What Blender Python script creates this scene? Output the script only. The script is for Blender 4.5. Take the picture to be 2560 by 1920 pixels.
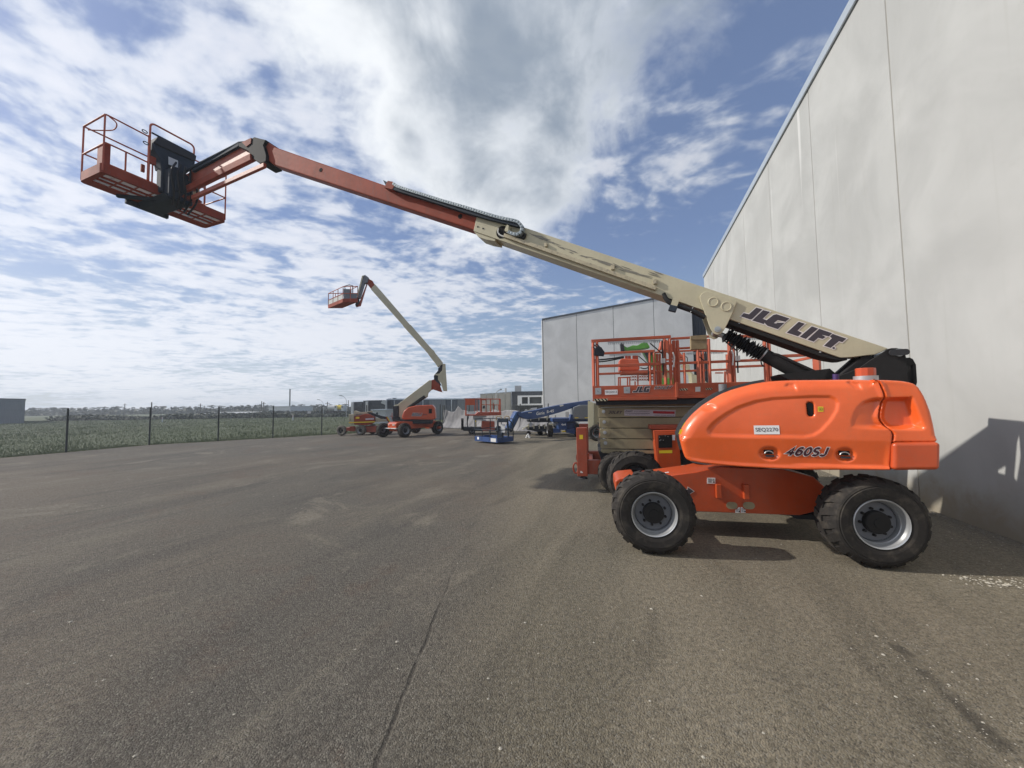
import bpy, bmesh, math, random
import numpy as np
from mathutils import Matrix, Vector
from mathutils.geometry import delaunay_2d_cdt

for o in list(bpy.data.objects):
    bpy.data.objects.remove(o)
scene = bpy.context.scene
COL = scene.collection
R = math.radians

# joint between two lays of asphalt (far and near point on it) and a broken crack by the wall
JA, JB = (-0.591,3.857), (-0.644,1.833)
KA, KB = (2.553,2.777), (2.322,2.047)


def line_eq(a, b):
    d = Vector((b[0] - a[0], b[1] - a[1]))
    d.normalize()
    n = Vector((d.y, -d.x)) * (1 if d.y > 0 else -1)
    return (n.x, n.y, n.x * a[0] + n.y * a[1])


JN, KN = line_eq(JA, JB), line_eq(KA, KB)
SKX, SKY_ = 3.1, 1.7
# cumulus lobes: direction, angular radius, weight
LOBES = [((-0.06, 0.74, 0.68), 0.34, 1.0), ((-0.21, 0.79, 0.58), 0.16, 0.75), ((0.10, 0.80, 0.60), 0.22, 0.9),
         ((-0.08, 0.83, 0.55), 0.20, 0.75), ((-0.16, 0.64, 0.75), 0.26, 0.9), ((0.02, 0.60, 0.80), 0.30, 0.9),
         ((0.36, 0.66, 0.66), 0.12, 0.25), ((0.27, 0.62, 0.74), 0.16, 0.30)]

# ------------------------------------------------------------------ camera
cam_data = bpy.data.cameras.new('camera')
cam = bpy.data.objects.new('camera', cam_data)
COL.objects.link(cam)
cam_data.sensor_width = 36.0
cam_data.lens = 965.0 / 2560.0 * 36.0
cam_data.clip_start = 0.05
cam_data.clip_end = 6000.0
PITCH, ROLL = math.atan(52.0 / 965.0), 0.014
cam.matrix_world = (Matrix.Translation((0, 0, 1.62)) @ Matrix.Rotation(R(90) + PITCH, 4, 'X')
                    @ Matrix.Rotation(-ROLL, 4, 'Z'))
scene.camera = cam

# ------------------------------------------------------------------ light
SUN_EL, SUN_AZ = R(34.0), R(-85.0)          # azimuth from +Y, clockwise
to_sun = Vector((math.sin(SUN_AZ) * math.cos(SUN_EL), math.cos(SUN_AZ) * math.cos(SUN_EL), math.sin(SUN_EL)))
sun_data = bpy.data.lights.new('sun', 'SUN')
sun_data.energy = 3.4
sun_data.angle = R(0.8)
sun_data.color = (1.0, 0.945, 0.86)
sun = bpy.data.objects.new('sun', sun_data)
sun.rotation_euler = (-to_sun).to_track_quat('-Z', 'Y').to_euler()
sun.location = (-30, 2, 25)
COL.objects.link(sun)

scene.view_settings.view_transform = 'Standard'
scene.view_settings.look = 'None'
scene.view_settings.exposure = 0.26
scene.view_settings.gamma = 1.0
scene.view_settings.use_curve_mapping = False
scene.cycles.max_bounces = 6
scene.cycles.use_denoising = True


class NT:
    """small node-tree writer"""
    def __init__(self, tree):
        self.t = tree
        tree.nodes.clear()

    def n(self, typ, ins=None, **props):
        nd = self.t.nodes.new(typ)
        for k, v in props.items():
            setattr(nd, k, v)
        for k, v in (ins or {}).items():
            s = nd.inputs[k]
            if isinstance(v, bpy.types.NodeSocket):
                self.t.links.new(v, s)
            else:
                s.default_value = v
        return nd

    def math(self, op, a, b=0.0, c=None, clamp=False):
        ins = {0: a, 1: b}
        if c is not None:
            ins[2] = c
        return self.n('ShaderNodeMath', ins, operation=op, use_clamp=clamp).outputs[0]

    def noise(self, vec, scale, detail=4.0, rough=0.55, dist=0.0):
        return self.n('ShaderNodeTexNoise', {'Vector': vec, 'Scale': scale, 'Detail': detail,
                                             'Roughness': rough, 'Distortion': dist}).outputs['Fac']

    def step(self, v, lo, hi):
        return self.n('ShaderNodeMapRange', {'Value': v, 'From Min': lo, 'From Max': hi},
                      interpolation_type='SMOOTHSTEP').outputs[0]

    def mix(self, f, a, b, blend='MIX'):
        nd = self.n('ShaderNodeMix', data_type='RGBA', blend_type=blend)
        for k, v in ((0, f), (6, a), (7, b)):
            if isinstance(v, bpy.types.NodeSocket):
                self.t.links.new(v, nd.inputs[k])
            else:
                nd.inputs[k].default_value = v if k == 0 else (tuple(v) + (1.0,))[:4]
        return nd.outputs[2]

    def mapping(self, vec, scale=(1, 1, 1), loc=(0, 0, 0), rot=(0, 0, 0)):
        return self.n('ShaderNodeMapping', {'Vector': vec, 'Scale': scale, 'Location': loc, 'Rotation': rot}).outputs[0]


# ------------------------------------------------------------------ sky: nishita with broken cloud
world = bpy.data.worlds.new('World')
scene.world = world
world.use_nodes = True
w = NT(world.node_tree)
sky = w.n('ShaderNodeTexSky', sky_type='NISHITA', sun_disc=False, sun_elevation=SUN_EL,
          sun_rotation=SUN_AZ, altitude=20.0, air_density=1.0, dust_density=1.2, ozone_density=1.3)
gen = w.n('ShaderNodeTexCoord').outputs['Generated']
sep = w.n('ShaderNodeSeparateXYZ', {0: gen})
dx, dy, dz = sep.outputs
zc = w.math('ADD', w.math('MAXIMUM', dz, 0.0), 0.10)
pl = w.n('ShaderNodeCombineXYZ', {0: w.math('DIVIDE', dx, zc), 1: w.math('DIVIDE', dy, zc), 2: 0.0}).outputs[0]
# high broken cloud sheet, drawn out from front left to back right
pr = w.mapping(pl, rot=(0, 0, R(-38)), scale=(0.85, 1.0, 1.0), loc=(SKX, SKY_, 0))
warp = w.n('ShaderNodeTexNoise', {'Vector': pr, 'Scale': 1.1, 'Detail': 3.0}).outputs['Color']
pw = w.n('ShaderNodeVectorMath', {0: pr, 1: w.n('ShaderNodeVectorMath', {0: warp, 'Scale': 0.32}, operation='SCALE').outputs[0]},
         operation='ADD').outputs[0]
big = w.noise(pw, 0.80, 2.0, 0.5)
mid = w.noise(pw, 2.6, 4.0, 0.55)
cell = w.noise(pw, 8.0, 3.0, 0.5)
fine = w.noise(pw, 19.0, 4.0, 0.6)
# away from the sun the sheet thins out
side = w.math('MULTIPLY', dx, -0.20)
dens = w.math('ADD', w.math('ADD', w.math('MULTIPLY', big, 0.85), w.math('MULTIPLY', mid, 0.42)),
              w.math('ADD', w.math('ADD', w.math('MULTIPLY', cell, 0.74), w.math('MULTIPLY', fine, 0.30)), side))
sheet = w.step(dens, 1.02, 1.27)
# one big ragged cumulus to the front
nz1 = w.n('ShaderNodeTexNoise', {'Vector': gen, 'Scale': 3.4, 'Detail': 9.0, 'Roughness': 0.58, 'Distortion': 0.25}).outputs['Fac']
nz2 = w.n('ShaderNodeTexNoise', {'Vector': gen, 'Scale': 2.2, 'Detail': 5.0, 'Roughness': 0.5}).outputs['Fac']


def lobe(dirv, rx, gain):
    d = Vector(dirv).normalized()
    dot = w.n('ShaderNodeVectorMath', {0: gen, 1: tuple(d)}, operation='DOT_PRODUCT').outputs['Value']
    ang = w.math('ARCCOSINE', dot)
    return w.math('MULTIPLY', w.math('SUBTRACT', 1.0, w.math('DIVIDE', ang, rx)), gain)


lobes = [lobe(*a) for a in LOBES]
cm = lobes[0]
for l in lobes[1:]:
    cm = w.math('SMOOTH_MAX', cm, l, 0.15)
cdens = w.math('ADD', cm, w.math('MULTIPLY', w.math('SUBTRACT', nz1, 0.5), 2.0))
cum = w.step(cdens, 0.05, 0.46)
core = w.step(w.math('ADD', w.math('ADD', cdens, w.math('MULTIPLY', dx, 1.1)), w.math('MULTIPLY', nz2, 0.9)), 0.62, 1.40)
haze_h = w.step(dz, 0.40, -0.02)
CS = 10.0                                   # the sky is physically bright; cloud radiance in the same units
glow = w.math('SUBTRACT', 0.92, w.math('MULTIPLY', dx, 0.24))         # cloud is whiter towards the sun
sheet_col = w.mix(w.step(dens, 0.98, 1.40), (0.50 * CS, 0.58 * CS, 0.72 * CS), (0.82 * CS, 0.84 * CS, 0.90 * CS))
sheet_col = w.mix(1.0, sheet_col, w.n('ShaderNodeCombineXYZ', {0: glow, 1: glow, 2: glow}).outputs[0], 'MULTIPLY')
cum_col = w.mix(core, (0.90 * CS, 0.93 * CS, 0.96 * CS), (0.29 * CS, 0.345 * CS, 0.42 * CS))
blue = w.mix(1.0, sky.outputs[0], (0.82, 0.86, 1.04), 'MULTIPLY')
thin = w.mix(0.30, blue, (0.30 * CS, 0.40 * CS, 0.62 * CS))           # thin high veil over all of it
hz_col = w.mix(w.step(dx, 0.1, -0.8), (0.35 * CS, 0.46 * CS, 0.56 * CS), (0.60 * CS, 0.67 * CS, 0.72 * CS))
veil = w.mix(w.math('MULTIPLY', haze_h, 0.72), thin, hz_col)
c1 = w.mix(w.math('MULTIPLY', sheet, 0.84), veil, sheet_col)
c2 = w.mix(w.math('MULTIPLY', cum, 0.93), c1, cum_col)
bg = w.n('ShaderNodeBackground', {'Color': c2, 'Strength': 0.09})
out = w.n('ShaderNodeOutputWorld', {'Surface': bg.outputs[0]})


# ------------------------------------------------------------------ materials
def new_mat(name):
    m = bpy.data.materials.new(name)
    m.use_nodes = True
    t = NT(m.node_tree)
    out = t.n('ShaderNodeOutputMaterial')
    b = t.n('ShaderNodeBsdfPrincipled')
    t.t.links.new(b.outputs[0], out.inputs[0])
    oc = t.n('ShaderNodeTexCoord').outputs['Object']
    return m, t, b, oc


def setin(t, b, **kw):
    for k, v in kw.items():
        s = b.inputs[k.replace('_', ' ')]
        if isinstance(v, bpy.types.NodeSocket):
            t.t.links.new(v, s)
        else:
            s.default_value = (tuple(v) + (1.0,)) if isinstance(v, (tuple, list)) and len(v) == 3 and s.type == 'RGBA' else v


def bump(t, h, strength=0.3, dist=0.01):
    return t.n('ShaderNodeBump', {'Height': h, 'Strength': strength, 'Distance': dist}).outputs[0]


def paint(name, col, rough=0.35, dirt=0.25, dcol=(0.16, 0.13, 0.10), fade=0.12, coat=0.3, sc=1.0):
    m, t, b, oc = new_mat(name)
    n1 = t.noise(oc, 2.3 * sc, 5, 0.6)
    n2 = t.noise(oc, 17.0 * sc, 6, 0.7)
    n3 = t.noise(t.mapping(oc, scale=(9 * sc, 9 * sc, 1.1 * sc)), 2.0, 4, 0.6)
    f = t.step(n1, 0.3, 0.75)
    c = t.mix(f, tuple(x * (1 - fade) for x in col), tuple(min(1, x * (1 + fade * .6) + .01) for x in col))
    d = t.math('MULTIPLY', t.step(t.math('ADD', n2, t.math('MULTIPLY', n3, 0.5)), 0.72, 1.0), dirt)
    c = t.mix(d, c, dcol)
    r = t.math('ADD', t.math('MULTIPLY', n2, 0.18), rough - 0.08)
    setin(t, b, Base_Color=c, Roughness=r, Specular_IOR_Level=0.5 if coat > .04 else 0.25, Coat_Weight=coat, Coat_Roughness=0.12,
          Normal=bump(t, t.noise(oc, 60 * sc, 3), 0.03, 0.004))
    return m


def plain(name, col, rough=0.6, metallic=0.0, var=0.25, sc=8.0, bstr=0.1, spec=None):
    m, t, b, oc = new_mat(name)
    n = t.noise(oc, sc, 5, 0.65)
    c = t.mix(n, tuple(x * (1 - var) for x in col), tuple(min(1, x * (1 + var)) for x in col))
    if spec is None:
        spec = 0.5 if metallic or rough < 0.5 else 0.28
    setin(t, b, Base_Color=c, Roughness=rough, Metallic=metallic, Specular_IOR_Level=spec, Normal=bump(t, t.noise(oc, sc * 6, 4), bstr, 0.005))
    return m


M = {}
M['orange'] = paint('orange_paint', (0.50, 0.068, 0.012), 0.36, 0.16, fade=0.10, coat=0.22)
M['hood'] = paint('glossy_orange_hood', (0.80, 0.122, 0.020), 0.33, 0.12, (0.42, 0.16, 0.08), fade=0.09, coat=0.42)
M['orange_fade'] = paint('weathered_orange', (0.30, 0.050, 0.022), 0.68, 0.35, (0.11, 0.085, 0.075), 0.2, 0.0)
M['orange_dull'] = paint('dull_orange_panel', (0.46, 0.088, 0.032), 0.5, 0.28, fade=0.14, coat=0.05)
M['orange_rail'] = paint('rail_orange', (0.48, 0.092, 0.036), 0.5, 0.35, fade=0.15, coat=0.05)
M['red_old'] = paint('dull_red_orange', (0.36, 0.062, 0.024), 0.5, 0.35, fade=0.2, coat=0.05)
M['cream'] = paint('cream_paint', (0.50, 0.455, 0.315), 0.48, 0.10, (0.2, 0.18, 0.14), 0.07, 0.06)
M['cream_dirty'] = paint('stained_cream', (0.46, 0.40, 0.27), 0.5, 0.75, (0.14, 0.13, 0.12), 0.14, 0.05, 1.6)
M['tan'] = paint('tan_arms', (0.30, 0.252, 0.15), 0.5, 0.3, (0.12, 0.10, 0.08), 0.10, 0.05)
M['black'] = plain('black_steel', (0.017, 0.016, 0.016), 0.75, 0.0, 0.35)
M['dark'] = plain('dark_grey_steel', (0.035, 0.036, 0.04), 0.75)
M['navy_black'] = plain('dark_plastic', (0.030, 0.040, 0.055), 0.75)
def tyre_rubber():
    m, t, b, oc = new_mat('tyre_rubber')
    n = t.noise(oc, 7.0, 6, 0.66)
    n2 = t.noise(oc, 38.0, 4, 0.6)
    c = t.mix(n2, (0.020, 0.018, 0.017), (0.036, 0.032, 0.029))
    c = t.mix(t.math('MULTIPLY', t.step(n, 0.46, 0.72), 0.55), c, (0.105, 0.090, 0.072))
    setin(t, b, Base_Color=c, Roughness=0.85, Specular_IOR_Level=0.25, Normal=bump(t, n2, 0.25, 0.004))
    return m


M['rubber'] = tyre_rubber()
M['rubber_dusty'] = plain('dusty_tyre_rubber', (0.17, 0.155, 0.13), 0.95, 0.0, 0.35, 9.0, 0.25)
M['hose'] = plain('hose_rubber', (0.02, 0.02, 0.021), 0.6)
M['rim'] = plain('rim_silver', (0.46, 0.47, 0.48), 0.34, 0.55, 0.12)
M['disc'] = plain('rim_disc_grey', (0.16, 0.165, 0.18), 0.5, 0.0, 0.2)
M['galv'] = plain('galvanised_steel', (0.42, 0.44, 0.45), 0.42, 0.6, 0.15)
M['link'] = plain('carrier_grey', (0.30, 0.34, 0.36), 0.42, 0.35, 0.2)
M['white'] = plain('white_label', (0.80, 0.80, 0.80), 0.45, 0.0, 0.05, 5)
M['offwhite'] = plain('off_white', (0.62, 0.62, 0.60), 0.55, 0.0, 0.12, 5)
M['outline'] = plain('pale_outline', (0.70, 0.66, 0.64), 0.45, 0.0, 0.04, 5)
M['print'] = plain('dark_print', (0.045, 0.035, 0.045), 0.45, 0.0, 0.1, 5)
M['maroon'] = plain('maroon_print', (0.065, 0.018, 0.028), 0.4, 0.0, 0.1, 5)
M['yellow'] = plain('yellow_label', (0.75, 0.55, 0.02), 0.45, 0.0, 0.1, 6)
M['redprint'] = plain('red_print', (0.42, 0.035, 0.04), 0.5, 0.0, 0.1, 6)
M['lilac'] = plain('sticker_grey', (0.52, 0.46, 0.50), 0.4, 0.0, 0.08, 6)
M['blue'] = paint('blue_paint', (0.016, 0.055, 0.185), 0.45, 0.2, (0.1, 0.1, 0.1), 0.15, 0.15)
M['blue_lit'] = paint('sunlit_blue_paint', (0.035, 0.13, 0.36), 0.4, 0.2, (0.1, 0.1, 0.1), 0.15, 0.15)  # brighter copy of the blue, with sunlight put into the colour
M['green'] = paint('lime_green_paint', (0.085, 0.30, 0.03), 0.42, 0.25, (0.08, 0.07, 0.05), 0.12, 0.1)
M['grey_plastic'] = plain('grey_plastic', (0.17, 0.18, 0.19), 0.45, 0.0, 0.1)
M['purple'] = plain('purple_cap', (0.05, 0.025, 0.12), 0.4)
M['hole'] = plain('dark_recess', (0.012, 0.010, 0.010), 0.9)
M['tooled'] = plain('worn_tool_pouch', (0.30, 0.235, 0.14), 0.8, 0.0, 0.55, 7, 0.3)
M['glove'] = plain('dark_glove', (0.022, 0.026, 0.035), 0.8)
M['glass'] = plain('dark_glass', (0.035, 0.045, 0.05), 0.08, 0.0, 0.3, 2, 0.0)
M['tarp'] = plain('dusty_tarpaulin', (0.25, 0.245, 0.25), 0.75, 0.0, 0.18, 1.2, 0.1)
M['post'] = plain('fence_post_dark', (0.04, 0.046, 0.044), 0.6, 0.2)
M['wire'] = plain('fence_wire', (0.16, 0.17, 0.16), 0.6, 0.3)
M['bark'] = plain('bark', (0.07, 0.06, 0.05), 0.9)
M['rust'] = plain('rusty_steel', (0.17, 0.085, 0.05), 0.85, 0.0, 0.5, 6)
M['stone'] = plain('pale_stone', (0.40, 0.37, 0.31), 0.9, 0.0, 0.5, 20)
M['capping'] = plain('steel_capping', (0.48, 0.53, 0.58), 0.35, 0.5, 0.08)
M['dark_trim'] = plain('dark_trim', (0.075, 0.085, 0.10), 0.45, 0.3)
M['roof_pale'] = plain('pale_sheet_roof', (0.46, 0.47, 0.46), 0.6, 0.0, 0.12)


def leaf_mat(name, a, b_):
    m, t, b, oc = new_mat(name)
    r = t.n('ShaderNodeObjectInfo').outputs['Random']
    n = t.noise(oc, 1.1, 4, 0.6)
    setin(t, b, Base_Color=t.mix(t.math('ADD', t.math('MULTIPLY', n, .8), t.math('MULTIPLY', r, .3)), a, b_), Roughness=0.75)
    return m


M['leaf'] = leaf_mat('gum_leaf', (0.035, 0.05, 0.03), (0.085, 0.10, 0.065))
M['hedge'] = leaf_mat('dark_scrub', (0.03, 0.042, 0.03), (0.075, 0.085, 0.055))


def concrete(name, base, stain=(0.30, 0.29, 0.26), amt=0.5, foot=0.0):
    m, t, b, oc = new_mat(name)
    rnd = t.n('ShaderNodeObjectInfo').outputs['Random']
    off = t.n('ShaderNodeCombineXYZ', {0: t.math('MULTIPLY', rnd, 37.0), 1: 0.0, 2: t.math('MULTIPLY', rnd, 11.0)}).outputs[0]
    v = t.n('ShaderNodeVectorMath', {0: oc, 1: off}, operation='ADD').outputs[0]
    cloud = t.noise(v, 0.55, 6, 0.6, 0.6)
    cl2 = t.noise(v, 2.6, 6, 0.65, 0.3)
    streak = t.noise(t.mapping(v, scale=(5.5, 5.5, 0.16)), 1.4, 5, 0.6)
    pores = t.noise(v, 70.0, 3, 0.6)
    c = t.mix(t.step(cloud, 0.30, 0.72), tuple(x * .86 for x in base), tuple(x * 1.07 for x in base))
    c = t.mix(t.math('MULTIPLY', t.step(cl2, 0.55, 0.8), 0.35 * amt), c, stain)
    c = t.mix(t.math('MULTIPLY', t.step(streak, 0.56, 0.80), 0.45 * amt), c, stain)
    c = t.mix(t.math('MULTIPLY', t.step(streak, 0.40, 0.22), 0.35 * amt), c, tuple(min(1, x * 1.18) for x in base))
    c = t.mix(t.math('MULTIPLY', t.math('ADD', rnd, -0.5), 0.12), c, (0.6, 0.6, 0.58))
    sx = t.n('ShaderNodeSeparateXYZ', {0: oc}).outputs
    if foot:                                # splashed soil along the foot of the wall, lime runs under the capping
        ft = t.math('MULTIPLY', t.step(t.math('ADD', sx[2], t.math('MULTIPLY', cl2, -0.9)), 0.22, -0.42), foot)
        c = t.mix(ft, c, (0.26, 0.215, 0.14))
        run = t.noise(t.mapping(v, scale=(3.2, 3.2, 0.05)), 1.2, 3, 0.5)
        lr = t.math('MULTIPLY', t.math('MULTIPLY', t.step(run, 0.655, 0.70), t.step(sx[2], 4.6, 8.6)), 0.55)
        c = t.mix(lr, c, (0.66, 0.66, 0.65))
    pin = t.n('ShaderNodeTexVoronoi', {'Vector': v, 'Scale': 9.0}, feature='F1').outputs['Distance']
    c = t.mix(t.math('MULTIPLY', t.step(pin, 0.055, 0.03), 0.5), c, (0.22, 0.21, 0.2))
    setin(t, b, Base_Color=c, Roughness=0.82,
          Normal=bump(t, t.math('ADD', pores, t.math('MULTIPLY', cl2, 0.6)), 0.12, 0.006))
    return m


M['concrete'] = concrete('precast_concrete', (0.41, 0.415, 0.405), amt=0.75, foot=0.8)
M['concrete2'] = concrete('grey_precast_concrete', (0.60, 0.605, 0.60), (0.40, 0.40, 0.39), 0.6)
M['concrete3'] = concrete('pale_precast_concrete', (0.50, 0.47, 0.41), (0.33, 0.30, 0.26), 1.0)
M['sealant'] = plain('joint_sealant', (0.25, 0.235, 0.20), 0.9)


def cladding(name, col, pitch=0.2):
    m, t, b, oc = new_mat(name)
    sx = t.n('ShaderNodeSeparateXYZ', {0: oc}).outputs
    wv = t.math('SINE', t.math('MULTIPLY', sx[0], 6.2832 / pitch))
    n = t.noise(oc, 0.8, 4)
    c = t.mix(n, tuple(x * .85 for x in col), tuple(x * 1.12 for x in col))
    setin(t, b, Base_Color=c, Roughness=0.5, Normal=bump(t, wv, 0.35, 0.03))
    return m


M['clad_dark'] = cladding('dark_cladding', (0.040, 0.046, 0.056))
M['clad_grey'] = cladding('slate_cladding', (0.085, 0.10, 0.125))
M['clad_mid'] = cladding('grey_cladding', (0.16, 0.175, 0.19))
M['clad_pale'] = cladding('pale_cladding', (0.50, 0.52, 0.52))


def asphalt():
    m, t, b, oc = new_mat('worn_asphalt')
    big = t.noise(oc, 0.10, 5, 0.6, 0.4)
    # traffic runs roughly across the yard
    s0 = t.n('ShaderNodeSeparateXYZ', {0: oc}).outputs
    al = t.math('ADD', t.math('MULTIPLY', s0[0], 0.342), t.math('MULTIPLY', s0[1], 0.940))
    ac = t.math('SUBTRACT', t.math('MULTIPLY', s0[0], 0.940), t.math('MULTIPLY', s0[1], 0.342))
    lane = t.n('ShaderNodeCombineXYZ', {0: t.math('MULTIPLY', al, 0.20), 1: ac, 2: 0.0}).outputs[0]
    drift = t.noise(lane, 0.75, 7, 0.64, 0.35)
    drift2 = t.noise(lane, 2.6, 6, 0.62, 0.25)
    patch = t.noise(oc, 0.55, 8, 0.70, 0.7)
    med = t.noise(oc, 1.5, 6, 0.66, 0.3)
    vor = t.n('ShaderNodeTexVoronoi', {'Vector': oc, 'Scale': 120.0}, feature='F1')
    vor2 = t.n('ShaderNodeTexVoronoi', {'Vector': oc, 'Scale': 34.0}, feature='F1')
    fine = t.noise(oc, 190.0, 3, 0.7)
    mid2 = t.noise(oc, 26.0, 6, 0.72)
    # the newer, smoother lay lies to the right of a long joint
    s = t.n('ShaderNodeSeparateXYZ', {0: oc}).outputs
    wob = t.math('MULTIPLY', t.math('SUBTRACT', t.noise(oc, 2.6, 4), 0.5), 0.05)
    # signed distance to the joint line
    jd = t.math('ADD', t.math('ADD', t.math('MULTIPLY', s[0], JN[0]), t.math('MULTIPLY', s[1], JN[1])),
                t.math('ADD', t.math('ADD', wob, t.math('MULTIPLY', t.math('SUBTRACT', t.noise(oc, .35, 3), .5), .0)), -JN[2]))
    right = t.step(jd, -0.25, 0.9)
    old = t.mix(t.step(big, 0.38, 0.62), (0.104, 0.094, 0.079), (0.136, 0.112, 0.086))
    old = t.mix(t.math('MULTIPLY', t.step(drift, 0.50, 0.66), 0.55), old, (0.058, 0.053, 0.047))
    old = t.mix(t.math('MULTIPLY', t.step(drift, 0.47, 0.34), 0.55), old, (0.180, 0.158, 0.122))
    old = t.mix(t.math('MULTIPLY', t.step(drift2, 0.55, 0.68), 0.42), old, (0.058, 0.053, 0.046))
    old = t.mix(t.math('MULTIPLY', t.step(patch, 0.54, 0.66), 0.70), old, (0.215, 0.190, 0.148))
    old = t.mix(t.math('MULTIPLY', t.step(patch, 0.46, 0.34), 0.60), old, (0.112, 0.078, 0.058))
    new = t.mix(t.step(drift, 0.38, 0.62), (0.205, 0.178, 0.130), (0.138, 0.121, 0.088))
    new = t.mix(t.math('MULTIPLY', t.step(patch, 0.55, 0.68), 0.60), new, (0.225, 0.200, 0.155))
    new = t.mix(t.math('MULTIPLY', t.step(patch, 0.42, 0.30), 0.45), new, (0.105, 0.090, 0.064))
    new = t.mix(t.math('MULTIPLY', t.step(drift2, 0.57, 0.69), 0.50), new, (0.088, 0.076, 0.056))
    c = t.mix(right, old, new)
    c = t.mix(t.math('MULTIPLY', t.step(med, 0.57, 0.75), 0.40), c, (0.22, 0.20, 0.165))
    c = t.mix(t.math('MULTIPLY', t.step(med, 0.40, 0.25), 0.35), c, (0.066, 0.059, 0.050))
    c = t.mix(t.step(mid2, 0.25, 0.8), t.mix(1.0, c, (0.62, 0.61, 0.60), 'MULTIPLY'), t.mix(1.0, c, (1.48, 1.46, 1.42), 'MULTIPLY'))
    # single stones in the binder
    cv = t.n('ShaderNodeSeparateColor', {0: vor.outputs['Color']}).outputs
    c = t.mix(t.math('MULTIPLY', t.step(cv[0], 0.62, 1.0), 0.55), c, (0.23, 0.215, 0.18))
    c = t.mix(t.math('MULTIPLY', t.step(cv[1], 0.66, 1.0), 0.55), c, (0.038, 0.034, 0.031))
    # the joint itself and a second broken crack near the wall
    crk = t.math('ABSOLUTE', jd)
    gap = t.math('MULTIPLY', t.math('MULTIPLY', t.step(crk, 0.020, 0.003), t.step(t.noise(oc, 3.2, 4), 0.34, 0.52)), t.step(s[1], 4.2, 3.0))
    j2 = t.math('ADD', t.math('ADD', t.math('MULTIPLY', s[0], KN[0]), t.math('MULTIPLY', s[1], KN[1])),
                t.math('ADD', t.math('MULTIPLY', wob, 1.2), -KN[2]))
    gap2 = t.math('MULTIPLY', t.step(t.math('ABSOLUTE', j2), 0.07, 0.01), t.math('MULTIPLY', t.step(t.noise(oc, 3.2, 5), 0.42, 0.6), t.step(s[1], 3.0, 2.5)))
    c = t.mix(t.math('MULTIPLY', gap, 0.50), c, (0.030, 0.026, 0.022))
    c = t.mix(t.math('MULTIPLY', gap2, 0.65), c, (0.035, 0.031, 0.026))
    h = t.math('ADD', t.math('MULTIPLY', vor.outputs['Distance'], -0.9), t.math('ADD', t.math('MULTIPLY', fine, 0.35),
               t.math('MULTIPLY', mid2, 1.4)))
    h = t.math('SUBTRACT', h, t.math('MULTIPLY', t.math('MAXIMUM', gap, gap2), 1.3))
    setin(t, b, Base_Color=c, Roughness=0.88, Specular_IOR_Level=0.3, Normal=bump(t, h, 0.75, 0.012))
    return m


M['asphalt'] = asphalt()


def field():
    m, t, b, oc = new_mat('rough_grass_field')
    n1 = t.noise(oc, 0.12, 5, 0.6, 0.5)
    n2 = t.noise(t.mapping(oc, scale=(0.6, 1.2, 1)), 0.9, 6, 0.68)
    n3 = t.noise(oc, 6.0, 5, 0.7)
    c = t.mix(t.step(n1, 0.35, 0.65), (0.074, 0.094, 0.040), (0.092, 0.106, 0.055))
    c = t.mix(t.math('MULTIPLY', t.step(n2, 0.55, 0.75), 0.7), c, (0.035, 0.050, 0.022))
    c = t.mix(t.math('MULTIPLY', t.step(n2, 0.45, 0.30), 0.5), c, (0.105, 0.115, 0.070))
    setin(t, b, Base_Color=c, Roughness=0.9, Normal=bump(t, t.math('ADD', n3, n2), 0.8, 0.15))
    return m


M['field'] = field()


def blades():
    m, t, b, oc = new_mat('grass_blades')
    n = t.noise(oc, 0.5, 5, 0.65)
    n2 = t.noise(oc, 11, 2, 0.6)
    c = t.mix(t.step(n, 0.35, 0.65), (0.092, 0.124, 0.045), (0.128, 0.146, 0.068))
    c = t.mix(t.step(n2, 0.6, 0.85), c, (0.15, 0.16, 0.085))
    setin(t, b, Base_Color=c, Roughness=0.7)
    return m


M['blades'] = blades()
M['dirt'] = plain('bare_earth', (0.16, 0.13, 0.10), 0.95, 0.0, 0.35, 3.0, 0.4)


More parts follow.
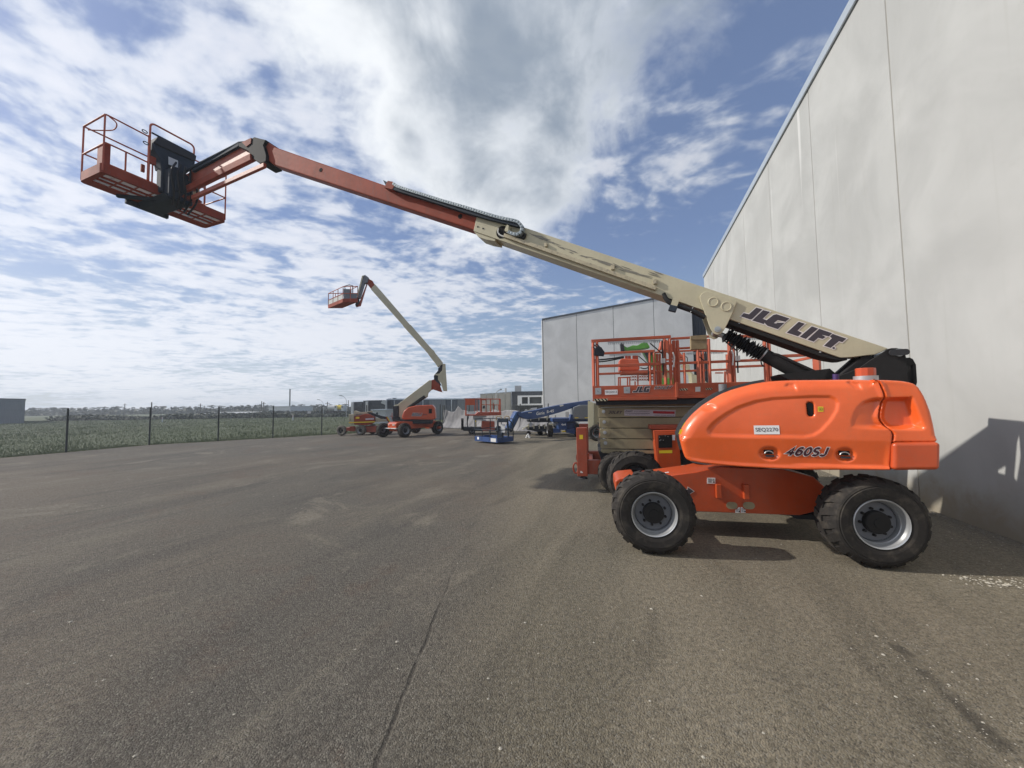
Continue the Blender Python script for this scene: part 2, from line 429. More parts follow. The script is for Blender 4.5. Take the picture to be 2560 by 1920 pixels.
# ------------------------------------------------------------------ mesh building
class MB:
    def __init__(self):
        self.v, self.f = [], []

    def add(self, vs, fs):
        o = len(self.v)
        self.v += [tuple(p) for p in vs]
        self.f += [tuple(i + o for i in f) for f in fs]
        return self

    def box(self, a, b):
        (x0, y0, z0), (x1, y1, z1) = a, b
        return self.add([(x0, y0, z0), (x1, y0, z0), (x1, y1, z0), (x0, y1, z0), (x0, y0, z1), (x1, y0, z1), (x1, y1, z1), (x0, y1, z1)],
                        [(0, 3, 2, 1), (4, 5, 6, 7), (0, 1, 5, 4), (1, 2, 6, 5), (2, 3, 7, 6), (3, 0, 4, 7)])

    def prism(self, pts, y0, y1):
        """polygon in (x, z) pushed from y0 to y1"""
        a = sum(p[0] * q[1] - q[0] * p[1] for p, q in zip(pts, pts[1:] + pts[:1]))
        if a < 0:
            pts = pts[::-1]
        n = len(pts)
        vs = [(x, y0, z) for x, z in pts] + [(x, y1, z) for x, z in pts]
        return self.add(vs, [tuple(range(n)), tuple(range(2 * n - 1, n - 1, -1))] +
                        [(i, i + n, (i + 1) % n + n, (i + 1) % n) for i in range(n)])

    def flat(self, pts, y):
        """polygon in (x, z) facing -y"""
        a = sum(p[0] * q[1] - q[0] * p[1] for p, q in zip(pts, pts[1:] + pts[:1]))
        if a < 0:
            pts = pts[::-1]
        return self.add([(x, y, z) for x, z in pts], [tuple(range(len(pts)))])

    def tube(self, path, r, n=8, closed=False, caps=True):
        P = [Vector(p) for p in path]
        m = len(P)
        rs = r if isinstance(r, (list, tuple)) else [r] * m
        rings, prev = [], None
        for i in range(m):
            if closed:
                d = (P[(i + 1) % m] - P[i - 1])
            else:
                d = (P[min(i + 1, m - 1)] - P[max(i - 1, 0)])
            d.normalize()
            if prev is None:
                u = d.orthogonal().normalized()
            else:
                u = (prev - d * prev.dot(d)).normalized()
            prev = u
            v = d.cross(u)
            rings.append([P[i] + (u * math.cos(2 * math.pi * k / n) + v * math.sin(2 * math.pi * k / n)) * rs[i] for k in range(n)])
        vs = [p for rg in rings for p in rg]
        fs = []
        for i in range(m if closed else m - 1):
            j = (i + 1) % m
            for k in range(n):
                fs.append((i * n + k, i * n + (k + 1) % n, j * n + (k + 1) % n, j * n + k))
        if caps and not closed:
            fs.append(tuple(range(n - 1, -1, -1)))
            fs.append(tuple((m - 1) * n + k for k in range(n)))
        return self.add(vs, fs)

    def beam(self, p0, p1, wd, ht, up=(0, 0, 1)):
        """rectangular bar, wd across, ht along up"""
        p0, p1 = Vector(p0), Vector(p1)
        d = (p1 - p0).normalized()
        s = d.cross(Vector(up))
        s = s.normalized() if s.length > 1e-6 else d.orthogonal().normalized()
        u = s.cross(d)
        s, u = s * wd / 2, u * ht / 2
        vs = [p + a * s + b * u for p in (p0, p1) for a, b in ((-1, -1), (1, -1), (1, 1), (-1, 1))]
        return self.add(vs, [(0, 1, 2, 3), (7, 6, 5, 4), (0, 4, 5, 1), (1, 5, 6, 2), (2, 6, 7, 3), (3, 7, 4, 0)])

    def lathe(self, prof, n=48, o=(0, 0, 0), cap0=False, cap1=False):
        """profile of (radius, y) turned about the y axis through o"""
        vs, fs = [], []
        for r, y in prof:
            for k in range(n):
                a = 2 * math.pi * k / n
                vs.append((o[0] + r * math.cos(a), o[1] + y, o[2] + r * math.sin(a)))
        for i in range(len(prof) - 1):
            for k in range(n):
                fs.append((i * n + k, i * n + (k + 1) % n, (i + 1) * n + (k + 1) % n, (i + 1) * n + k))
        if cap0:
            fs.append(tuple(range(n - 1, -1, -1)))
        if cap1:
            fs.append(tuple((len(prof) - 1) * n + k for k in range(n)))
        return self.add(vs, fs)

    def xf(self, m):
        self.v = [tuple(m @ Vector(p)) for p in self.v]
        return self

    def mesh(self, name, mat, smooth=False):
        me = bpy.data.meshes.new(name)
        me.from_pydata(self.v, [], self.f)
        me.materials.append(M[mat] if isinstance(mat, str) else mat)
        bm = bmesh.new()
        bm.from_mesh(me)
        bmesh.ops.recalc_face_normals(bm, faces=bm.faces)
        bm.to_mesh(me)
        bm.free()
        if smooth:
            me.shade_smooth()
        me.update()
        return me


def link(name, me, parent=None, loc=None, rz=0.0):
    o = bpy.data.objects.new(name, me)
    COL.objects.link(o)
    if parent is not None:
        o.parent = parent
    if loc is not None:
        o.location = loc
    o.rotation_euler[2] = rz
    return o


def obj(name, mb, mat, parent=None, smooth=False, bevel=0.0, seg=2, flatnorm=False):
    o = link(name, mb.mesh(name, mat, smooth), parent)
    if bevel:
        b = o.modifiers.new('bevel', 'BEVEL')
        b.width, b.segments, b.limit_method, b.angle_limit = bevel, seg, 'ANGLE', R(35)
        o.data.shade_smooth()
        b.harden_normals = True
    elif smooth:
        e = o.modifiers.new('edges', 'EDGE_SPLIT')
        e.split_angle = R(38)
    return o


def frame(x, y, deg):
    """x runs along the machine, y away from the lens, z up"""
    return Matrix.Translation((x, y, 0)) @ Matrix.Rotation(R(-deg), 4, 'Z')


def thing(name, label, cat, mat, group=None):
    o = bpy.data.objects.new(name, None)
    COL.objects.link(o)
    o.empty_display_size = 0.3
    o.matrix_world = mat
    tag(o, label, cat, group)
    return o


def tag(o, label=None, cat=None, group=None, kind=None):
    for k, v in (('label', label), ('category', cat), ('group', group), ('kind', kind)):
        if v:
            o[k] = v
    return o


def kids(o):
    return [c for c in COL.objects if c.parent == o]


CH = {}


def copy_tree(o, parent=None):
    c = o.copy()
    COL.objects.link(c)
    c.parent = parent
    for ch in o.children:
        copy_tree(ch, c)
    return c


def offset(pts, d):
    """push a polygon outward by d (mitred)"""
    a = sum(p[0] * q[1] - q[0] * p[1] for p, q in zip(pts, pts[1:] + pts[:1]))
    s = 1 if a > 0 else -1
    n, out = len(pts), []
    for i in range(n):
        p0, p1, p2 = (Vector((*pts[i - 1], 0)), Vector((*pts[i], 0)), Vector((*pts[(i + 1) % n], 0)))
        e1, e2 = (p1 - p0).normalized(), (p2 - p1).normalized()
        n1, n2 = Vector((e1.y, -e1.x, 0)) * s, Vector((e2.y, -e2.x, 0)) * s
        b = (n1 + n2)
        k = 1.0 / max(0.45, 1 + n1.dot(n2))
        q = p1 + b * k * d
        out.append((q.x, q.y))
    return out


_txt = {}


def text_tris(s, bold=0.0, shear=0.0, spacing=1.0):
    """glyph triangles of a line of text, unit cap height, origin at lower left"""
    key = (s, bold, shear, spacing)
    if key not in _txt:
        cu = bpy.data.curves.new('text', 'FONT')
        cu.body, cu.size, cu.offset, cu.shear, cu.space_character = s, 1.0, bold, shear, spacing
        cu.resolution_u = 3
        o = bpy.data.objects.new('text', cu)
        COL.objects.link(o)
        me = bpy.data.meshes.new_from_object(o.evaluated_get(bpy.context.evaluated_depsgraph_get()))
        vs = [tuple(v.co) for v in me.vertices]
        fs = [tuple(p.vertices) for p in me.polygons]
        bpy.data.objects.remove(o)
        bpy.data.curves.remove(cu)
        bpy.data.meshes.remove(me)
        _txt[key] = (vs, fs)
    return _txt[key]


def text_quad(mb, s, quad, y, bold=0.0, shear=0.0, spacing=1.0):
    """fit a line of text into a quad of (x, z): lower left, lower right, upper right, upper left"""
    vs, fs = text_tris(s, bold, shear, spacing)
    x0, x1 = min(v[0] for v in vs), max(v[0] for v in vs)
    y0, y1 = min(v[1] for v in vs), max(v[1] for v in vs)
    a, b, c, d = [Vector((*q, 0)) for q in quad]
    out = []
    for v in vs:
        u, t = (v[0] - x0) / (x1 - x0), (v[1] - y0) / (y1 - y0)
        p = (a * (1 - u) + b * u) * (1 - t) + (d * (1 - u) + c * u) * t
        out.append((p.x, y, p.y))
    return mb.add(out, fs)


def scatter_tris(mb, pts, size, rng, flat=0.0):
    for p in pts:
        s = size * rng.uniform(.6, 1.4)
        a = [Vector((rng.gauss(0, 1), rng.gauss(0, 1), rng.gauss(0, 1) * (1 - flat))).normalized() * s for _ in range(2)]
        p = Vector(p)
        mb.add([p - a[0], p + a[1], p + a[0], p - a[1]], [(0, 1, 2, 3)])


def arc(c, r, a0, a1, n=8):
    return [(c[0] + r * math.cos(R(a0 + (a1 - a0) * i / n)), c[1] + r * math.sin(R(a0 + (a1 - a0) * i / n))) for i in range(n + 1)]


def smooth_path(pts, n=6):
    """catmull-rom through points"""
    P = [Vector(p) for p in pts]
    P = [P[0] * 2 - P[1]] + P + [P[-1] * 2 - P[-2]]
    out = []
    for i in range(1, len(P) - 2):
        for k in range(n):
            t = k / n
            out.append(0.5 * ((2 * P[i]) + (P[i + 1] - P[i - 1]) * t + (2 * P[i - 1] - 5 * P[i] + 4 * P[i + 1] - P[i + 2]) * t * t
                              + (3 * P[i] - P[i - 1] - 3 * P[i + 1] + P[i + 2]) * t ** 3))
    out.append(P[-2])
    return out


# heavy block lettering drawn as strokes in a unit-high cell
def _o(cx, cy, rx, ry, a0, a1, n=10):
    return [(cx + rx * math.cos(R(a0 + (a1 - a0) * i / n)), cy + ry * math.sin(R(a0 + (a1 - a0) * i / n))) for i in range(n + 1)]


GLYPH = {
    '0': (.70, [_o(.35, .5, .25, .40, 90, 450, 24)]),
    '3': (.68, [_o(.33, .70, .24, .20, 150, -90, 10) + _o(.33, .30, .26, .20, 90, -150, 10)]),
    '4': (.72, [[(.46, .0), (.46, .88), (.06, .32), (.70, .32)]]),
    '5': (.68, [[(.60, .90), (.16, .90), (.13, .52)] + _o(.32, .34, .26, .24, 100, -150, 12)]),
    '6': (.70, [_o(.36, .60, .26, .30, 40, 180, 8) + _o(.35, .34, .25, .24, 180, 540, 20)]),
    '8': (.70, [_o(.35, .71, .22, .19, -90, 270, 18), _o(.35, .31, .26, .22, 90, 450, 18)]),
    'A': (.76, [[(.08, .0), (.38, .95), (.68, .0)], [(.2, .27), (.56, .27)]]),
    'J': (.62, [[(.50, 1.0), (.50, .35)] + _o(.28, .32, .22, .22, 0, -150, 8)]),
    'L': (.58, [[(.12, 1.0), (.12, .10), (.58, .10)]]),
    'R': (.72, [[(.12, .0), (.12, .90), (.38, .90)] + _o(.38, .68, .20, .22, 80, -90, 8) + [(.14, .46)], [(.36, .46), (.62, .0)]]),
    'S': (.68, [_o(.34, .70, .23, .20, 35, 270, 12) + _o(.34, .30, .24, .20, 90, -145, 12)]),
    'T': (.66, [[(.02, .90), (.64, .90)], [(.33, .82), (.33, .0)]]),
}


def strip(pts, th):
    """a mitred ribbon along a polyline, as quads"""
    n = len(pts)
    closed = (Vector(pts[0]) - Vector(pts[-1])).length < 1e-6
    L, Rr = [], []
    for i in range(n):
        p = Vector(pts[i])
        a = Vector(pts[i - 1]) if i else (Vector(pts[n - 2]) if closed else None)
        b_ = Vector(pts[i + 1]) if i < n - 1 else (Vector(pts[1]) if closed else None)
        d1 = (p - a).normalized() if a is not None else (b_ - p).normalized()
        d2 = (b_ - p).normalized() if b_ is not None else d1
        n1, n2 = Vector((-d1.y, d1.x)), Vector((-d2.y, d2.x))
        m = n1 + n2
        k = 1.0 / max(.35, 1 + n1.dot(n2))
        L.append(p + m * k * th / 2)
        Rr.append(p - m * k * th / 2)
    vs = [tuple(v) for v in L] + [tuple(v) for v in Rr]
    return vs, [(i, i + 1, n + i + 1, n + i) for i in range(n - 1)]


def block_text(mb, s, quad, y, th=.20, extra=0.0, slant=.18, fy=None):
    """heavy lettering fitted into a quad of (x, z): lower left, lower right, upper right, upper left"""
    x, cells = 0.0, []
    for ch in s:
        wd, st = GLYPH[ch]
        cells.append((x, st))
        x += wd + .10
    W = x - .10 + slant
    a, b_, c, d = [Vector(q) for q in quad]
    j = 0
    for cx, st in cells:
        for poly in st:
            p = list(poly)
            if extra:
                e0, e1 = Vector(p[0]), Vector(p[1])
                q0, q1 = Vector(p[-1]), Vector(p[-2])
                if (e0 - q0).length > 1e-6:
                    p[0] = tuple(e0 + (e0 - e1).normalized() * extra / 2)
                    p[-1] = tuple(q0 + (q0 - q1).normalized() * extra / 2)
            vs, fs = strip(p, th + extra)
            out = []
            for px, pz in vs:
                u, t = (px + cx + slant * pz) / W, pz
                q = (a * (1 - u) + b_ * u) * (1 - t) + (d * (1 - u) + c * u) * t
                yy = (fy((q.x, q.y)) if fy else y) - .00025 * (j % 6)
                out.append((q.x, yy, q.y))
            mb.add(out, fs)
            j += 1
    return mb


# ================================================================== SETTING
rng = random.Random(7)
npr = np.random.default_rng(11)

# field: one sheet to the horizon, a little lower than the yard
def sheet(name, poly, z, mat):
    mb = MB()
    mb.add([(x, y, z) for x, y in poly], [tuple(range(len(poly)))])
    o = obj(name, mb, mat)
    tag(o, kind='structure')
    return o


sheet('field', [(-2500, -600), (2500, -600), (2500, 3000), (-2500, 3000)], -0.05, 'field')
FENCE = [(-20.1, 4.0), (-19.35, 8.2), (-18.5, 12.2), (-17.535,15.254), (-16.8,17.947), (-14.816,19.516), (-13.042,21.1), (-11.18,22.704),
         (-9.2, 24.4), (-7.3, 26.3), (-5.3, 28.4)]
YARD = [(-26, -40), (-20.6, 4.0)] + [(x - 0.05, y) for x, y in FENCE[1:]] + [(-4.6, 33.5), (22, 33.5), (22, -40)]
sheet('yard', YARD, 0.0, 'asphalt')

# grass: blades standing along the yard edge, thinning into the field
def grass():
    pts = []
    P = np.array(FENCE)
    seg = np.linalg.norm(np.diff(P, axis=0), axis=1)
    cum = np.concatenate([[0], np.cumsum(seg)])

    def at(s):
        i = np.clip(np.searchsorted(cum, s) - 1, 0, len(seg) - 1)
        t = (s - cum[i]) / seg[i]
        p = P[i] + (P[i + 1] - P[i]) * t[:, None]
        d = (P[i + 1] - P[i]) / seg[i][:, None]
        return p, np.stack([-d[:, 1], d[:, 0]], 1)
    # a dense rim along the fence, then ever coarser cover out over the field
    n1, n2 = 26000, 62000
    s = npr.uniform(0, cum[-1], n1)
    p, nn = at(s)
    dist = npr.exponential(0.9, n1) - 0.12 - 0.10 * np.sin(s * 1.7) - 0.07 * np.sin(s * 4.1 + 1)
    xy1 = p + nn * dist[:, None]
    yy = 9 + 58 * npr.random(n2 * 2) ** 1.5
    xx = -yy * npr.uniform(0.14, 1.42, n2 * 2) - 1.0
    # keep what lies beyond the fence line
    A, B = P[2], P[-1]
    F = np.interp(yy, P[:, 1], P[:, 0])
    ok = (xx < F - .1)
    xy2 = np.stack([xx, yy], 1)[ok][:n2]
    xy = np.concatenate([xy1, xy2])
    n = len(xy)
    far = np.maximum(0, xy[:, 1] - 15)
    clump = (np.sin(xy[:, 0] * 1.3 + 2 * np.sin(xy[:, 1] * .7)) * np.sin(xy[:, 1] * 1.1 + xy[:, 0] * .4) + 1) / 2
    clump = clump * (0.6 + 0.8 * (np.sin(xy[:, 0] * .37 + 1) * np.sin(xy[:, 1] * .29) > .25))
    h = (0.015 + 0.07 * npr.random(n) ** 1.5) * (0.4 + 1.3 * clump)
    wd = (0.008 + 0.007 * npr.random(n)) * (1 + far * .05)
    a = npr.uniform(0, 2 * np.pi, n)
    lean = npr.normal(0, 0.35, (n, 2)) * h[:, None]
    z0 = np.full(n, -0.06)
    c, sn = np.cos(a) * wd, np.sin(a) * wd
    v0 = np.stack([xy[:, 0] - c, xy[:, 1] - sn, z0], 1)
    v1 = np.stack([xy[:, 0] + c, xy[:, 1] + sn, z0], 1)
    v2 = np.stack([xy[:, 0] + lean[:, 0], xy[:, 1] + lean[:, 1], z0 + h + .04], 1)
    V = np.stack([v0, v1, v2], 1).reshape(-1, 3)
    me = bpy.data.meshes.new('grass')
    me.vertices.add(len(V))
    me.vertices.foreach_set('co', V.ravel())
    me.loops.add(len(V))
    me.loops.foreach_set('vertex_index', np.arange(len(V), dtype=np.int32))
    me.polygons.add(n)
    me.polygons.foreach_set('loop_start', np.arange(0, 3 * n, 3, dtype=np.int32))
    me.polygons.foreach_set('loop_total', np.full(n, 3, dtype=np.int32))
    me.materials.append(M['blades'])
    me.update()
    me.validate()
    tag(link('grass', me), 'rough green grass growing along the yard edge and over the open field', 'grass', kind='stuff')


grass()

# loose pale stones and chips on the yard
def stones():
    mb = MB()
    base = [(0.95, 0.1, 0), (0.25, 0.8, 0.05), (-0.7, 0.55, 0), (-0.8, -0.5, 0.05), (0.3, -0.85, 0), (0.1, 0.05, 0.6), (-.2, .1, -.3)]
    fs = [(0, 1, 5), (1, 2, 5), (2, 3, 5), (3, 4, 5), (4, 0, 5), (1, 0, 6), (2, 1, 6), (3, 2, 6), (4, 3, 6), (0, 4, 6)]
    for i in range(1750):
        if i < 1250:
            y = 0.9 + 9 * rng.random() ** 1.6
            x = rng.uniform(-1.2, 1.3) * (y + 1.0)
        else:                                           # swept up by the wall and along the crack
            k = rng.random()
            if k < 0.72:
                y = rng.uniform(1.0, 5.0)
                x = 5.0 + (y - 2.6) * .31 - abs(rng.gauss(0, .45))
            else:
                q = rng.random()
                x = KA[0] + (KB[0] - KA[0]) * q * 1.5 + rng.gauss(0, .12)
                y = KA[1] + (KB[1] - KA[1]) * q * 1.5 + rng.gauss(0, .12)
        s = min(0.016, 0.0022 + rng.expovariate(1 / 0.0022))
        a = rng.uniform(0, 6.28)
        ca, sa = math.cos(a) * s, math.sin(a) * s
        mb.add([(x + px * ca - py * sa, y + px * sa + py * ca, pz * s * .8 + s * .1) for px, py, pz in base], fs)
    g = MB()
    for i in range(5200):
        q = rng.random()
        L_ = -3.2 + 13 * rng.random()
        off = -abs(rng.gauss(0, .14)) - .012
        x = wx + sw[0] * L_ + sw[1] * off
        y = wy + sw[1] * L_ - sw[0] * off
        s = min(.03, .004 + rng.expovariate(1 / .005))
        a = rng.uniform(0, 6.28)
        ca, sa = math.cos(a) * s, math.sin(a) * s
        g.add([(x + px * ca - py * sa, y + px * sa + py * ca, pz * s * .9 + s * .2) for px, py, pz in base], fs)
    for i in range(420):                                # pale rubble spilt where the sun catches it
        q = rng.random()
        x = 4.05 + 1.5 * q + rng.gauss(0, .10)
        y = 3.50 - .16 * q + rng.gauss(0, .05 + .07 * q)
        s = min(.024, .004 + rng.expovariate(1 / .004))
        a = rng.uniform(0, 6.28)
        ca, sa = math.cos(a) * s, math.sin(a) * s
        mb.add([(x + px * ca - py * sa, y + px * sa + py * ca, pz * s * .9 + s * .2) for px, py, pz in base], fs)
    tag(obj('gravel', g, 'gravel'), 'loose gravel and grit swept up along the foot of the tall wall', 'gravel', kind='stuff')
    tag(obj('loose_stones', mb, 'stone'), 'pale loose stones and chips strewn over the asphalt yard', 'stones', kind='stuff')


# ------------------------------------------------------------------ the big warehouse on the right
WALL_DEG, WALL_H = 17.5, 9.0
wx, wy = (6.103,5.777)
sw = math.sin(R(WALL_DEG)), math.cos(R(WALL_DEG))
M['gravel'] = plain('wall_gravel', (0.20, 0.18, 0.145), 0.95, 0.0, 0.5, 30)
stones()
# local frame: x along the wall away from us, y out of the building's back, z up
Wm = Matrix.Translation((wx, wy, 0)) @ Matrix.Rotation(R(90 - WALL_DEG), 4, 'Z')
ware = thing('warehouse', 'tall pale precast concrete warehouse whose long panelled wall runs down the right side', 'warehouse', Wm)
PW = 2.83
pm = MB().box((0.013, -0.18, -0.02), (PW - 0.013, 0.0, WALL_H)).xf(Matrix.Translation((0, 0, 0)))
pm = pm.mesh('wall_panel', 'concrete')
for k in range(-5, 6):
    o = link('wall_panel', pm, ware, (0.18 + PW * k, 0, 0))
    b = o.modifiers.new('bevel', 'BEVEL'); b.width = 0.012; b.segments = 2
    js = obj('joint_sealant', MB().box((0.18 + PW * k - 0.018, -0.15, 0), (0.18 + PW * k + 0.018, -0.014, WALL_H - .01)), 'sealant', ware)
X0, X1 = 0.18 - 5 * PW, 0.18 + 6 * PW
mb = MB().box((X0, -0.22, WALL_H), (X1 + .03, 0.05, WALL_H + 0.05)).box((X0, 0.012, WALL_H - 0.14), (X1 + .03, 0.05, WALL_H))
obj('roof_capping', mb, 'capping', ware)
mb = MB().box((X1 - .2, -20, -0.02), (X1 - .004, -0.2, WALL_H - .3)).box((X0, -20, -0.02), (X0 + .2, -0.2, WALL_H - .3)).box((X0, -20.2, 0), (X1 - .01, -20, WALL_H - .3))
obj('wall', mb, 'concrete', ware)
obj('roof', MB().box((X0, -20.2, WALL_H - .3), (X1 - .02, -0.2, WALL_H - .2)), 'capping', ware)

# ------------------------------------------------------------------ the second warehouse across the end
Bm = frame(12.9, 26.4, WALL_DEG)            # x runs right along its front, y into the building
w2 = thing('warehouse', 'grey precast concrete building with sloping dark roof edge behind the lifts', 'warehouse', Bm)
edges = [-10.95, -8.35, -5.65, -2.85, -0.35]
HL, HR = 8.15, 9.25
hz = lambda x: HL + (HR - HL) * (x - edges[0]) / (edges[-1] - edges[0])
for a, b_ in zip(edges, edges[1:]):
    mb = MB().prism([(a + .015, -.02), (b_ - .015, -.02), (b_ - .015, hz(b_)), (a + .015, hz(a))], 0, .18)
    obj('wall_panel', mb, 'concrete2', w2)
    obj('joint_sealant', MB().box((a - .016, .03, 0), (a + .016, .17, hz(a) - .02)), 'dark', w2)
mb = MB().prism([(edges[0] - .05, HL + .003), (edges[-1] + 1.3, hz(edges[-1] + 1.3) + .003), (edges[-1] + 1.3, hz(edges[-1] + 1.3) + .12), (edges[0] - .05, HL + .12)], -.05, .3)
obj('roof_capping', mb, 'dark_trim', w2)
obj('downpipe', MB().tube([(edges[0] - .08, .12, 0), (edges[0] - .08, .12, HL)], .06), 'offwhite', w2)
# set-back dark clad bay between the two warehouses
mb = MB().box((-0.33, .55, -.02), (2.4, .75, 9.2))
obj('cladding_panel', mb, 'clad_dark', w2)
mb = MB().box((edges[0], .2, -.02), (edges[0] + .2, 18, HL - .1)).box((2.2, .8, -.02), (2.4, 18, 9)).box((edges[0] + .01, 17.8, 0), (2.39, 18, HL - .2))
obj('wall', mb, 'concrete2', w2)
mb = MB().prism([(edges[0] - .02, HL - .15), (2.38, hz(2.4) - .15), (2.38, hz(2.4) - .05), (edges[0] - .02, HL - .05)], .32, 18)
obj('roof', mb, 'dark_trim', w2)


# ------------------------------------------------------------------ buildings further off
def block(name, label, cat, pts, Y, depth, mat, deg=0, base=-.05):
    """front profile in world x,z on a plane at Y, given real depth"""
    x0 = pts[0][0]
    t = thing(name, label, cat, frame(x0, Y, deg))
    loc = [(x - x0, z) for x, z in pts]
    obj('wall', MB().prism(loc, 0, depth), mat, t)
    return t, x0


# dark fronted showroom with the boxed white window, pale precast flank to its left
b1 = thing('office_building', 'dark clad building with a boxed white framed window left of the grey warehouse', 'building', frame(0, 40, 0))
dk = [(-0.036,2.917),(1.561,2.908),(1.515,0.093),(-0.053,0.115)]
xl, xr, zt = dk[0][0], 5.2, dk[0][1]
obj('wall', MB().box((xl, 0, -.05), (xr, 14, zt)), 'clad_dark', b1)
obj('roof_capping', MB().box((xl - .03, -.05, zt), (xr + .05, 14, zt + .08)), 'dark_trim', b1)
bx = [(0.563,2.544),(3.146,2.508),(3.129,1.546),(0.549,1.582)]
wx0, wx1, wz1, wz0 = bx[0][0], bx[1][0], bx[0][1], bx[2][1]
fr = MB().box((wx0, -.8, wz1 - .16), (wx1, 0, wz1)).box((wx0, -.8, wz0), (wx1, 0, wz0 + .16)).box((wx0, -.8, wz0 + .16), (wx0 + .42, 0, wz1 - .16)).box((wx1 - .16, -.8, wz0 + .16), (wx1, 0, wz1 - .16))
mx = wx0 + (wx1 - wx0) * .43
fr.box((mx - .08, -.78, wz0 + .16), (mx + .08, -.02, wz1 - .16))
wn = obj('window', fr, 'white', b1)
for a, b_ in ((wx0 + .42, mx - .08), (mx + .08, wx1 - .16)):
    obj('pane', MB().box((a + .004, -.5, wz0 + .165), (b_ - .004, -.46, wz1 - .165)), 'glass', wn)
for q in [(0.495,3.057)]:
    obj('roof_vent', MB().box((q[0] - .2, 1.5, zt), (q[0] + .5, 2.2, zt + .75)), 'galv', b1)
    obj('roof_pipe', MB().tube([(q[0] - 1.2, 2, zt), (q[0] - 1.2, 2, zt + .5)], .1), 'galv', b1)

pb = [(-3.336,2.738),(-0.05,2.917),(-0.069,0.562),(-3.356,0.608)]
b2 = thing('factory_unit', 'pale stained precast factory unit with a low sloping parapet beside the dark clad building', 'building', frame(0, 40.2, 0))
n = 5
px_ = [pb[0][0] + (pb[1][0] - .03 - pb[0][0]) * i / n for i in range(n + 1)]
zz = lambda x: pb[0][1] + (pb[1][1] - pb[0][1]) * (x - px_[0]) / (px_[-1] - px_[0])
for a, b_ in zip(px_, px_[1:]):
    obj('wall_panel', MB().prism([(a + .02, -.05), (b_ - .02, -.05), (b_ - .02, zz(b_)), (a + .02, zz(a))], 0, .2), 'concrete3', b2)
obj('wall', MB().prism([(px_[0], -.05), (px_[-1], -.05), (px_[-1], zz(px_[-1]) - .1), (px_[0], zz(px_[0]) - .1)], .2, 14), 'concrete3', b2)
obj('roof_capping', MB().prism([(px_[0] - .03, zz(px_[0])), (px_[-1], zz(px_[-1])), (px_[-1], zz(px_[-1]) + .06), (px_[0] - .03, zz(px_[0]) + .06)], -.04, .25), 'galv', b2)

# long slate clad shed and its neighbours behind the tarpaulins
ls = [(-14.925,2.41),(-13.051,2.427)]
le = [(-3.862,2.312)]
b3 = thing('long_shed', 'long low slate grey clad shed behind the raised boom lift', 'shed', frame(0, 46, 0))
obj('wall', MB().prism([(ls[0][0], -.05), (le[0][0] + .6, -.05), (le[0][0] + .6, le[0][1]), (ls[1][0], ls[1][1]), (ls[0][0], ls[0][1])], 0, 16), 'clad_grey', b3)
obj('roof_capping', MB().prism([(ls[0][0] - .05, ls[0][1] + .003), (le[0][0] + .65, le[0][1] + .003), (le[0][0] + .65, le[0][1] + .12), (ls[1][0], ls[1][1] + .12), (ls[0][0] - .05, ls[0][1] + .12)], -.06, .2), 'capping', b3)
for k in range(4):
    xd = ls[0][0] + 1.6 + k * 3.4
    dr = obj('roller_door', MB().box((xd, -.05, -.05), (xd + 2.0, -.003, 2.3)), 'clad_mid', b3)
    for xa, xb in ((xd - .08, xd - .003), (xd + 2.003, xd + 2.08)):
        obj('door_jamb', MB().box((xa, -.07, -.05), (xb, -.002, 2.38)), 'dark_trim', dr)
    obj('downpipe', MB().tube([(xd - .7, -.06, -.05), (xd - .7, -.06, ls[1][1] - .1)], .05, 6), 'capping', b3)
for v, a, b_ in (('z8c', 1030, 425), ('z8c', 1155, 412)):
    q = {(1030,425,'z8c'):[(-14.964,2.489)],(1155,412,'z8c'):[(-14.414,2.538)]}[(a,b_,v,)][0]
    obj('roof_vent', MB().box((q[0] - .15, 1, ls[0][1] - .1), (q[0] + .2, 1.4, q[1] + .1)), 'dark', b3)
q = [(-7.391,2.736),(-4.702,2.728),(-4.704,2.465)]
b3b = thing('far_shed', 'white roofed shed showing above the slate grey shed', 'shed', frame(0, 54, 0))
obj('wall', MB().box((q[0][0], 0, -.05), (q[1][0] + .8, 12, q[2][1])), 'clad_grey', b3b)
obj('roof', MB().prism([(q[0][0] - .1, q[2][1]), (q[1][0] + .9, q[2][1]), (q[1][0] + .9, q[1][1]), (q[0][0] - .1, q[0][1] - .15)], -.1, 12), 'roof_pale', b3b)

fs_ = [(-18.161,2.203),(-16.872,2.206),(-16.872,2.309),(-16.09,2.351),(-14.421,2.357),(-14.412,0.078),(-18.144,0.13)]
b4 = thing('showroom', 'dark fronted office unit with white corner posts at the far left of the sheds', 'building', frame(0, 44, 0))
obj('wall', MB().prism([(fs_[0][0], -.05), (fs_[1][0], -.05), (fs_[1][0], fs_[1][1]), (fs_[0][0], fs_[0][1])], 0, 10), 'clad_dark', b4)
obj('wall', MB().prism([(fs_[2][0] + .01, -.05), (fs_[4][0], -.05), (fs_[4][0], fs_[4][1]), (fs_[3][0], fs_[3][1]), (fs_[2][0] + .01, fs_[2][1])], -.3, 12), 'clad_dark', b4)
for a, z in ((10, 500), (408, 480)):
    q = {(10,500):[(-18.003,2.177)],(408,480):[(-16.383,2.236)]}[(a,z,)][0]
    obj('corner_post', MB().box((q[0] - .1, -.6, -.05), (q[0] + .12, -.35, q[1])), 'offwhite', b4)
q = [(-17.838,1.952),(-17.078,1.941),(-17.076,1.592)]
wn = obj('window', MB().box((q[0][0] - .06, -.08, q[2][1] - .06), (q[1][0] + .06, -.003, q[0][1] + .06)), 'dark_trim', b4)
obj('pane', MB().box((q[0][0], -.10, q[2][1]), (q[1][0], -.082, q[0][1])), 'glass', wn)
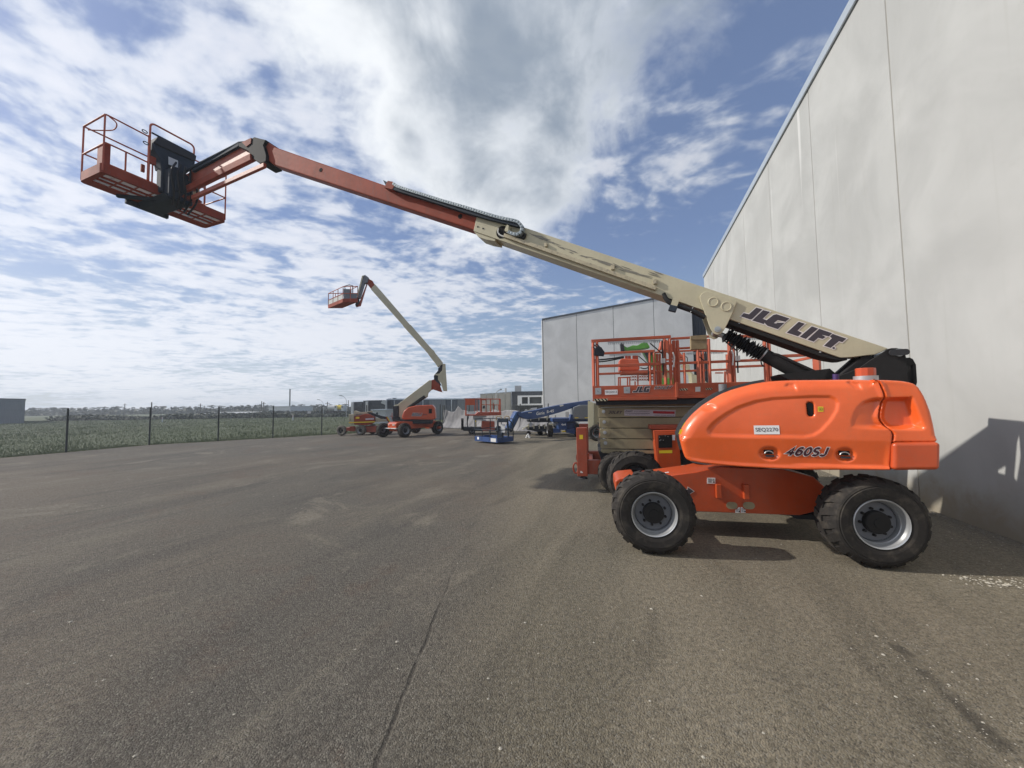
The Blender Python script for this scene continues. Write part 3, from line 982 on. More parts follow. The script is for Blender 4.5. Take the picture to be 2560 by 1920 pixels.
q = [(-14.583,2.333),(-14.135,2.326),(-14.133,1.838),(-14.275,1.82),(-14.272,0.906),(-14.13,0.904)]
obj('flue_cover', MB().prism([(q[0][0], q[0][1]), (q[1][0], q[1][1]), (q[5][0], -.05), (q[4][0], -.05), (q[3][0], q[3][1]), (q[3][0] - .5, q[3][1] + .2)], -.6, -.32), 'roof_pale', b4)
q = [(-13.765,1.256),(-12.451,1.237),(-13.09,1.094)]
b5 = thing('site_office', 'small white site office cabin behind the fence left of the raised boom lift', 'cabin', frame(0, 38, 0))
obj('wall', MB().box((q[0][0], 0, -.05), (q[1][0], 3, q[0][1])), 'clad_pale', b5)
obj('roof', MB().box((q[0][0] - .1, -.15, q[0][1] + .002), (q[1][0] + .1, 3.1, q[0][1] + .1)), 'capping', b5)
qq = [(-13.391,1.062),(-13.16,1.059),(-13.159,0.794)]
wn = obj('window', MB().box((qq[0][0] - .05, -.06, qq[2][1]), (qq[1][0] + .05, -.003, qq[0][1] + .05)), 'offwhite', b5)
obj('pane', MB().box((qq[0][0], -.08, qq[2][1] + .05), (qq[1][0], -.062, qq[0][1])), 'glass', wn)

# grey shed at the far left, and the sheds, tank and vehicles across the field
q = [(-74.332,3.55),(-70.627,3.372)]
b6 = thing('grey_shed', 'plain grey blue shed standing in the grass at the left edge', 'shed', frame(q[1][0], 56, -51.7))
q = [(q[0][0] - q[1][0], q[0][1]), (0.0, q[1][1])]
obj('wall', MB().prism([(q[0][0] - 16, -.05), (q[1][0], -.05), (q[1][0], q[1][1]), (q[0][0] - 16, q[0][1] + .5)], 0, 22), 'clad_mid', b6)
obj('roof_capping', MB().prism([(q[0][0] - 16, q[0][1] + .503), (q[1][0] + .05, q[1][1] + .003), (q[1][0] + .05, q[1][1] + .1), (q[0][0] - 16, q[0][1] + .6)], -.05, 22), 'dark_trim', b6)

for i, (a0, a1, zt, zb, Y, mt, lab) in enumerate([
        (480, 1040, 226, 252, 105, 'roof_pale', 'long pale roofed shed across the field'),
        (1040, 1480, 232, 252, 112, 'roof_pale', 'low pale roofed shed below the white tank building'),
        (1460, 1700, 228, 262, 120, 'clad_dark', 'row of dark machinery sheds beyond the field')]):
    q = {(105,480,1040,252,226):[(-83.885,0.722),(-70.133,0.53),(-70.119,-0.106)],(112,1040,1480,252,232):[(-74.805,0.301),(-63.282,0.14),(-63.273,-0.382)],(120,1460,1700,262,228):[(-68.365,0.154),(-61.631,0.06),(-61.618,-0.891)]}[(Y,a0,a1,zb,zt,)]
    b_ = thing('far_shed', lab, 'shed', frame(0, Y, 0))
    ze = q[2][1]
    obj('wall', MB().box((q[0][0], 0, -.05), (q[1][0], 10, max(.3, ze))), 'clad_grey', b_)
    obj('roof', MB().add([(q[0][0] - .3, -.4, max(.3, ze)), (q[1][0] + .3, -.4, max(.3, ze)), (q[1][0] + .3, 5, q[0][1]), (q[0][0] - .3, 5, q[0][1]),
                          (q[0][0] - .3, 10.4, max(.3, ze)), (q[1][0] + .3, 10.4, max(.3, ze))],
                         [(0, 1, 2, 3), (3, 2, 5, 4), (0, 3, 4), (1, 5, 2)]), mt, b_)
q = [(-78.76,1.949),(-71.769,1.851),(-71.741,0.159)]
b_ = thing('white_factory', 'pale white block of a factory above the far sheds', 'building', frame(0, 125, 0))
obj('wall', MB().box((q[0][0], 0, -.05), (q[1][0], 14, q[0][1])), 'offwhite', b_)
obj('roof', MB().box((q[0][0] - .2, -.2, q[0][1] + .002), (q[1][0] + .2, 14.2, q[0][1] + .25)), 'roof_pale', b_)
obj('mast', MB().tube([(q[0][0] + (q[1][0] - q[0][0]) * .64, 4, q[0][1]), (q[0][0] + (q[1][0] - q[0][0]) * .64, 4, q[0][1] + 6)], .2, 6), 'dark', b_)

# truck mixers parked across the field
for i, (a, zt, lab, tank) in enumerate([(1840, 215, 'pale tanker truck parked far across the field', 'offwhite'), (1915, 208, 'yellow topped truck beside the pale tanker', 'yellow')]):
    q = {(1840,215):[(-42.319,0.703),(-40.57,0.678)],(1915,208):[(-40.777,0.825),(-39.028,0.8)]}[(a,zt,)]
    t = thing('tanker_truck', lab, 'truck', frame(q[0][0], 88, 0))
    L = (q[1][0] - q[0][0]) * 1.0
    obj('tank', MB().tube([(0, 1, 1.55), (L * .95, 1, 1.55)], .55, 12), tank, t)
    obj('chassis', MB().box((-.1, .4, .45), (L * 1.3, 1.6, .8)), 'dark', t)
    cb = obj('cab', MB().prism([(L * .98, .8), (L * 1.3, .8), (L * 1.3, 1.5), (L * 1.22, 2.0), (L * .98, 2.0)], .2, 1.8), 'offwhite', t)
    obj('window', MB().box((L * 1.05, .17, 1.45), (L * 1.2, .197, 1.85)), 'glass', cb)
    for wxx in (.3, L * .55, L * 1.15):
        obj('wheel', MB().lathe([(.0, .2), (.42, .2), (.45, .3), (.45, .5), (.0, .5)], 12, (wxx, 0, .4)), 'rubber', t)

# ------------------------------------------------------------------ street lamps and poles
def lamp(pts, Y, lab):
    a, b_ = pts
    t = thing('street_lamp', lab, 'street lamp', frame(b_[0], Y, 0), 'street lamps along the road')
    h, dx_ = b_[1], a[0] - b_[0]
    z0 = a[1] - abs(dx_) * 1.1
    obj('pole', MB().tube([(0, 0, -.05), (0, 0, z0)] + [(dx_ * .95 * (1 - math.cos(k * math.pi / 12)), 0, z0 + (a[1] - z0) * math.sin(k * math.pi / 12)) for k in range(1, 7)], .04, 6), 'galv', t)
    obj('lamp_head', MB().box((min(dx_ * .8, dx_ * 1.2), -.12, a[1] - .03), (max(dx_ * .8, dx_ * 1.2), .12, a[1] + .09)), 'galv', t)


lamp([(-27.55,3.449),(-26.61,2.304)], 62, 'curved street lamp standing just left of the dark office unit')
lamp([(-40.187,3.221),(-39.09,2.382)], 80, 'smaller curved street lamp second from the dark office unit')
lamp([(-1.042,3.032),(-1.52,2.626)], 36, 'grey curved street lamp in front of the pale precast factory unit')


def pole(q, Y, lab, arms=0, r=.09):
    t = thing('power_pole', lab, 'pole', frame(q[0], Y, 0), 'poles beyond the field')
    obj('post', MB().tube([(0, 0, -.05), (0, 0, q[1])], r, 6), 'bark', t)
    for k in range(arms):
        obj('crossarm', MB().beam((-.7, 0, q[1] - .5 - k * .7), (.7, 0, q[1] - .5 - k * .7), .1, .12), 'bark', t)


for v, a, zt, Y, lab, ar, r in (
        ('zleft', 1727, 160, 140, 'thin power pole rising out of the tree line on the left', 1, .12),
        ('zleft', 2098, 140, 70, 'pale pole with small head standing behind the second fence post', 0, .09),
        ('zfar', 448, 128, 120, 'power pole left of centre above the far shed roof', 2, .12),
        ('zfar', 490, 152, 150, 'shorter power pole beside the crossarm pole over the far shed', 1, .12),
        ('zfar', 1125, 102, 130, 'plain mast left of the lattice mast by the white factory', 0, .13),
        ('zfar', 1148, 112, 128, 'mast with many short arms beside the white factory', 3, .16),
        ('zfar', 1853, 108, 110, 'pole between the two curved street lamps', 1, .11),
        ('zfar', 2084, 92, 75, 'thin pole right beside the tallest curved street lamp', 0, .07),
        ('zfar', 1004, 150, 140, 'short pole among the trees over the far shed', 0, .12)):
    pole({(140,1727,'zleft',160):[(-140.404,4.026)],(70,2098,'zleft',140):[(-65.345,3.017)],(120,448,'zfar',128):[(-96.848,3.354)],(150,490,'zfar',152):[(-119.56,2.925)],(130,1125,'zfar',102):[(-84.326,4.001)],(128,1148,'zfar',112):[(-82.333,3.655)],(110,1853,'zfar',108):[(-52.597,3.218)],(75,2084,'zfar',92):[(-31.808,2.933)],(140,1004,'zfar',150):[(-94.745,2.668)]}[(Y,a,v,zt,)][0], Y, lab, ar, r)

# ------------------------------------------------------------------ trees across the field
def make_tree(seed, h, spread, flat, name='gum_tree'):
    r = random.Random(seed)
    tr, lf = MB(), MB()
    tr.tube([(0, 0, -.1), (r.uniform(-.1, .1) * h, 0, h * .35), (r.uniform(-.12, .12) * h, 0, h * .62)], [h * .022, h * .017, h * .01], 6)
    tips = []
    for k in range(6):
        a = r.uniform(0, 6.28)
        e = Vector((math.cos(a) * spread * r.uniform(.35, .8), math.sin(a) * spread * r.uniform(.3, .8), h * r.uniform(.62, .95)))
        tr.tube([(0, 0, h * r.uniform(.3, .5)), tuple(e * .6 + Vector((0, 0, h * .15))), tuple(e)], [h * .012, h * .008, h * .004], 5)
        tips.append(e)
    for k in range(3):
        tips.append(Vector((r.gauss(0, spread * .3), r.gauss(0, spread * .3), h * r.uniform(.7, .95))))
    for e in tips:
        rad = spread * r.uniform(.28, .5)
        for q in range(46):
            d = Vector((r.gauss(0, 1), r.gauss(0, 1), r.gauss(0, 1)))
            d = d.normalized() * r.random() ** .45
            p = e + Vector((d.x * rad, d.y * rad, d.z * rad * flat))
            scatter_tris(lf, [p], h * .045, r, .3)
    return tr.mesh('trunk', 'bark'), lf.mesh('crown', 'leaf')


tree_kinds = [make_tree(1, 1, .36, .34), make_tree(2, 1, .42, .28), make_tree(3, 1, .30, .55), make_tree(4, 1, .27, .75), make_tree(5, 1, .48, .25)]
KIND_WORDS = ['broad flat topped gum tree', 'spreading umbrella shaped gum tree', 'rounded dark gum tree', 'narrow upright gum tree', 'wide low crowned gum tree']
TREE_PTS = [(-205.847,3.2,165.3,0),(-193.083,3.2,156.7,1),(-214.012,3.2,175.7,2),(-191.534,3.2,160.1,1),(-183.0,3.2,154.3,0),(-205.133,3.2,176.1,4),(-242.492,3.2,209.7,1),(-230.394,3.517,202.0,3),(-224.559,3.2,199.7,4),(-181.335,3.2,164.4,0),(-200.112,3.2,184.9,1),(-179.012,3.2,168.0,4),(-169.663,3.2,161.2,2),(-161.764,3.2,156.9,0),(-166.54,3.364,163.9,1),(-211.092,3.2,210.3,2),(-199.873,3.2,203.9,2),(-194.594,3.2,202.4,0),(-189.853,3.2,202.0,1),(-149.791,3.2,162.6,2),(-153.434,3.2,170.1,4),(-166.767,3.2,190.8,0),(-169.026,3.2,197.6,1),(-171.535,3.2,205.6,2),(-169.969,3.2,207.2,0),(-121.44,3.2,155.6,1),(-142.488,3.2,189.4,4),(-141.202,3.2,193.7,0),(-128.194,3.2,182.9,2),(-110.059,3.2,161.6,0),(-119.331,3.2,180.8,2),(-101.566,3.2,155.8,2),(-133.672,3.466,210.7,3),(-128.447,3.2,206.3,1),(-105.127,3.2,185.6,3),(-93.028,3.2,169.5,1),(-108.412,3.2,209.1,0),(-93.55,3.2,187.2,4),(-97.339,3.2,207.4,2),(-91.465,3.2,205.1,0),(-78.608,3.2,183.0,1)]
TREE_ORD = ['nearest', 'second', 'third', 'fourth', 'fifth', 'sixth', 'seventh', 'eighth', 'ninth', 'tenth', 'eleventh', 'twelfth', 'thirteenth',
            'fourteenth', 'fifteenth', 'sixteenth', 'seventeenth', 'eighteenth', 'nineteenth', 'twentieth', 'twenty first']
TREE_LABELS = [KIND_WORDS[q[3]] + ', ' + (TREE_ORD[i] + ' tree from the grey shed, distant row' if i < 20 else
               TREE_ORD[len(TREE_PTS) - 1 - i] + ' tree from the dark office unit, distant row') for i, q in enumerate(TREE_PTS)]

for i, q in enumerate(TREE_PTS):
    x, z, Y, kd = q
    t = thing('gum_tree', TREE_LABELS[i], 'tree', frame(x, Y, 0) @ Matrix.Rotation(i * 1.9, 4, 'Z') @ Matrix.Diagonal((z, z, z, 1)), 'trees beyond the field')
    link('trunk', tree_kinds[kd][0], t)
    link('crown', tree_kinds[kd][1], t)

# dark scrub belt between field and trees
def scrub(name, x0, x1, Y, h, n, lab, depth=6):
    mb = MB()
    r = random.Random(Y)
    for k in range(n):
        x = r.uniform(x0, x1)
        hh = h * (0.7 + .3 * math.sin(x * .31) * math.sin(x * .083 + 1))
        scatter_tris(mb, [(x, Y + r.uniform(0, depth), abs(r.uniform(-.05, 1)) ** 1.3 * hh if r.random() > .4 else r.uniform(0, .5) * hh)], h * .22, r, .45)
    tag(obj(name, mb, 'hedge'), lab, 'scrub', kind='stuff')


scrub('scrub_belt', -80, -24, 66, .95, 9000, 'dark low scrub along the far edge of the grass on the left')
scrub('far_scrub', -72, -22, 90, 1.1, 7000, 'dark low scrub along the far edge of the grass in front of the sheds')
scrub('wood_edge', -230, -50, 145, 2.6, 14000, 'dense dark undergrowth below the distant trees', 25)
for v, a, b_, lab in (('zfar', 25, 305, 'small white marker post in the grass left of the third fence post'), ('zfar', 1470, 285, 'small white marker post in the grass right of the fourth fence post')):
    q = {(25,305,'zfar'):[(-47.045,0.295)],(1470,285,'zfar'):[(-29.492,0.292)]}[(a,b_,v,)][0]
    t = thing('marker_post', lab, 'marker post', frame(q[0], 52, 0))
    obj('post', MB().box((-.07, -.04, -.05), (.07, .04, .62)), 'offwhite', t)
    obj('reflector', MB().box((-.05, -.05, .45), (.05, -.041, .55)), 'redprint', t)

# ------------------------------------------------------------------ fences
def fence(label, line, h, hidden=()):
    t = thing('wire_fence', label, 'fence', Matrix.Identity(4))
    for i, (x, y) in enumerate(line):
        obj('post', MB().tube([(x, y, -.1), (x, y, h + .03)], .032, 8).tube([(x, y, h + .03), (x, y, h + .05)], [.036, .02], 8), 'post', t)
    wr, net = MB(), MB()
    for (x0, y0), (x1, y1) in zip(line, line[1:]):
        d = Vector((x1 - x0, y1 - y0, 0))
        L = d.length
        d.normalize()
        for z in (.06, h * .5, h):
            wr.tube([(x0, y0, z), tuple(Vector(((x0 + x1) / 2, (y0 + y1) / 2, z - .006))), (x1, y1, z)], .003, 4)
        p = .075
        k = int((L + h) / p)
        for i in range(k):
            for s in (1, -1):
                a = i * p - h
                pts = []
                u0, u1 = max(0, a), min(L, a + h)
                if u1 - u0 < .03:
                    continue
                for u in (u0, u1):
                    z = (u - a) if s > 0 else h - (u - a)
                    pts.append(Vector((x0 + d.x * u, y0 + d.y * u, max(.02, min(h, z)))))
                net.beam(pts[0], pts[1], .0016, .0016)
    obj('strand', wr, 'wire', t)
    tag(obj('netting', net, 'wire', t), kind='stuff')
    return t


fence('long wire fence with dark posts between the yard and the grass field', FENCE, 1.69)
FENCE2 = [(-5.0, 28.45), (-5.08,28.255), (-3.0, 26.9), (-1.2, 25.4), (0.487,23.657), (2.1, 22.6)]
fence('wire fence hung with pale tarpaulins behind the blue lift', FENCE2, 1.62)

# tarpaulins hung over it
def tarp(label, p0, p1, top, seed, peak=None, foot=.28):
    r = random.Random(seed)
    nx, nz = 40, 18
    d = Vector((p1[0] - p0[0], p1[1] - p0[1], 0))
    nrm = Vector((d.y, -d.x, 0)).normalized()
    if nrm.y > 0:
        nrm = -nrm
    ph = [r.uniform(0, 6.28) for _ in range(4)]
    vs = []
    for i in range(nx + 1):
        u = i / nx
        tp = top + .05 * math.sin(u * 9 + ph[0]) - .06 * math.sin(u * math.pi) ** 2
        if peak and abs(u - peak[0]) < .16:
            tp += peak[1] * (1 - abs(u - peak[0]) / .16)
        for j in range(nz + 1):
            v = j / nz
            fold = .035 * math.sin(u * 9 + ph[1] + v * 4.5) * (.3 + v) + .016 * math.sin(u * 19 + ph[2] - v * 6) + .008 * math.sin(u * 41 + v * 9 + ph[0])
            out = .05 + foot * v ** 2.6 + fold
            p = Vector((p0[0], p0[1], 0)) + d * (u + .03 * math.sin(v * 5 + ph[3])) + nrm * out
            vs.append((p.x, p.y, tp * (1 - v) + .02 * v))
    mb = MB().add(vs, [(i * (nz + 1) + j, (i + 1) * (nz + 1) + j, (i + 1) * (nz + 1) + j + 1, i * (nz + 1) + j + 1) for i in range(nx) for j in range(nz)])
    o = obj('tarpaulin', mb, 'tarp')
    o.data.shade_smooth()
    s = o.modifiers.new('cloth', 'SOLIDIFY')
    s.thickness = .006
    tag(o, label, 'tarpaulin', 'tarpaulins hung on the fence')


tarp('dusty tarpaulin with a pointed raised corner hung beside the raised boom lift', FENCE2[0], FENCE2[2], 1.28, 3, (.62, .32))
tarp('creased tarpaulin on the fence behind the small orange scissor lift', FENCE2[2], FENCE2[3], 1.25, 5)
tarp('pale tarpaulin on the fence just left of the blue jib', FENCE2[3], FENCE2[4], 1.28, 8, (.5, .1))
tarp('last tarpaulin on the fence, behind the blue boom', FENCE2[4], FENCE2[5], 1.2, 9)


# ================================================================== THE BOOM LIFT IN FRONT
TM = frame(2.803, 5.206, 21.5)                # turntable and boom
CMx = TM.inverted() @ frame(1.491, 4.16, 12.0)          # chassis, as seen from the turntable
BMx = TM.inverted() @ frame(-8.839, 8.1, -67.62)      # platform
lift = thing('boom_lift', 'nearest orange boom lift, long cream boom raised across the sky, beside the tall wall', 'boom lift', TM, 'boom lifts')


def wheel_parts(rad, wid, tyre='rubber', disc='disc', lugs=20):
    """tyre, rim, disc and hub; axis along y, outer face at y = 0"""
    k = rad / .433
    rr = .232 * k
    prof = [(rr, .035), (rr + .012, .012), (rr + .05, .0), (rad * .80, -.004), (rad * .815, .004), (rad * .84, .002), (rad * .885, .012),
            (rad * .94, .045 * k), (rad * .955, .09 * k), (rad * .96, wid / 2), (rad * .955, wid - .09 * k), (rad * .94, wid - .045 * k),
            (rad * .885, wid - .012), (rr + .05, wid), (rr, wid - .035)]
    ty = MB().lathe(prof, 56)
    # chunky lugs: a shoulder block on each side running in towards the middle
    for i in range(lugs):
        for side in (0, 1):
            a0 = 2 * math.pi * (i + side * .5) / lugs
            da = 2 * math.pi / lugs * .62
            sk = 2 * math.pi / lugs * .55
            ya = [0.008, .06 * k, wid * .54]
            ra = [rad * .875, rad * .995, rad]
            sh = [0, .25, 1.0]
            vs = []
            for y, r_, s in zip(ya, ra, sh):
                yy = y if side == 0 else wid - y
                for t_ in (0, 1):
                    ang = a0 + sk * s + da * t_ * (1 if s < 1 else .8)
                    vs += [(r_ * math.cos(ang), yy, r_ * math.sin(ang)), (rad * .86 * math.cos(ang), yy, rad * .86 * math.sin(ang))]
            fs = []
            for q in (0, 4):
                fs += [(q, q + 4, q + 6, q + 2), (q, q + 1, q + 5, q + 4), (q + 2, q + 6, q + 7, q + 3)]
            fs += [(0, 2, 3, 1), (8, 9, 11, 10)]
            ty.add(vs, fs)
    rim = MB().lathe([(rr * .99, .05), (rr * 1.015, .03), (rr * 1.02, .012), (rr * 1.0, .006), (rr * .965, .012), (rr * .95, .035), (rr * .90, .05),
                      (rr * .89, .075 * k), (rr * .85, .085 * k), (rr * .84, .15 * k)], 56)
    dsc = MB().lathe([(rr * .845, .14 * k), (rr * .80, .125 * k), (rr * .60, .115 * k), (rr * .34, .115 * k)], 48)
    hub = MB().lathe([(rr * .47, .112 * k), (rr * .46, .062 * k), (rr * .42, .05 * k), (rr * .20, .046 * k), (rr * .19, .036 * k), (.001, .035 * k)], 32)
    for i in range(9):
        a = 2 * math.pi * i / 9
        hub.xf(Matrix.Identity(4))
        hub.lathe([(rr * .055, .115 * k), (rr * .055, .088 * k), (.001, .086 * k)], 8, (rr * .56 * math.cos(a), 0, rr * .56 * math.sin(a)))
    return (ty.mesh('tyre', tyre), rim.mesh('rim', 'rim', True), dsc.mesh('disc', disc, True), hub.mesh('hub', 'black'))


WH = wheel_parts(.433, .36)


def wheel(parent, m, x, y, z, parts, flip=False, steer=0, spin=0.0):
    """one wheel under parent; m places the chassis in the parent's frame"""
    h = bpy.data.objects.new('wheel', None)
    COL.objects.link(h)
    h.parent = parent
    h.matrix_local = m @ Matrix.Translation((x, y, z)) @ Matrix.Rotation(R(180 if flip else 0) + R(steer), 4, 'Z') @ Matrix.Rotation(spin, 4, 'Y')
    for nm, me in zip(('tyre', 'rim', 'disc', 'hub'), parts):
        o = link(nm, me, h)
        if nm in ('rim', 'disc'):
            e = o.modifiers.new('edges', 'EDGE_SPLIT'); e.split_angle = R(40)
    return h


WB = 2.056
wheel(lift, CMx, 0, 0, .433, WH, spin=.3)
wheel(lift, CMx, WB, 0, .433, WH, spin=1.0)
wheel(lift, CMx, 0, 2.2, .433, WH, True, spin=.7)
wheel(lift, CMx, WB, 2.2, .433, WH, True)

# ---- chassis
cy0, cy1 = .75, 1.32
ptA, ptB = (0.1,0.689), (0.604,0.769)
bl, br_ = (0.498,0.291), (1.933,0.307)
top_r = [(2.035,0.746), (2.28,0.661), (2.2,0.477)]
side = [(-.18, ptA[1] - .06), ptA, ptB, (.85, .835), (1.55, .82), (1.86, .74), (2.0, .60), (2.02, .40), (1.7, bl[1] + .005), (bl[0] - .15, bl[1]), (-.05, .40), (-.18, .46)]
ch = MB().prism(side, cy0, cy1).xf(CMx)
obj('chassis', ch, 'orange', lift, bevel=.012)
# nose plate between the front wheels
nose = MB().prism([(-.36, .50), (-.36, .63), (-.30, .665), (-.10, .69), (-.10, .46), (-.30, .46)], .78, 1.36).xf(CMx)
obj('nose_plate', nose, 'orange', lift, bevel=.02)
ax = MB()
for xx in (0, WB):
    ax.tube([(xx, .16, .433), (xx, 2.04, .433)], .085, 14).tube([(xx, .16, .433), (xx, .42, .433)], .14, 16).tube([(xx, 1.78, .433), (xx, 2.04, .433)], .14, 16)
obj('axle', ax.xf(CMx), 'black', lift, True)
# skid under the rear, tie-down lugs, slots
obj('skid_plate', MB().prism([(1.609,0.283), (1.682,0.241), (1.976,0.238), (1.994,0.304)], .8, 1.28).xf(CMx), 'dark', lift)
for a, b_, c, d in ((605, 170, 660, 365), (985, 170, 1030, 378)):
    p, q = {(605,170):(0.805,0.634),(985,170):(1.104,0.643)}[(a,b_,)], {(660,365):(0.842,0.469),(1030,378):(1.131,0.469)}[(c,d,)]
    obj('step_bracket', MB().box((p[0], (.695), q[1]), (p[0] + .06, .749, p[1])).xf(CMx), 'orange', lift, bevel=.006)
sl = [(0.98,0.383), (1.164,0.39)]
for (x, z), wd in zip(sl, (.055, .062)):
    pts = arc((x - wd * .35, z), .042, 90, 270, 8) + arc((x + wd * .35, z), .042, -90, 90, 8)
    obj('tie_down_slot', MB().prism(offset(pts, .012), .743, .749).xf(CMx), 'orange', lift)
    obj('tie_down_slot', MB().prism(pts, .738, .7425).xf(CMx), 'tan', lift)
for a, b_, c, d in ((485, 80, 598, 160), (876, 487, 941, 562), (952, 487, 1017, 564)):
    q = {(485,80,598,160):[(0.718,0.633),(0.809,0.636),(0.812,0.705),(0.721,0.703)],(876,487,941,562):[(1.017,0.299),(1.068,0.302),(1.07,0.365),(1.019,0.363)],(952,487,1017,564):[(1.076,0.3),(1.127,0.303),(1.13,0.368),(1.079,0.366)]}[(a,b_,c,d,)]
    lb = obj('label', MB().prism(q, .744, .7485).xf(CMx), 'white', lift)
    x0, z0, x1, z1 = q[0][0], q[0][1], q[2][0], q[2][1]
    mk = MB()
    for k in range(4):
        zz_ = z0 + (z1 - z0) * (.22 + k * .18)
        mk.box((x0 + (x1 - x0) * .12, .7425, zz_), (x0 + (x1 - x0) * (.55 if k != 2 else .7), .7435, zz_ + (z1 - z0) * .07))
    mk.prism(arc((x0 + (x1 - x0) * .8, z0 + (z1 - z0) * .28), (z1 - z0) * .14, 0, 330, 12), .7425, .7435)
    mk.box((x0 + (x1 - x0) * .77, .7425, z0 + (z1 - z0) * .5), (x0 + (x1 - x0) * .83, .7435, z0 + (z1 - z0) * .85))
    obj('marking', mk.xf(CMx), 'print', lb)
# two-way arrow
arw = [(0.35,0.544),(0.398,0.579),(0.402,0.554),(0.449,0.554),(0.448,0.524),(0.403,0.521),(0.395,0.496)]
arb = [(0.449,0.554),(0.497,0.554),(0.501,0.581),(0.564,0.537),(0.501,0.492),(0.497,0.513),(0.448,0.524)]
al = obj('arrow_decal', MB().prism(offset(arb, .006), .7465, .7485).xf(CMx), 'outline', lift)
obj('arrow_decal', MB().prism(arw, .7440, .7462).xf(CMx), 'white', lift)
obj('marking', MB().prism(arb, .7440, .7460).xf(CMx), 'print', al)
# small white arrow on the sloping deck
dz_ = (ptB[1] - ptA[1]) / (ptB[0] - ptA[0])
dk = lambda x, y: (x, y, ptA[1] + (x - ptA[0]) * dz_ + .004)
aw = [(.12, .95), (.19, .90), (.19, .925), (.32, .925), (.32, .965), (.19, .965), (.19, 1.0)]
obj('deck_arrow', MB().add([dk(x, y) for x, y in aw], [tuple(range(7))]).xf(CMx), 'white', lift)

# ---- turntable under the hoods
obj('swing_bearing', MB().lathe([(.40, 0), (.40, .12), (.44, .13), (.44, .2)], 48, cap0=True, cap1=True).xf(Matrix.Translation((0, 0, .82)) @ Matrix.Rotation(R(90), 4, 'X')), 'dark', lift, True)
obj('turntable', MB().prism([(-.15, .99), (1.5, .97), (1.5, 1.06), (-.15, 1.06)], -.95, .75).box((-.2, -.42, 1.06), (1.35, .42, 1.45)), 'black', lift, bevel=.01)

HY = -1.2
h_l = [(-0.438,0.968),(-0.498,0.987),(-0.51,1.007),(-0.53,1.082),(-0.549,1.167),(-0.564,1.243),(-0.53,1.33),(-0.483,1.406),(-0.411,1.492),(-0.309,1.585),(-0.227,1.64),(-0.125,1.704),(-0.025,1.747),(0.072,1.777),(0.192,1.809),(0.308,1.828),(0.399,1.834),(0.533,1.837)]
h_t = [(0.812,1.828),(0.964,1.825),(1.111,1.819),(1.172,1.813)]
seam = [(1.176,1.812),(1.203,1.793),(1.221,1.729),(1.233,1.674),(1.234,1.628),(1.217,1.583),(1.199,1.511),(1.19,1.456),(1.198,1.416),(1.231,1.366),(1.264,1.322),(1.271,1.286),(1.264,1.241),(1.254,1.134),(1.244,1.009),(1.244,0.962)]
h_b = [(0.535,0.928),(0.293,0.928),(0.038,0.933),(-0.122,0.94),(-0.32,0.954)]
r_o = [(1.183,1.813),(1.324,1.802),(1.392,1.794),(1.446,1.78),(1.486,1.761),(1.51,1.72),(1.539,1.631),(1.565,1.508),(1.578,1.386),(1.586,1.282),(1.587,1.23)]
panel = [(-0.241,1.258),(-0.27,1.276),(-0.283,1.313),(-0.272,1.341),(-0.236,1.388),(-0.185,1.435),(-0.1,1.499),(0.024,1.572),(0.184,1.629),(0.339,1.657),(0.568,1.666)] \
    + [(0.688,1.671),(0.827,1.666),(0.868,1.64),(0.889,1.597),(0.874,1.522),(0.815,1.419),(0.734,1.32),(0.669,1.272),(0.589,1.251)] + [(0.359,1.253),(0.051,1.249),(-0.142,1.252)]
dish1c, dish1r = (0.286,1.083), (0.386,1.006)
dish2c, dish2r = (0.913,1.091), (0.998,1.016)
slot_c, slot_e = (0.659,1.532), (0.689,1.457)
scoop = [(0.955,1.35),(0.959,1.42),(0.981,1.494),(1.018,1.563),(1.071,1.611),(1.145,1.639),(1.231,1.648),(1.446,1.649),(1.473,1.527),(1.5,1.403),(1.51,1.351),(1.483,1.335),(1.229,1.335),(1.014,1.339)]
crease = (0.05,1.231)[1]
vents = [[(0.441,1.766),(0.487,1.808),(0.56,1.8),(0.563,1.701),(0.499,1.742)], [(0.962,1.802),(1.008,1.821),(1.08,1.784),(1.091,1.705),(1.018,1.73)]]
dent = (-0.255,1.561)


def seg_dist(P, poly, closed=True):
    """distance from points to a polyline, and index of the nearest piece"""
    A = np.array(poly)
    B = np.roll(A, -1, 0)
    if not closed:
        A, B = A[:-1], B[:-1]
    best, idx = np.full(len(P), 1e9), np.zeros(len(P), int)
    for i, (a, b) in enumerate(zip(A, B)):
        d = b - a
        t = np.clip(((P - a) @ d) / (d @ d + 1e-12), 0, 1)
        q = np.linalg.norm(P - a - t[:, None] * d, axis=1)
        m = q < best
        best[m], idx[m] = q[m], i
    return best, idx


def inside(P, poly):
    A = np.array(poly)
    r = np.zeros(len(P), bool)
    j = len(A) - 1
    for i in range(len(A)):
        c = ((A[i, 1] > P[:, 1]) != (A[j, 1] > P[:, 1]))
        xx = (A[j, 0] - A[i, 0]) * (P[:, 1] - A[i, 1]) / (A[j, 1] - A[i, 1] + 1e-12) + A[i, 0]
        r ^= c & (P[:, 0] < xx)
        j = i
    return r


def sst(x, a, b):
    t = np.clip((x - a) / (b - a), 0, 1)
    return t * t * (3 - 2 * t)


def sdist(P, poly):
    d, _ = seg_dist(P, poly)
    return np.where(inside(P, poly), d, -d)


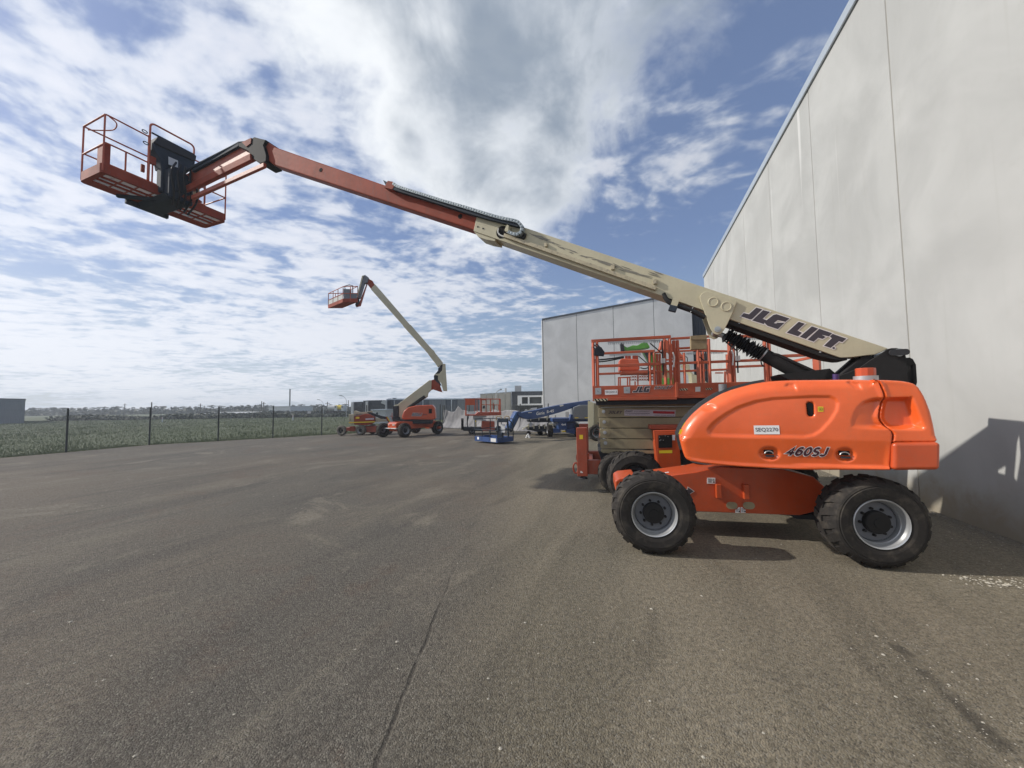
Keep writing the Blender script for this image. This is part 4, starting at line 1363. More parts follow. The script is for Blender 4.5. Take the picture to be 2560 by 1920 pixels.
def relief(P):
    """how far the skin lies behind the flat side, in metres"""
    x, z = P[:, 0], P[:, 1]
    y = np.where(z > crease, ((z - crease) / .58) ** 2 * .055, ((crease - z) / .22) * .030)
    y = y + .010 * (1 - sst(np.abs(z - crease), 0, .02)) * 0
    y += .016 * sst(sdist(P, panel), -.006, .022)
    for c, e in ((dish1c, dish1r), (dish2c, dish2r)):
        q = np.sqrt(((x - c[0]) / abs(e[0] - c[0])) ** 2 + ((z - c[1]) / abs(e[1] - c[1])) ** 2)
        y += .030 * (1 - sst(q, .62, 1.02))
    s = sdist(P, scoop)
    sx0, sx1 = scoop[0][0], scoop[9][0]
    y += (.012 + .085 * sst((x - sx0) / (sx1 - sx0), .05, .75)) * sst(s, 0, .045)
    for v in vents:
        y += .020 * sst(sdist(P, v), 0, .022)
    y += .018 * (1 - sst(np.sqrt(((x - dent[0]) / .085) ** 2 + ((z - dent[1]) / .045) ** 2), .45, 1.05))
    # rolled lip along the lower edge
    lz = .955 + .0 * x
    y -= .026 * sst(x, .42, .72) * (1 - sst(z, .972, .992))
    hw = abs(slot_e[0] - slot_c[0])
    q = np.abs(x - slot_c[0]) ** 2 + np.maximum(0, np.abs(z - slot_c[1]) - (abs(slot_e[1] - slot_c[1]) - hw)) ** 2
    y += .035 * (1 - sst(np.sqrt(q), hw * .8, hw * 1.1))
    return y


def skin(name, outline, radii, depth, mat, parent, step=.012):
    """a moulded cover: relief on the side face, rolled edges, returned inwards by depth"""
    # even out the outline
    O = [Vector((*p, 0)) for p in outline]
    L, rad = [], []
    for i, p in enumerate(O):
        q = O[(i + 1) % len(O)]
        m = max(1, int((q - p).length / .02))
        for k in range(m):
            v = p.lerp(q, k / m)
            L.append((v.x, v.y)); rad.append(radii[i] * (1 - k / m) + radii[(i + 1) % len(O)] * k / m)
    A = np.array(L)
    for _ in range(2):                                  # take the corners off
        A2 = .5 * A + .25 * (np.roll(A, 1, 0) + np.roll(A, -1, 0))
        keep = np.array(rad) < .015
        A = np.where(keep[:, None], A, A2)
    L = [tuple(p) for p in A]
    pts = list(L)
    x0, z0 = A.min(0); x1, z1 = A.max(0)
    gx, gz = np.meshgrid(np.arange(x0, x1, step), np.arange(z0, z1, step))
    gx = gx + (np.arange(gx.shape[0])[:, None] % 2) * step / 2
    G = np.stack([gx.ravel(), gz.ravel()], 1)
    G = G[inside(G, L)]
    d, _ = seg_dist(G, L)
    G = G[d > .0045]
    # close rows near the edge carry the roll
    ring = []
    for dd in (.004, .010, .018, .03):
        ring += [p for p in offset(L, -dd)]
    Rg = np.array(ring)
    dr, _ = seg_dist(Rg, L)
    Rg = Rg[inside(Rg, L) & (dr > .003)]
    allp = [Vector(p) for p in L] + [Vector(p) for p in G] + [Vector(p) for p in Rg]
    n = len(L)
    res = delaunay_2d_cdt(allp, [(i, (i + 1) % n) for i in range(n)], [], 1, 1e-5)
    V = np.array([(v.x, v.y) for v in res[0]])
    d, idx = seg_dist(V, L)
    rr_ = np.array(rad)[idx]
    dd = np.minimum(d, rr_)
    y = relief(V) * sst(d, 0, .05) + relief(V) * (1 - sst(d, 0, .05)) * .55
    y = y + rr_ * 1.0 - np.sqrt(np.maximum(0, rr_ ** 2 - (rr_ - dd) ** 2))
    me = bpy.data.meshes.new(name)
    bound = [i for i, o_ in enumerate(res[3]) if any(k < n for k in o_)]
    inv = {}
    for i in bound:
        for k in res[3][i]:
            if k < n:
                inv[k] = i
    vs = [(p[0], HY + q, p[1]) for p, q in zip(V, y)]
    fs = [tuple(f) for f in res[2]]
    base = len(vs)
    vs += [(L[k][0], HY + depth, L[k][1]) for k in range(n)]
    for k in range(n):
        k2 = (k + 1) % n
        fs.append((inv[k], inv[k2], base + k2, base + k))
    me.from_pydata(vs, [], fs)
    me.materials.append(M[mat])
    bm = bmesh.new(); bm.from_mesh(me)
    bmesh.ops.recalc_face_normals(bm, faces=bm.faces)
    bm.to_mesh(me); bm.free()
    me.shade_smooth()
    o = link(name, me, parent)
    e = o.modifiers.new('edges', 'EDGE_SPLIT'); e.split_angle = R(60)
    return o


out_h = h_l[1:] + h_t + seam + h_b + h_l[:1]
rad_h = [.06] * 4 + [.13] * 6 + [.13] * 7 + [.10] * len(h_t) + [.010] * len(seam) + [.02] * len(h_b) + [.03]
hood = skin('engine_hood', out_h, rad_h, .62, 'hood', lift)
out_r = [(x + .012, z) for x, z in seam[:13]]
cwz = (1.266,1.225)[1]
out_r = [p for p in out_r if p[1] > cwz + .01] + [(seam[13][0] + .012, cwz), (r_o[-1][0], cwz)] + r_o[:-1][::-1]
rad_r = [.010] * (len(out_r) - len(r_o) - 1) + [.010, .02] + [.05] * (len(r_o) - 1)
rear = skin('rear_cover', out_r, rad_r, .62, 'hood', lift)
obj('counterweight', MB().prism([(1.257,1.221),(1.593,1.233),(1.576,0.983),(1.244,0.964)], -1.23, .8), 'orange', lift, bevel=.035, seg=4)
# rubber seals: down the seam, and a fat one behind the nose
obj('seam_seal', MB().tube([(x + .006, HY + .035 + float(relief(np.array([[x, z]]))[0]) * .8, z) for x, z in seam], .012, 8), 'hose', lift, True)
ns = h_l[2:16]
sl_ = [(p[0], p[1]) for p in ns]
ext = offset(out_h, .028)[2:15]
ext2 = [(out_h[i][0], out_h[i][1]) for i in range(2, 15)]
seal = MB()
k = len(ext)
for i in range(k - 1):
    a, b_, c, d = ext[i], ext[i + 1], ext2[i + 1], ext2[i]
    seal.add([(a[0], HY + .20, a[1]), (b_[0], HY + .20, b_[1]), (c[0], HY + .16, c[1]), (d[0], HY + .16, d[1]),
              (a[0], HY + .6, a[1]), (b_[0], HY + .6, b_[1])], [(0, 1, 2, 3), (1, 0, 4, 5)])
obj('nose_seal', seal, 'hose', lift, True)
# far side cover (its shadow falls on the wall)
obj('tank_cover', MB().prism([(.0, 1.0), (.0, 1.45), (.25, 1.72), (.9, 1.78), (1.4, 1.74), (1.55, 1.2), (1.5, .98)], .35, .8), 'orange', lift, bevel=.02)
# latches in the dishes, slot liner, badges
for c in (dish1c, dish2c):
    lt = obj('latch', MB().box((c[0] - .045, HY + .030, c[1] - .006), (c[0] + .04, HY + .062, c[1] + .036)), 'hole', lift, bevel=.006)
    obj('latch_pull', MB().tube([(c[0] + .038 * math.cos(R(a)) - .003, HY + .022, c[1] - .006 + .030 * math.sin(R(a))) for a in range(10, 171, 20)], .0055, 6), 'galv', lt, True)
    obj('latch_bar', MB().box((c[0] - .03, HY + .022, c[1] - .034), (c[0] + .042, HY + .05, c[1] - .018)), 'dark', lt)
hw_, hh_ = abs(slot_e[0] - slot_c[0]) * .8, abs(slot_e[1] - slot_c[1]) * .9
ry = HY + .016 + ((slot_c[1] - crease) / .58) ** 2 * .055
obj('hand_slot', MB().prism(arc((slot_c[0], slot_c[1] + hh_ - hw_), hw_, 0, 180, 10) + arc((slot_c[0], slot_c[1] - hh_ + hw_), hw_, 180, 360, 10), ry + .010, ry + .05), 'hole', lift)


def hood_y(q, lift_=.004):
    P_ = np.array([q])
    return HY + float(relief(P_)[0]) - lift_


def hood_decal(name, view, quad, mat, lift_=.003):
    q = TR_hood[name] if False else quad
    return q


seq = [(0.158,1.278),(0.383,1.282),(0.381,1.372),(0.156,1.369)]
mb = MB()
mb.add([(x, hood_y((x, z)), z) for x, z in seq], [(0, 1, 2, 3)])
pl_ = obj('number_plate', mb, 'white', lift)
ins = [(seq[0][0] * .93 + seq[2][0] * .07, seq[0][1] * .76 + seq[3][1] * .24), (seq[1][0] * .95 + seq[0][0] * .05, seq[1][1] * .74 + seq[2][1] * .26),
       (seq[2][0] * .95 + seq[3][0] * .05, seq[2][1] * .74 + seq[1][1] * .26), (seq[3][0] * .94 + seq[2][0] * .06, seq[3][1] * .74 + seq[0][1] * .26)]
mb = text_quad(MB(), 'SEQ2270', ins, 0, .006)
mb.v = [(x, hood_y((x, z), .006), z) for x, y, z in mb.v]
obj('lettering', mb, 'print', pl_)
tq = [(0.42,1.068),(0.773,1.068),(0.787,1.16),(0.448,1.159)]
for ex_t, mt, lf in ((.13, 'outline', .004), (0, 'maroon', .0065)):
    obj('lettering', block_text(MB(), '460SJ', tq, 0, .22, ex_t, .22, lambda q: hood_y(q, lf)), mt, lift)
# yellow warning squares
yq = [(0.715,1.509),(0.76,1.509),(0.763,1.559),(0.718,1.56)]
mb = MB().add([(x, hood_y((x, z), .004), z) for x, z in yq], [(0, 1, 2, 3)])
yl = obj('warning_label', mb, 'yellow', lift)
cx, cz = sum(p[0] for p in yq) / 4, sum(p[1] for p in yq) / 4
s_ = (yq[1][0] - yq[0][0]) / 2
mb = MB()
for a in ((-.66, -.66, .66, -.5), (-.66, .5, .66, .66), (-.66, -.5, -.5, .5), (.5, -.5, .66, .5), (-.2, -.25, .2, .2)):
    mb.add([(cx + a[0] * s_, hood_y((cx, cz), .006), cz + a[1] * s_), (cx + a[2] * s_, hood_y((cx, cz), .006), cz + a[1] * s_),
            (cx + a[2] * s_, hood_y((cx, cz), .006), cz + a[3] * s_), (cx + a[0] * s_, hood_y((cx, cz), .006), cz + a[3] * s_)], [(0, 1, 2, 3)])
obj('marking', mb, 'print', yl)
for q in ([(-0.56,1.267),(-0.534,1.261),(-0.514,1.315),(-0.541,1.32)], [(-0.53,1.33),(-0.519,1.339),(-0.482,1.395),(-0.491,1.397)]):
    obj('nose_label', MB().add([(x - .006, HY + .075, z) for x, z in q], [(0, 1, 2, 3)]), 'yellow', lift)

# exhaust stub, filler cap, knob behind the hood line
ex0, ex1 = (-0.082,1.731), (-0.084,1.82)
obj('exhaust_stub', MB().tube([(ex0[0], -.95, ex0[1] - .1), (ex1[0], -.95, ex1[1])], .042, 16), 'grey_plastic', lift, True)
c0, c1 = (1.243,1.861), (1.245,1.947)
obj('beacon_cap', MB().tube([(c0[0], -.82, c0[1] - .03), (c1[0], -.82, c1[1])], .083, 10), 'orange', lift, bevel=.006)
obj('beacon_base', MB().tube([(c0[0], -.82, c0[1] - .06), (c0[0], -.82, c0[1] + .004)], .10, 20), 'galv', lift, True)
k0, k1 = (1.1,1.86), (1.103,1.914)
obj('purple_cap', MB().tube([(k0[0], -.5, k0[1] - .1), (k1[0], -.5, k1[1])], .03, 14), 'purple', lift, True)

# ---- upright that carries the boom
up1 = [(1.42,1.992),(1.526,2.078),(1.608,2.136),(1.648,2.167),(1.681,2.195),(1.717,2.203),(1.769,2.2),(1.796,2.187),(1.819,2.159),(1.834,2.12),(1.838,2.088),(1.839,2.016)]
up1 = up1 + [(up1[-1][0] + .01, 1.3), (.6, 1.3), (.75, 1.7)]
obj('upright', MB().prism(up1, -.24, -.205).prism(up1, .205, .24), 'black', lift, bevel=.006)
pp = (1.773,2.148)
obj('pivot_pin', MB().tube([(pp[0], -.262, pp[1]), (pp[0], .262, pp[1])], .045, 20), 'galv', lift, True)
obj('pin_keeper', MB().prism(arc((pp[0] - .06, pp[1]), .035, 90, 270) + arc((pp[0] + .05, pp[1]), .035, -90, 90), -.275, -.2625), 'dark', lift)
bp = [(1.889,2.096),(1.931,2.092),(1.953,2.058),(1.972,2.011),(1.971,1.812)]
bp = bp + [(bp[-1][0], 1.3), (bp[0][0] - .05, 1.3)]
hl = [(1.938,2.004),(1.948,1.981),(1.948,1.954),(1.939,1.92),(1.929,1.927),(1.926,1.959),(1.929,1.991)]
mb = MB()
# plate with the slotted hole: outer polygon bridged to the hole
for y in (-.12, -.09):
    pass
cen = (sum(p[0] for p in hl) / 7, sum(p[1] for p in hl) / 7)
outer = bp
xs = [p[0] for p in hl]; zs = [p[1] for p in hl]
hx0, hx1, hz0, hz1 = min(xs), max(xs), min(zs), max(zs)
bx0 = min(p[0] for p in bp)
left_poly = [(bx0, 1.3), (hx0, 1.3), (hx0, bp[0][1] - .0), (bp[0][0], bp[0][1])]
right_poly = [(hx1, 1.3), (bp[-1][0], 1.3)] + bp[2:5][::-1] + [(hx1, bp[2][1] + .02)]
midlow = [(hx0, 1.3), (hx1, 1.3), (hx1, hz0), (hx0, hz0)]
midup = [(hx0, hz1), (hx1, hz1), (hx1, bp[2][1] + .02), (hx0, bp[1][1])]
for pl2 in (left_poly, midlow, midup, right_poly):
    mb.prism(pl2, -.12, -.09)
obj('lug_plate', mb, 'black', lift)
obj('upright_web', MB().prism([(.75, 1.2), (up1[-3][0] + .0, 1.2), (up1[-1][0] - .12, 1.95), (1.15, 2.0)], -.2, .2), 'black', lift)
# tower link, lower left of the upright
la, lb_ = (1.3,1.884), (1.464,2.054)
obj('tower_link', MB().beam((la[0], -.1, la[1]), (lb_[0] + .1, -.1, lb_[1] + .09), .1, .10).beam((la[0], .12, la[1]), (lb_[0] + .1, .12, lb_[1] + .09), .1, .10), 'black', lift, bevel=.01)

# ---- boom: cream base section
YB = -.17
tL, tR_ = (-3.524,4.875), (1.716,2.207)
bL, bM, bR = (-3.607,4.559), (0.2,2.662), (1.263,2.128)
tail = [(1.287,2.125),(1.374,2.125),(1.527,2.139),(1.593,2.143),(1.659,2.171),(1.717,2.209)]
base = [tL, tail[-1]] + tail[::-1][1:] + [bR, bM, bL]
obj('boom_base', MB().prism(base, YB, -YB), 'cream', lift, bevel=.008)
# flared mouth, underside lip
ml = [(-3.607,4.559),(-3.529,4.454),(-3.372,4.379),(-3.219,4.327)]
obj('boom_mouth', MB().prism(ml + [(-3.218,4.385)], YB + .02, -YB - .02), 'cream', lift)
# wear pad and bolts near the mouth
for a, b_ in ((62, 115), (118, 133), (295, 232)):
    q = {(62,115):(-3.523,4.617),(118,133):(-3.426,4.569),(295,232):(-3.126,4.358)}[(a,b_,)]
    obj('bolt', MB().lathe([(.012, -.004), (.014, 0), (.014, .01)], 8, (q[0], YB - .004, q[1]), cap0=True), 'dark', lift)
# dark hose tray under the lower half
tr = [(0.131,2.695),(1.263,2.132),(1.34,2.119),(1.339,2.095),(1.285,2.095),(1.189,2.119),(1.091,2.155),(0.197,2.604),(0.112,2.647)]
obj('hose_tray', MB().prism(tr, YB + .025, -YB - .025), 'black', lift)
for a, b_ in ((65, 378), (1660, 950)):
    q = {(65,378):(0.239,2.64),(1660,950):(1.08,2.208)}[(a,b_,)]
    obj('bolt', MB().lathe([(.010, 0), (.010, .02)], 8, (q[0], YB + .012, q[1]), cap0=True), 'galv', lift)
# cream pipe tray along the upper half, dirty face above it
pt = [(-3.021,4.392),(-0.753,3.237),(-0.765,3.179),(-3.038,4.338)]
obj('pipe_tray', MB().prism(pt, YB - .06, YB - .003), 'cream_dirty', lift, bevel=.006)
q1 = [(-2.658,4.377),(-0.712,3.405),(-0.764,3.325),(-2.691,4.306)]
for a, b_, c, d in ((1480, 530, 1520, 575), (1925, 680, 1965, 728), (775, 300, 803, 332)):
    p, q = {(1480,530):(-1.361,3.629),(1925,680):(-0.794,3.344),(775,300):(-2.36,4.121)}[(a,b_,)], {(1520,575):(-1.309,3.559),(1965,728):(-0.747,3.274),(803,332):(-2.318,4.066)}[(c,d,)]
    obj('tray_bracket', MB().box((p[0], YB - .045, q[1]), (q[0], YB - .002, p[1])), 'cream_dirty', lift, bevel=.004)
# grease and scuffs: a ragged film along the same strip
def film():
    r = random.Random(5)
    mb = MB()
    ref = [(-2.629,4.335),(-2.442,4.241),(-2.321,4.167),(-2.172,4.09),(-1.954,3.95),(-1.741,3.837),(-1.467,3.688),(-1.307,3.622),(-1.075,3.491),(-0.886,3.404),(-0.712,3.413)]
    for (x0, z0), (x1, z1) in zip(ref, ref[1:]):
        for k in range(5):
            t = r.random()
            x, z = x0 + (x1 - x0) * t, z0 + (z1 - z0) * t + r.gauss(0, .014)
            L, hgt = r.uniform(.05, .28), r.uniform(.003, .011)
            sl = -.50 + r.gauss(0, .10)
            mb.flat([(x - L / 2, z - sl * L / 2), (x - L * .2, z - sl * L * .2 - hgt), (x + L * .3, z + sl * L * .3 - hgt * .7), (x + L / 2, z + sl * L / 2),
                     (x + L * .2, z + sl * L * .2 + hgt), (x - L * .3, z - sl * L * .3 + hgt * .6)], YB - .0030 - .0004 * len(mb.f) / 8)
    tag(obj('grease_smears', mb, 'grease', lift), kind='stuff')


M['grease'] = plain('grease_film', (0.20, 0.185, 0.15), 0.4, 0.0, 0.45, 30)
film()
# hoses leaving the tray, clamp block, tie
hp = [(-0.662,3.142),(-0.63,3.067),(-0.587,3.013),(-0.499,2.965),(-0.324,2.877),(-0.231,2.815),(-0.158,2.765)]
for k in range(4):
    obj('hose', MB().tube(smooth_path([(x, YB - .015 + .03 * k, z - .012 + .012 * (k % 2)) for x, z in hp], 5), .026, 8), 'hose', lift, True)
p, q = (-0.503,3.018), (-0.54,2.936)
obj('clamp_plate', MB().beam((p[0], YB - .04, p[1] + .02), (q[0], YB - .04, q[1]), .03, .085, (1, 0, .3)), 'cream', lift)
p, q = (-0.538,2.941), (-0.567,2.864)
obj('clamp_block', MB().beam((p[0], YB - .03, p[1]), (q[0], YB - .03, q[1]), .07, .10, (1, 0, .3)), 'navy_black', lift, bevel=.008)
p, q = (-0.3,2.901), (-0.338,2.828)
obj('tie', MB().beam((p[0], YB - .03, p[1]), (q[0], YB - .03, q[1]), .006, .008), 'offwhite', lift)
# lift cylinder bracket with two bosses and a pin
br = [(-0.107,3.088),(-0.158,3.089),(-0.196,3.064),(-0.216,3.027),(-0.211,2.985),(-0.184,2.882),(-0.147,2.748),(-0.103,2.588),(-0.073,2.529),(-0.028,2.499),(0.017,2.511),(0.05,2.549),(0.098,2.637),(0.157,2.764),(0.206,2.891),(0.213,2.916),(0.181,2.94),(0.05,3.007)]
for y0, y1 in ((YB - .035, YB - .003), (-YB + .003, -YB + .035)):
    obj('cylinder_bracket', MB().prism(br, y0, y1), 'cream', lift, bevel=.006)
for a, b_ in ((1275, 778), (1615, 895)):
    c = {(1275,778):(-0.059,2.939),(1615,895):(0.091,2.862)}[(a,b_,)]
    obj('boss', MB().lathe([(.064, 0), (.064, -.006), (.060, -.010), (.052, -.010), (.048, -.004), (.046, -.004), (.001, -.004)], 32, (c[0], YB - .035, c[1])), 'cream', lift, True)
pc = (-0.023,2.57)
obj('cylinder_pin', MB().tube([(pc[0], YB - .06, pc[1]), (pc[0], -YB + .06, pc[1])], .038, 18).tube([(pc[0], YB - .072, pc[1]), (pc[0], YB - .06, pc[1])], .02, 8), 'galv', lift, True)

# lettering on the boom side
L_J = [(0.257,2.724),(0.292,2.763),(0.348,2.741),(0.433,2.819),(0.497,2.79),(0.389,2.684),(0.374,2.674),(0.354,2.675)]
L_L = [(0.38,2.658),(0.507,2.779),(0.578,2.749),(0.496,2.669),(0.537,2.648),(0.513,2.617),(0.506,2.599)]
L_G = [(0.513,2.622),(0.539,2.647),(0.615,2.707),(0.648,2.712),(0.78,2.645),(0.736,2.608),(0.657,2.637),(0.612,2.602),(0.64,2.595),(0.647,2.604),(0.726,2.596),(0.652,2.522),(0.544,2.574),(0.526,2.596)]
L_2 = [(0.744,2.47),(0.875,2.595),(0.935,2.565),(0.857,2.487),(0.901,2.455),(0.86,2.415)]
L_I = [(0.877,2.408),(1.005,2.526),(1.067,2.494),(0.936,2.376)]
L_F = [(0.954,2.367),(1.077,2.49),(1.201,2.426),(1.168,2.389),(1.098,2.415),(1.136,2.385),(1.103,2.363),(1.061,2.381),(1.014,2.337)]
L_T = [(1.177,2.389),(1.205,2.417),(1.334,2.35),(1.293,2.31),(1.262,2.325),(1.178,2.249),(1.114,2.28),(1.195,2.365)]
cR = (1.207,2.246)
ol, lt = MB(), MB()
for i, g in enumerate((L_J, L_L, L_G, L_2, L_I, L_F, L_T)):
    ol.flat(offset(g, .0105), YB - .0030 - .0002 * i)
    lt.flat(g, YB - .0052 - .0001 * i)
ol.flat(arc(cR, .022, 0, 345, 20), YB - .0046)
lt.flat(arc(cR, .013, 0, 345, 16), YB - .0062)
obj('lettering_outline', ol, 'outline', lift)
obj('lettering', lt, M['print'], lift)

# ---- boom: orange fly section
YF = -.135
f_tl, f_bl = (-8.461,7.323), (-8.52,6.957)
f_t1, f_b1 = (-3.522,4.787), (-3.608,4.587)
ex_ = lambda a, b, x: (x, a[1] + (b[1] - a[1]) * (x - a[0]) / (b[0] - a[0]))
f_top0, f_bot0 = ex_(f_tl, f_t1, -2.2), ex_(f_bl, f_b1, -2.2)
tip = [(-8.687,7.094),(-8.815,7.434),(-8.724,7.546),(-8.627,7.469),(-8.461,7.346)]
hb = .028
fly = [f_top0] + tip[::-1] + [f_bl, f_bot0]
obj('boom_fly', MB().prism(fly, YF, -YF), 'orange_fade', lift, bevel=.03, seg=3)
for a, b_ in ((545, 283), (1485, 596)):
    q = {(545,283):(-7.12,6.499),(1485,596):(-3.878,4.882)}[(a,b_,)]
    obj('hole_cover', MB().lathe([(.001, -.002), (.04, -.002), (.042, .004)], 20, (q[0], YF - .003, q[1])), 'hole', lift)

# ---- cable carrier riding on the boom
cc = [(-5.173,5.683)] + [(-5.047,5.595),(-4.561,5.355),(-4.159,5.157),(-3.719,4.949),(-3.322,4.755),(-3.065,4.636),(-2.815,4.538),(-2.742,4.484),(-2.701,4.408),(-2.722,4.337),(-2.789,4.314),(-2.868,4.341),(-2.932,4.381)]
path = smooth_path([(x, 0, z) for x, z in cc], 24)
link_me = MB().box((-.023, -.045, -.024), (.023, .045, .024)).box((-.012, -.048, -.013), (.014, -.0452, .013))
lm = link_me.mesh('chain_link', 'link')
acc, nxt = 0.0, 0.0
for a, b_ in zip(path, path[1:]):
    L_ = (b_ - a).length
    while nxt <= acc + L_:
        p = a.lerp(b_, (nxt - acc) / L_)
        d = (b_ - a).normalized()
        o = link('chain_link', lm, lift)
        o.matrix_local = Matrix.Translation((p.x, -.24, p.z)) @ Matrix.Rotation(-math.atan2(d.z, d.x), 4, 'Y')
        bb = o.modifiers.new('bevel', 'BEVEL'); bb.width = .006; bb.segments = 2
        nxt += .0535
    acc += L_
tray = [(-5.433,5.828),(-5.078,5.596),(-4.589,5.359),(-4.183,5.159),(-3.741,4.946),(-3.341,4.755),(-3.082,4.634),(-2.811,4.524),(-2.772,4.481),(-2.772,4.443),(-3.083,4.578),(-3.363,4.7),(-3.774,4.89),(-4.184,5.096),(-4.589,5.295),(-5.078,5.532),(-5.353,5.676)]
obj('carrier_tray', MB().prism(tray, -.255, -.16), 'navy_black', lift)
q = [(-5.407,5.676),(-5.323,5.787),(-5.215,5.746),(-5.154,5.658),(-5.221,5.597)]
obj('carrier_bracket', MB().prism(q, -.26, -.12), 'orange_fade', lift, bevel=.006)
c = (-3.083,4.445)
obj('carrier_hole', MB().lathe([(.001, -.004), (.10, -.004), (.104, .006)], 28, (c[0], YB - .004, c[1])), 'hole', lift)
q = [(-2.995,4.414),(-2.945,4.496),(-2.916,4.471),(-2.927,4.374),(-2.967,4.381)]
obj('carrier_clip', MB().prism(q, -.29, -.175), 'cream', lift, bevel=.005)
hp_ = [(-3.135,4.505),(-3.146,4.454),(-3.116,4.4),(-3.045,4.354)]
obj('hose_loop', MB().tube(smooth_path([(x, -.19, z) for x, z in hp_], 6), .012, 8), 'offwhite', lift, True)
hp_ = [(-2.676,4.34),(-2.706,4.28),(-2.785,4.27),(-2.884,4.321)]
obj('hose_loop', MB().tube(smooth_path([(x, -.19, z) for x, z in hp_], 6), .03, 8), 'hose', lift, True)

# ---- lift cylinder with its rubber boot
q0 = (0.014,2.579)
ca, cb_, cc_ = (0.097,2.535), (0.516,2.222), (1.015,1.877)
ca, cb_, cc_ = [Vector((p[0], 0, p[1])) for p in (ca, cb_, cc_)]
ax_ = (cc_ - ca).normalized()
cb_ = ca + ax_ * (cb_ - ca).dot(ax_)
end = ca + ax_ * ((cc_ - ca).length + .45)
obj('cylinder_rod', MB().tube([(pc[0], 0, pc[1]), tuple(cb_)], .035, 16), 'galv', lift, True)
obj('cylinder_barrel', MB().tube([tuple(cb_ - ax_ * .02), tuple(end)], .083, 24).tube([tuple(cb_ - ax_ * .03), tuple(cb_)], .089, 24), 'black', lift, True)
r_ = random.Random(2)
Lb = (cb_ - ca).length
np_, mb = 17, MB()
vs, n = [], 28
u = ax_.cross(Vector((0, 1, 0))).normalized()
v = Vector((0, 1, 0))
for i in range(np_ * 2 + 1):
    s = i / (np_ * 2)
    peak = i % 2
    rad = (.058 if not peak else .112 * r_.uniform(.85, 1.08)) * (1 if s < .93 else .9)
    tilt = r_.uniform(-.02, .02)
    sag = -.012 * math.sin(s * math.pi)
    for k in range(n):
        a = 2 * math.pi * k / n
        rr_ = rad * (1 + .05 * math.sin(3 * a + i))
        p = ca + ax_ * (Lb * s + tilt * math.cos(a)) + (u * math.cos(a) + v * math.sin(a)) * rr_ + Vector((0, 0, sag))
        vs.append(tuple(p))
fs = [(i * n + k, i * n + (k + 1) % n, (i + 1) * n + (k + 1) % n, (i + 1) * n + k) for i in range(np_ * 2) for k in range(n)]
obj('cylinder_boot', MB().add(vs, fs), 'hose', lift)
obj('boot_clip', MB().tube([tuple(cb_ - ax_ * .012), tuple(cb_ + ax_ * .006)], .096, 24), 'galv', lift, True)
p0, p1, p2 = (0.617,2.224), (0.667,2.206), (1.183,1.878)
obj('cylinder_pipe', MB().tube([(p0[0] - .01, -.06, p0[1] - .03), (p0[0], -.06, p0[1]), (p1[0], -.06, p1[1]), (p2[0] + .15, -.06, p2[1] - .08)], .021, 8), 'black', lift, True)
p0, p1, p2 = (0.473,2.145), (0.483,2.088), (0.508,2.065)
obj('hose', MB().tube(smooth_path([(p[0], -.08, p[1]) for p in (p0, p1, p2)], 5), .008, 6), 'hose', lift, True)


# ---- jib: elbow, parallel arms, lower link
el = [(-9.066,7.705),(-9.275,7.683),(-9.606,7.703),(-9.569,7.601),(-9.267,7.429),(-9.098,7.203),(-8.871,7.034),(-8.669,7.028),(-8.658,7.18),(-8.759,7.429),(-8.684,7.532),(-8.89,7.622)]
obj('elbow', MB().prism(el, -.2, .2), 'black', lift, bevel=.02)
ec = [(-9.455,7.674),(-9.146,7.693),(-9.158,7.571),(-9.303,7.53)]
obj('elbow_cheek', MB().prism(ec, -.215, .215), 'orange_fade', lift)
a0, a1 = (-9.135,7.246), (-11.62,7.015)
b0, b1 = (-9.621,7.83), (-11.985,7.572)
for (p, q), y, ww in (((a0, a1), -.20, .06), ((b0, b1), .10, .06)):
    obj('jib_arm', MB().beam((p[0], y, p[1]), (q[0], y, q[1]), ww, .16), 'orange_fade', lift, bevel=.012)
m0, m1 = (-9.288,7.566), (-11.723,7.323)
obj('jib_tube', MB().beam((m0[0], -.02, m0[1] - .0), (m1[0], -.02, m1[1] - .0), .22, .34), 'red_old', lift, bevel=.02)
h0, h1 = (-9.599,7.669), (-11.308,7.467)
obj('jib_hoses', MB().beam((h0[0], -.14, h0[1] + .03), (h1[0], -.14, h1[1] + .03), .10, .12).tube([(h0[0] + .35, -.12, h0[1] + .02), (h0[0], -.16, h0[1] + .06), (h1[0], -.2, h1[1] + .07), (h1[0] - .4, -.25, h1[1] - .1)], .035, 8), 'navy_black', lift, bevel=.02)
l0, l1 = (-8.689,6.948), (-11.22,6.756)
obj('jib_link', MB().beam((l0[0], -.2, l0[1]), (l1[0], -.2, l1[1]), .07, .10), 'red_old', lift, bevel=.012)

# ---- platform (its own frame: x along the long side, y outwards)
PL, PWd, ZF = 2.55, .97, 6.80
ZT, ZM, ZR, ZG = 7.01, 7.476, 8.11, 8.454


def bobj(name, mb, mat, smooth=False, bevel=0.0, seg=2):
    return obj(name, mb.xf(BMx), mat, lift, smooth, bevel, seg)


def rrect(x0, x1, y0, y1, r, n=5):
    return arc((x1 - r, y1 - r), r, 0, 90, n) + arc((x0 + r, y1 - r), r, 90, 180, n) + arc((x0 + r, y0 + r), r, 180, 270, n) + arc((x1 - r, y0 + r), r, 270, 360, n)


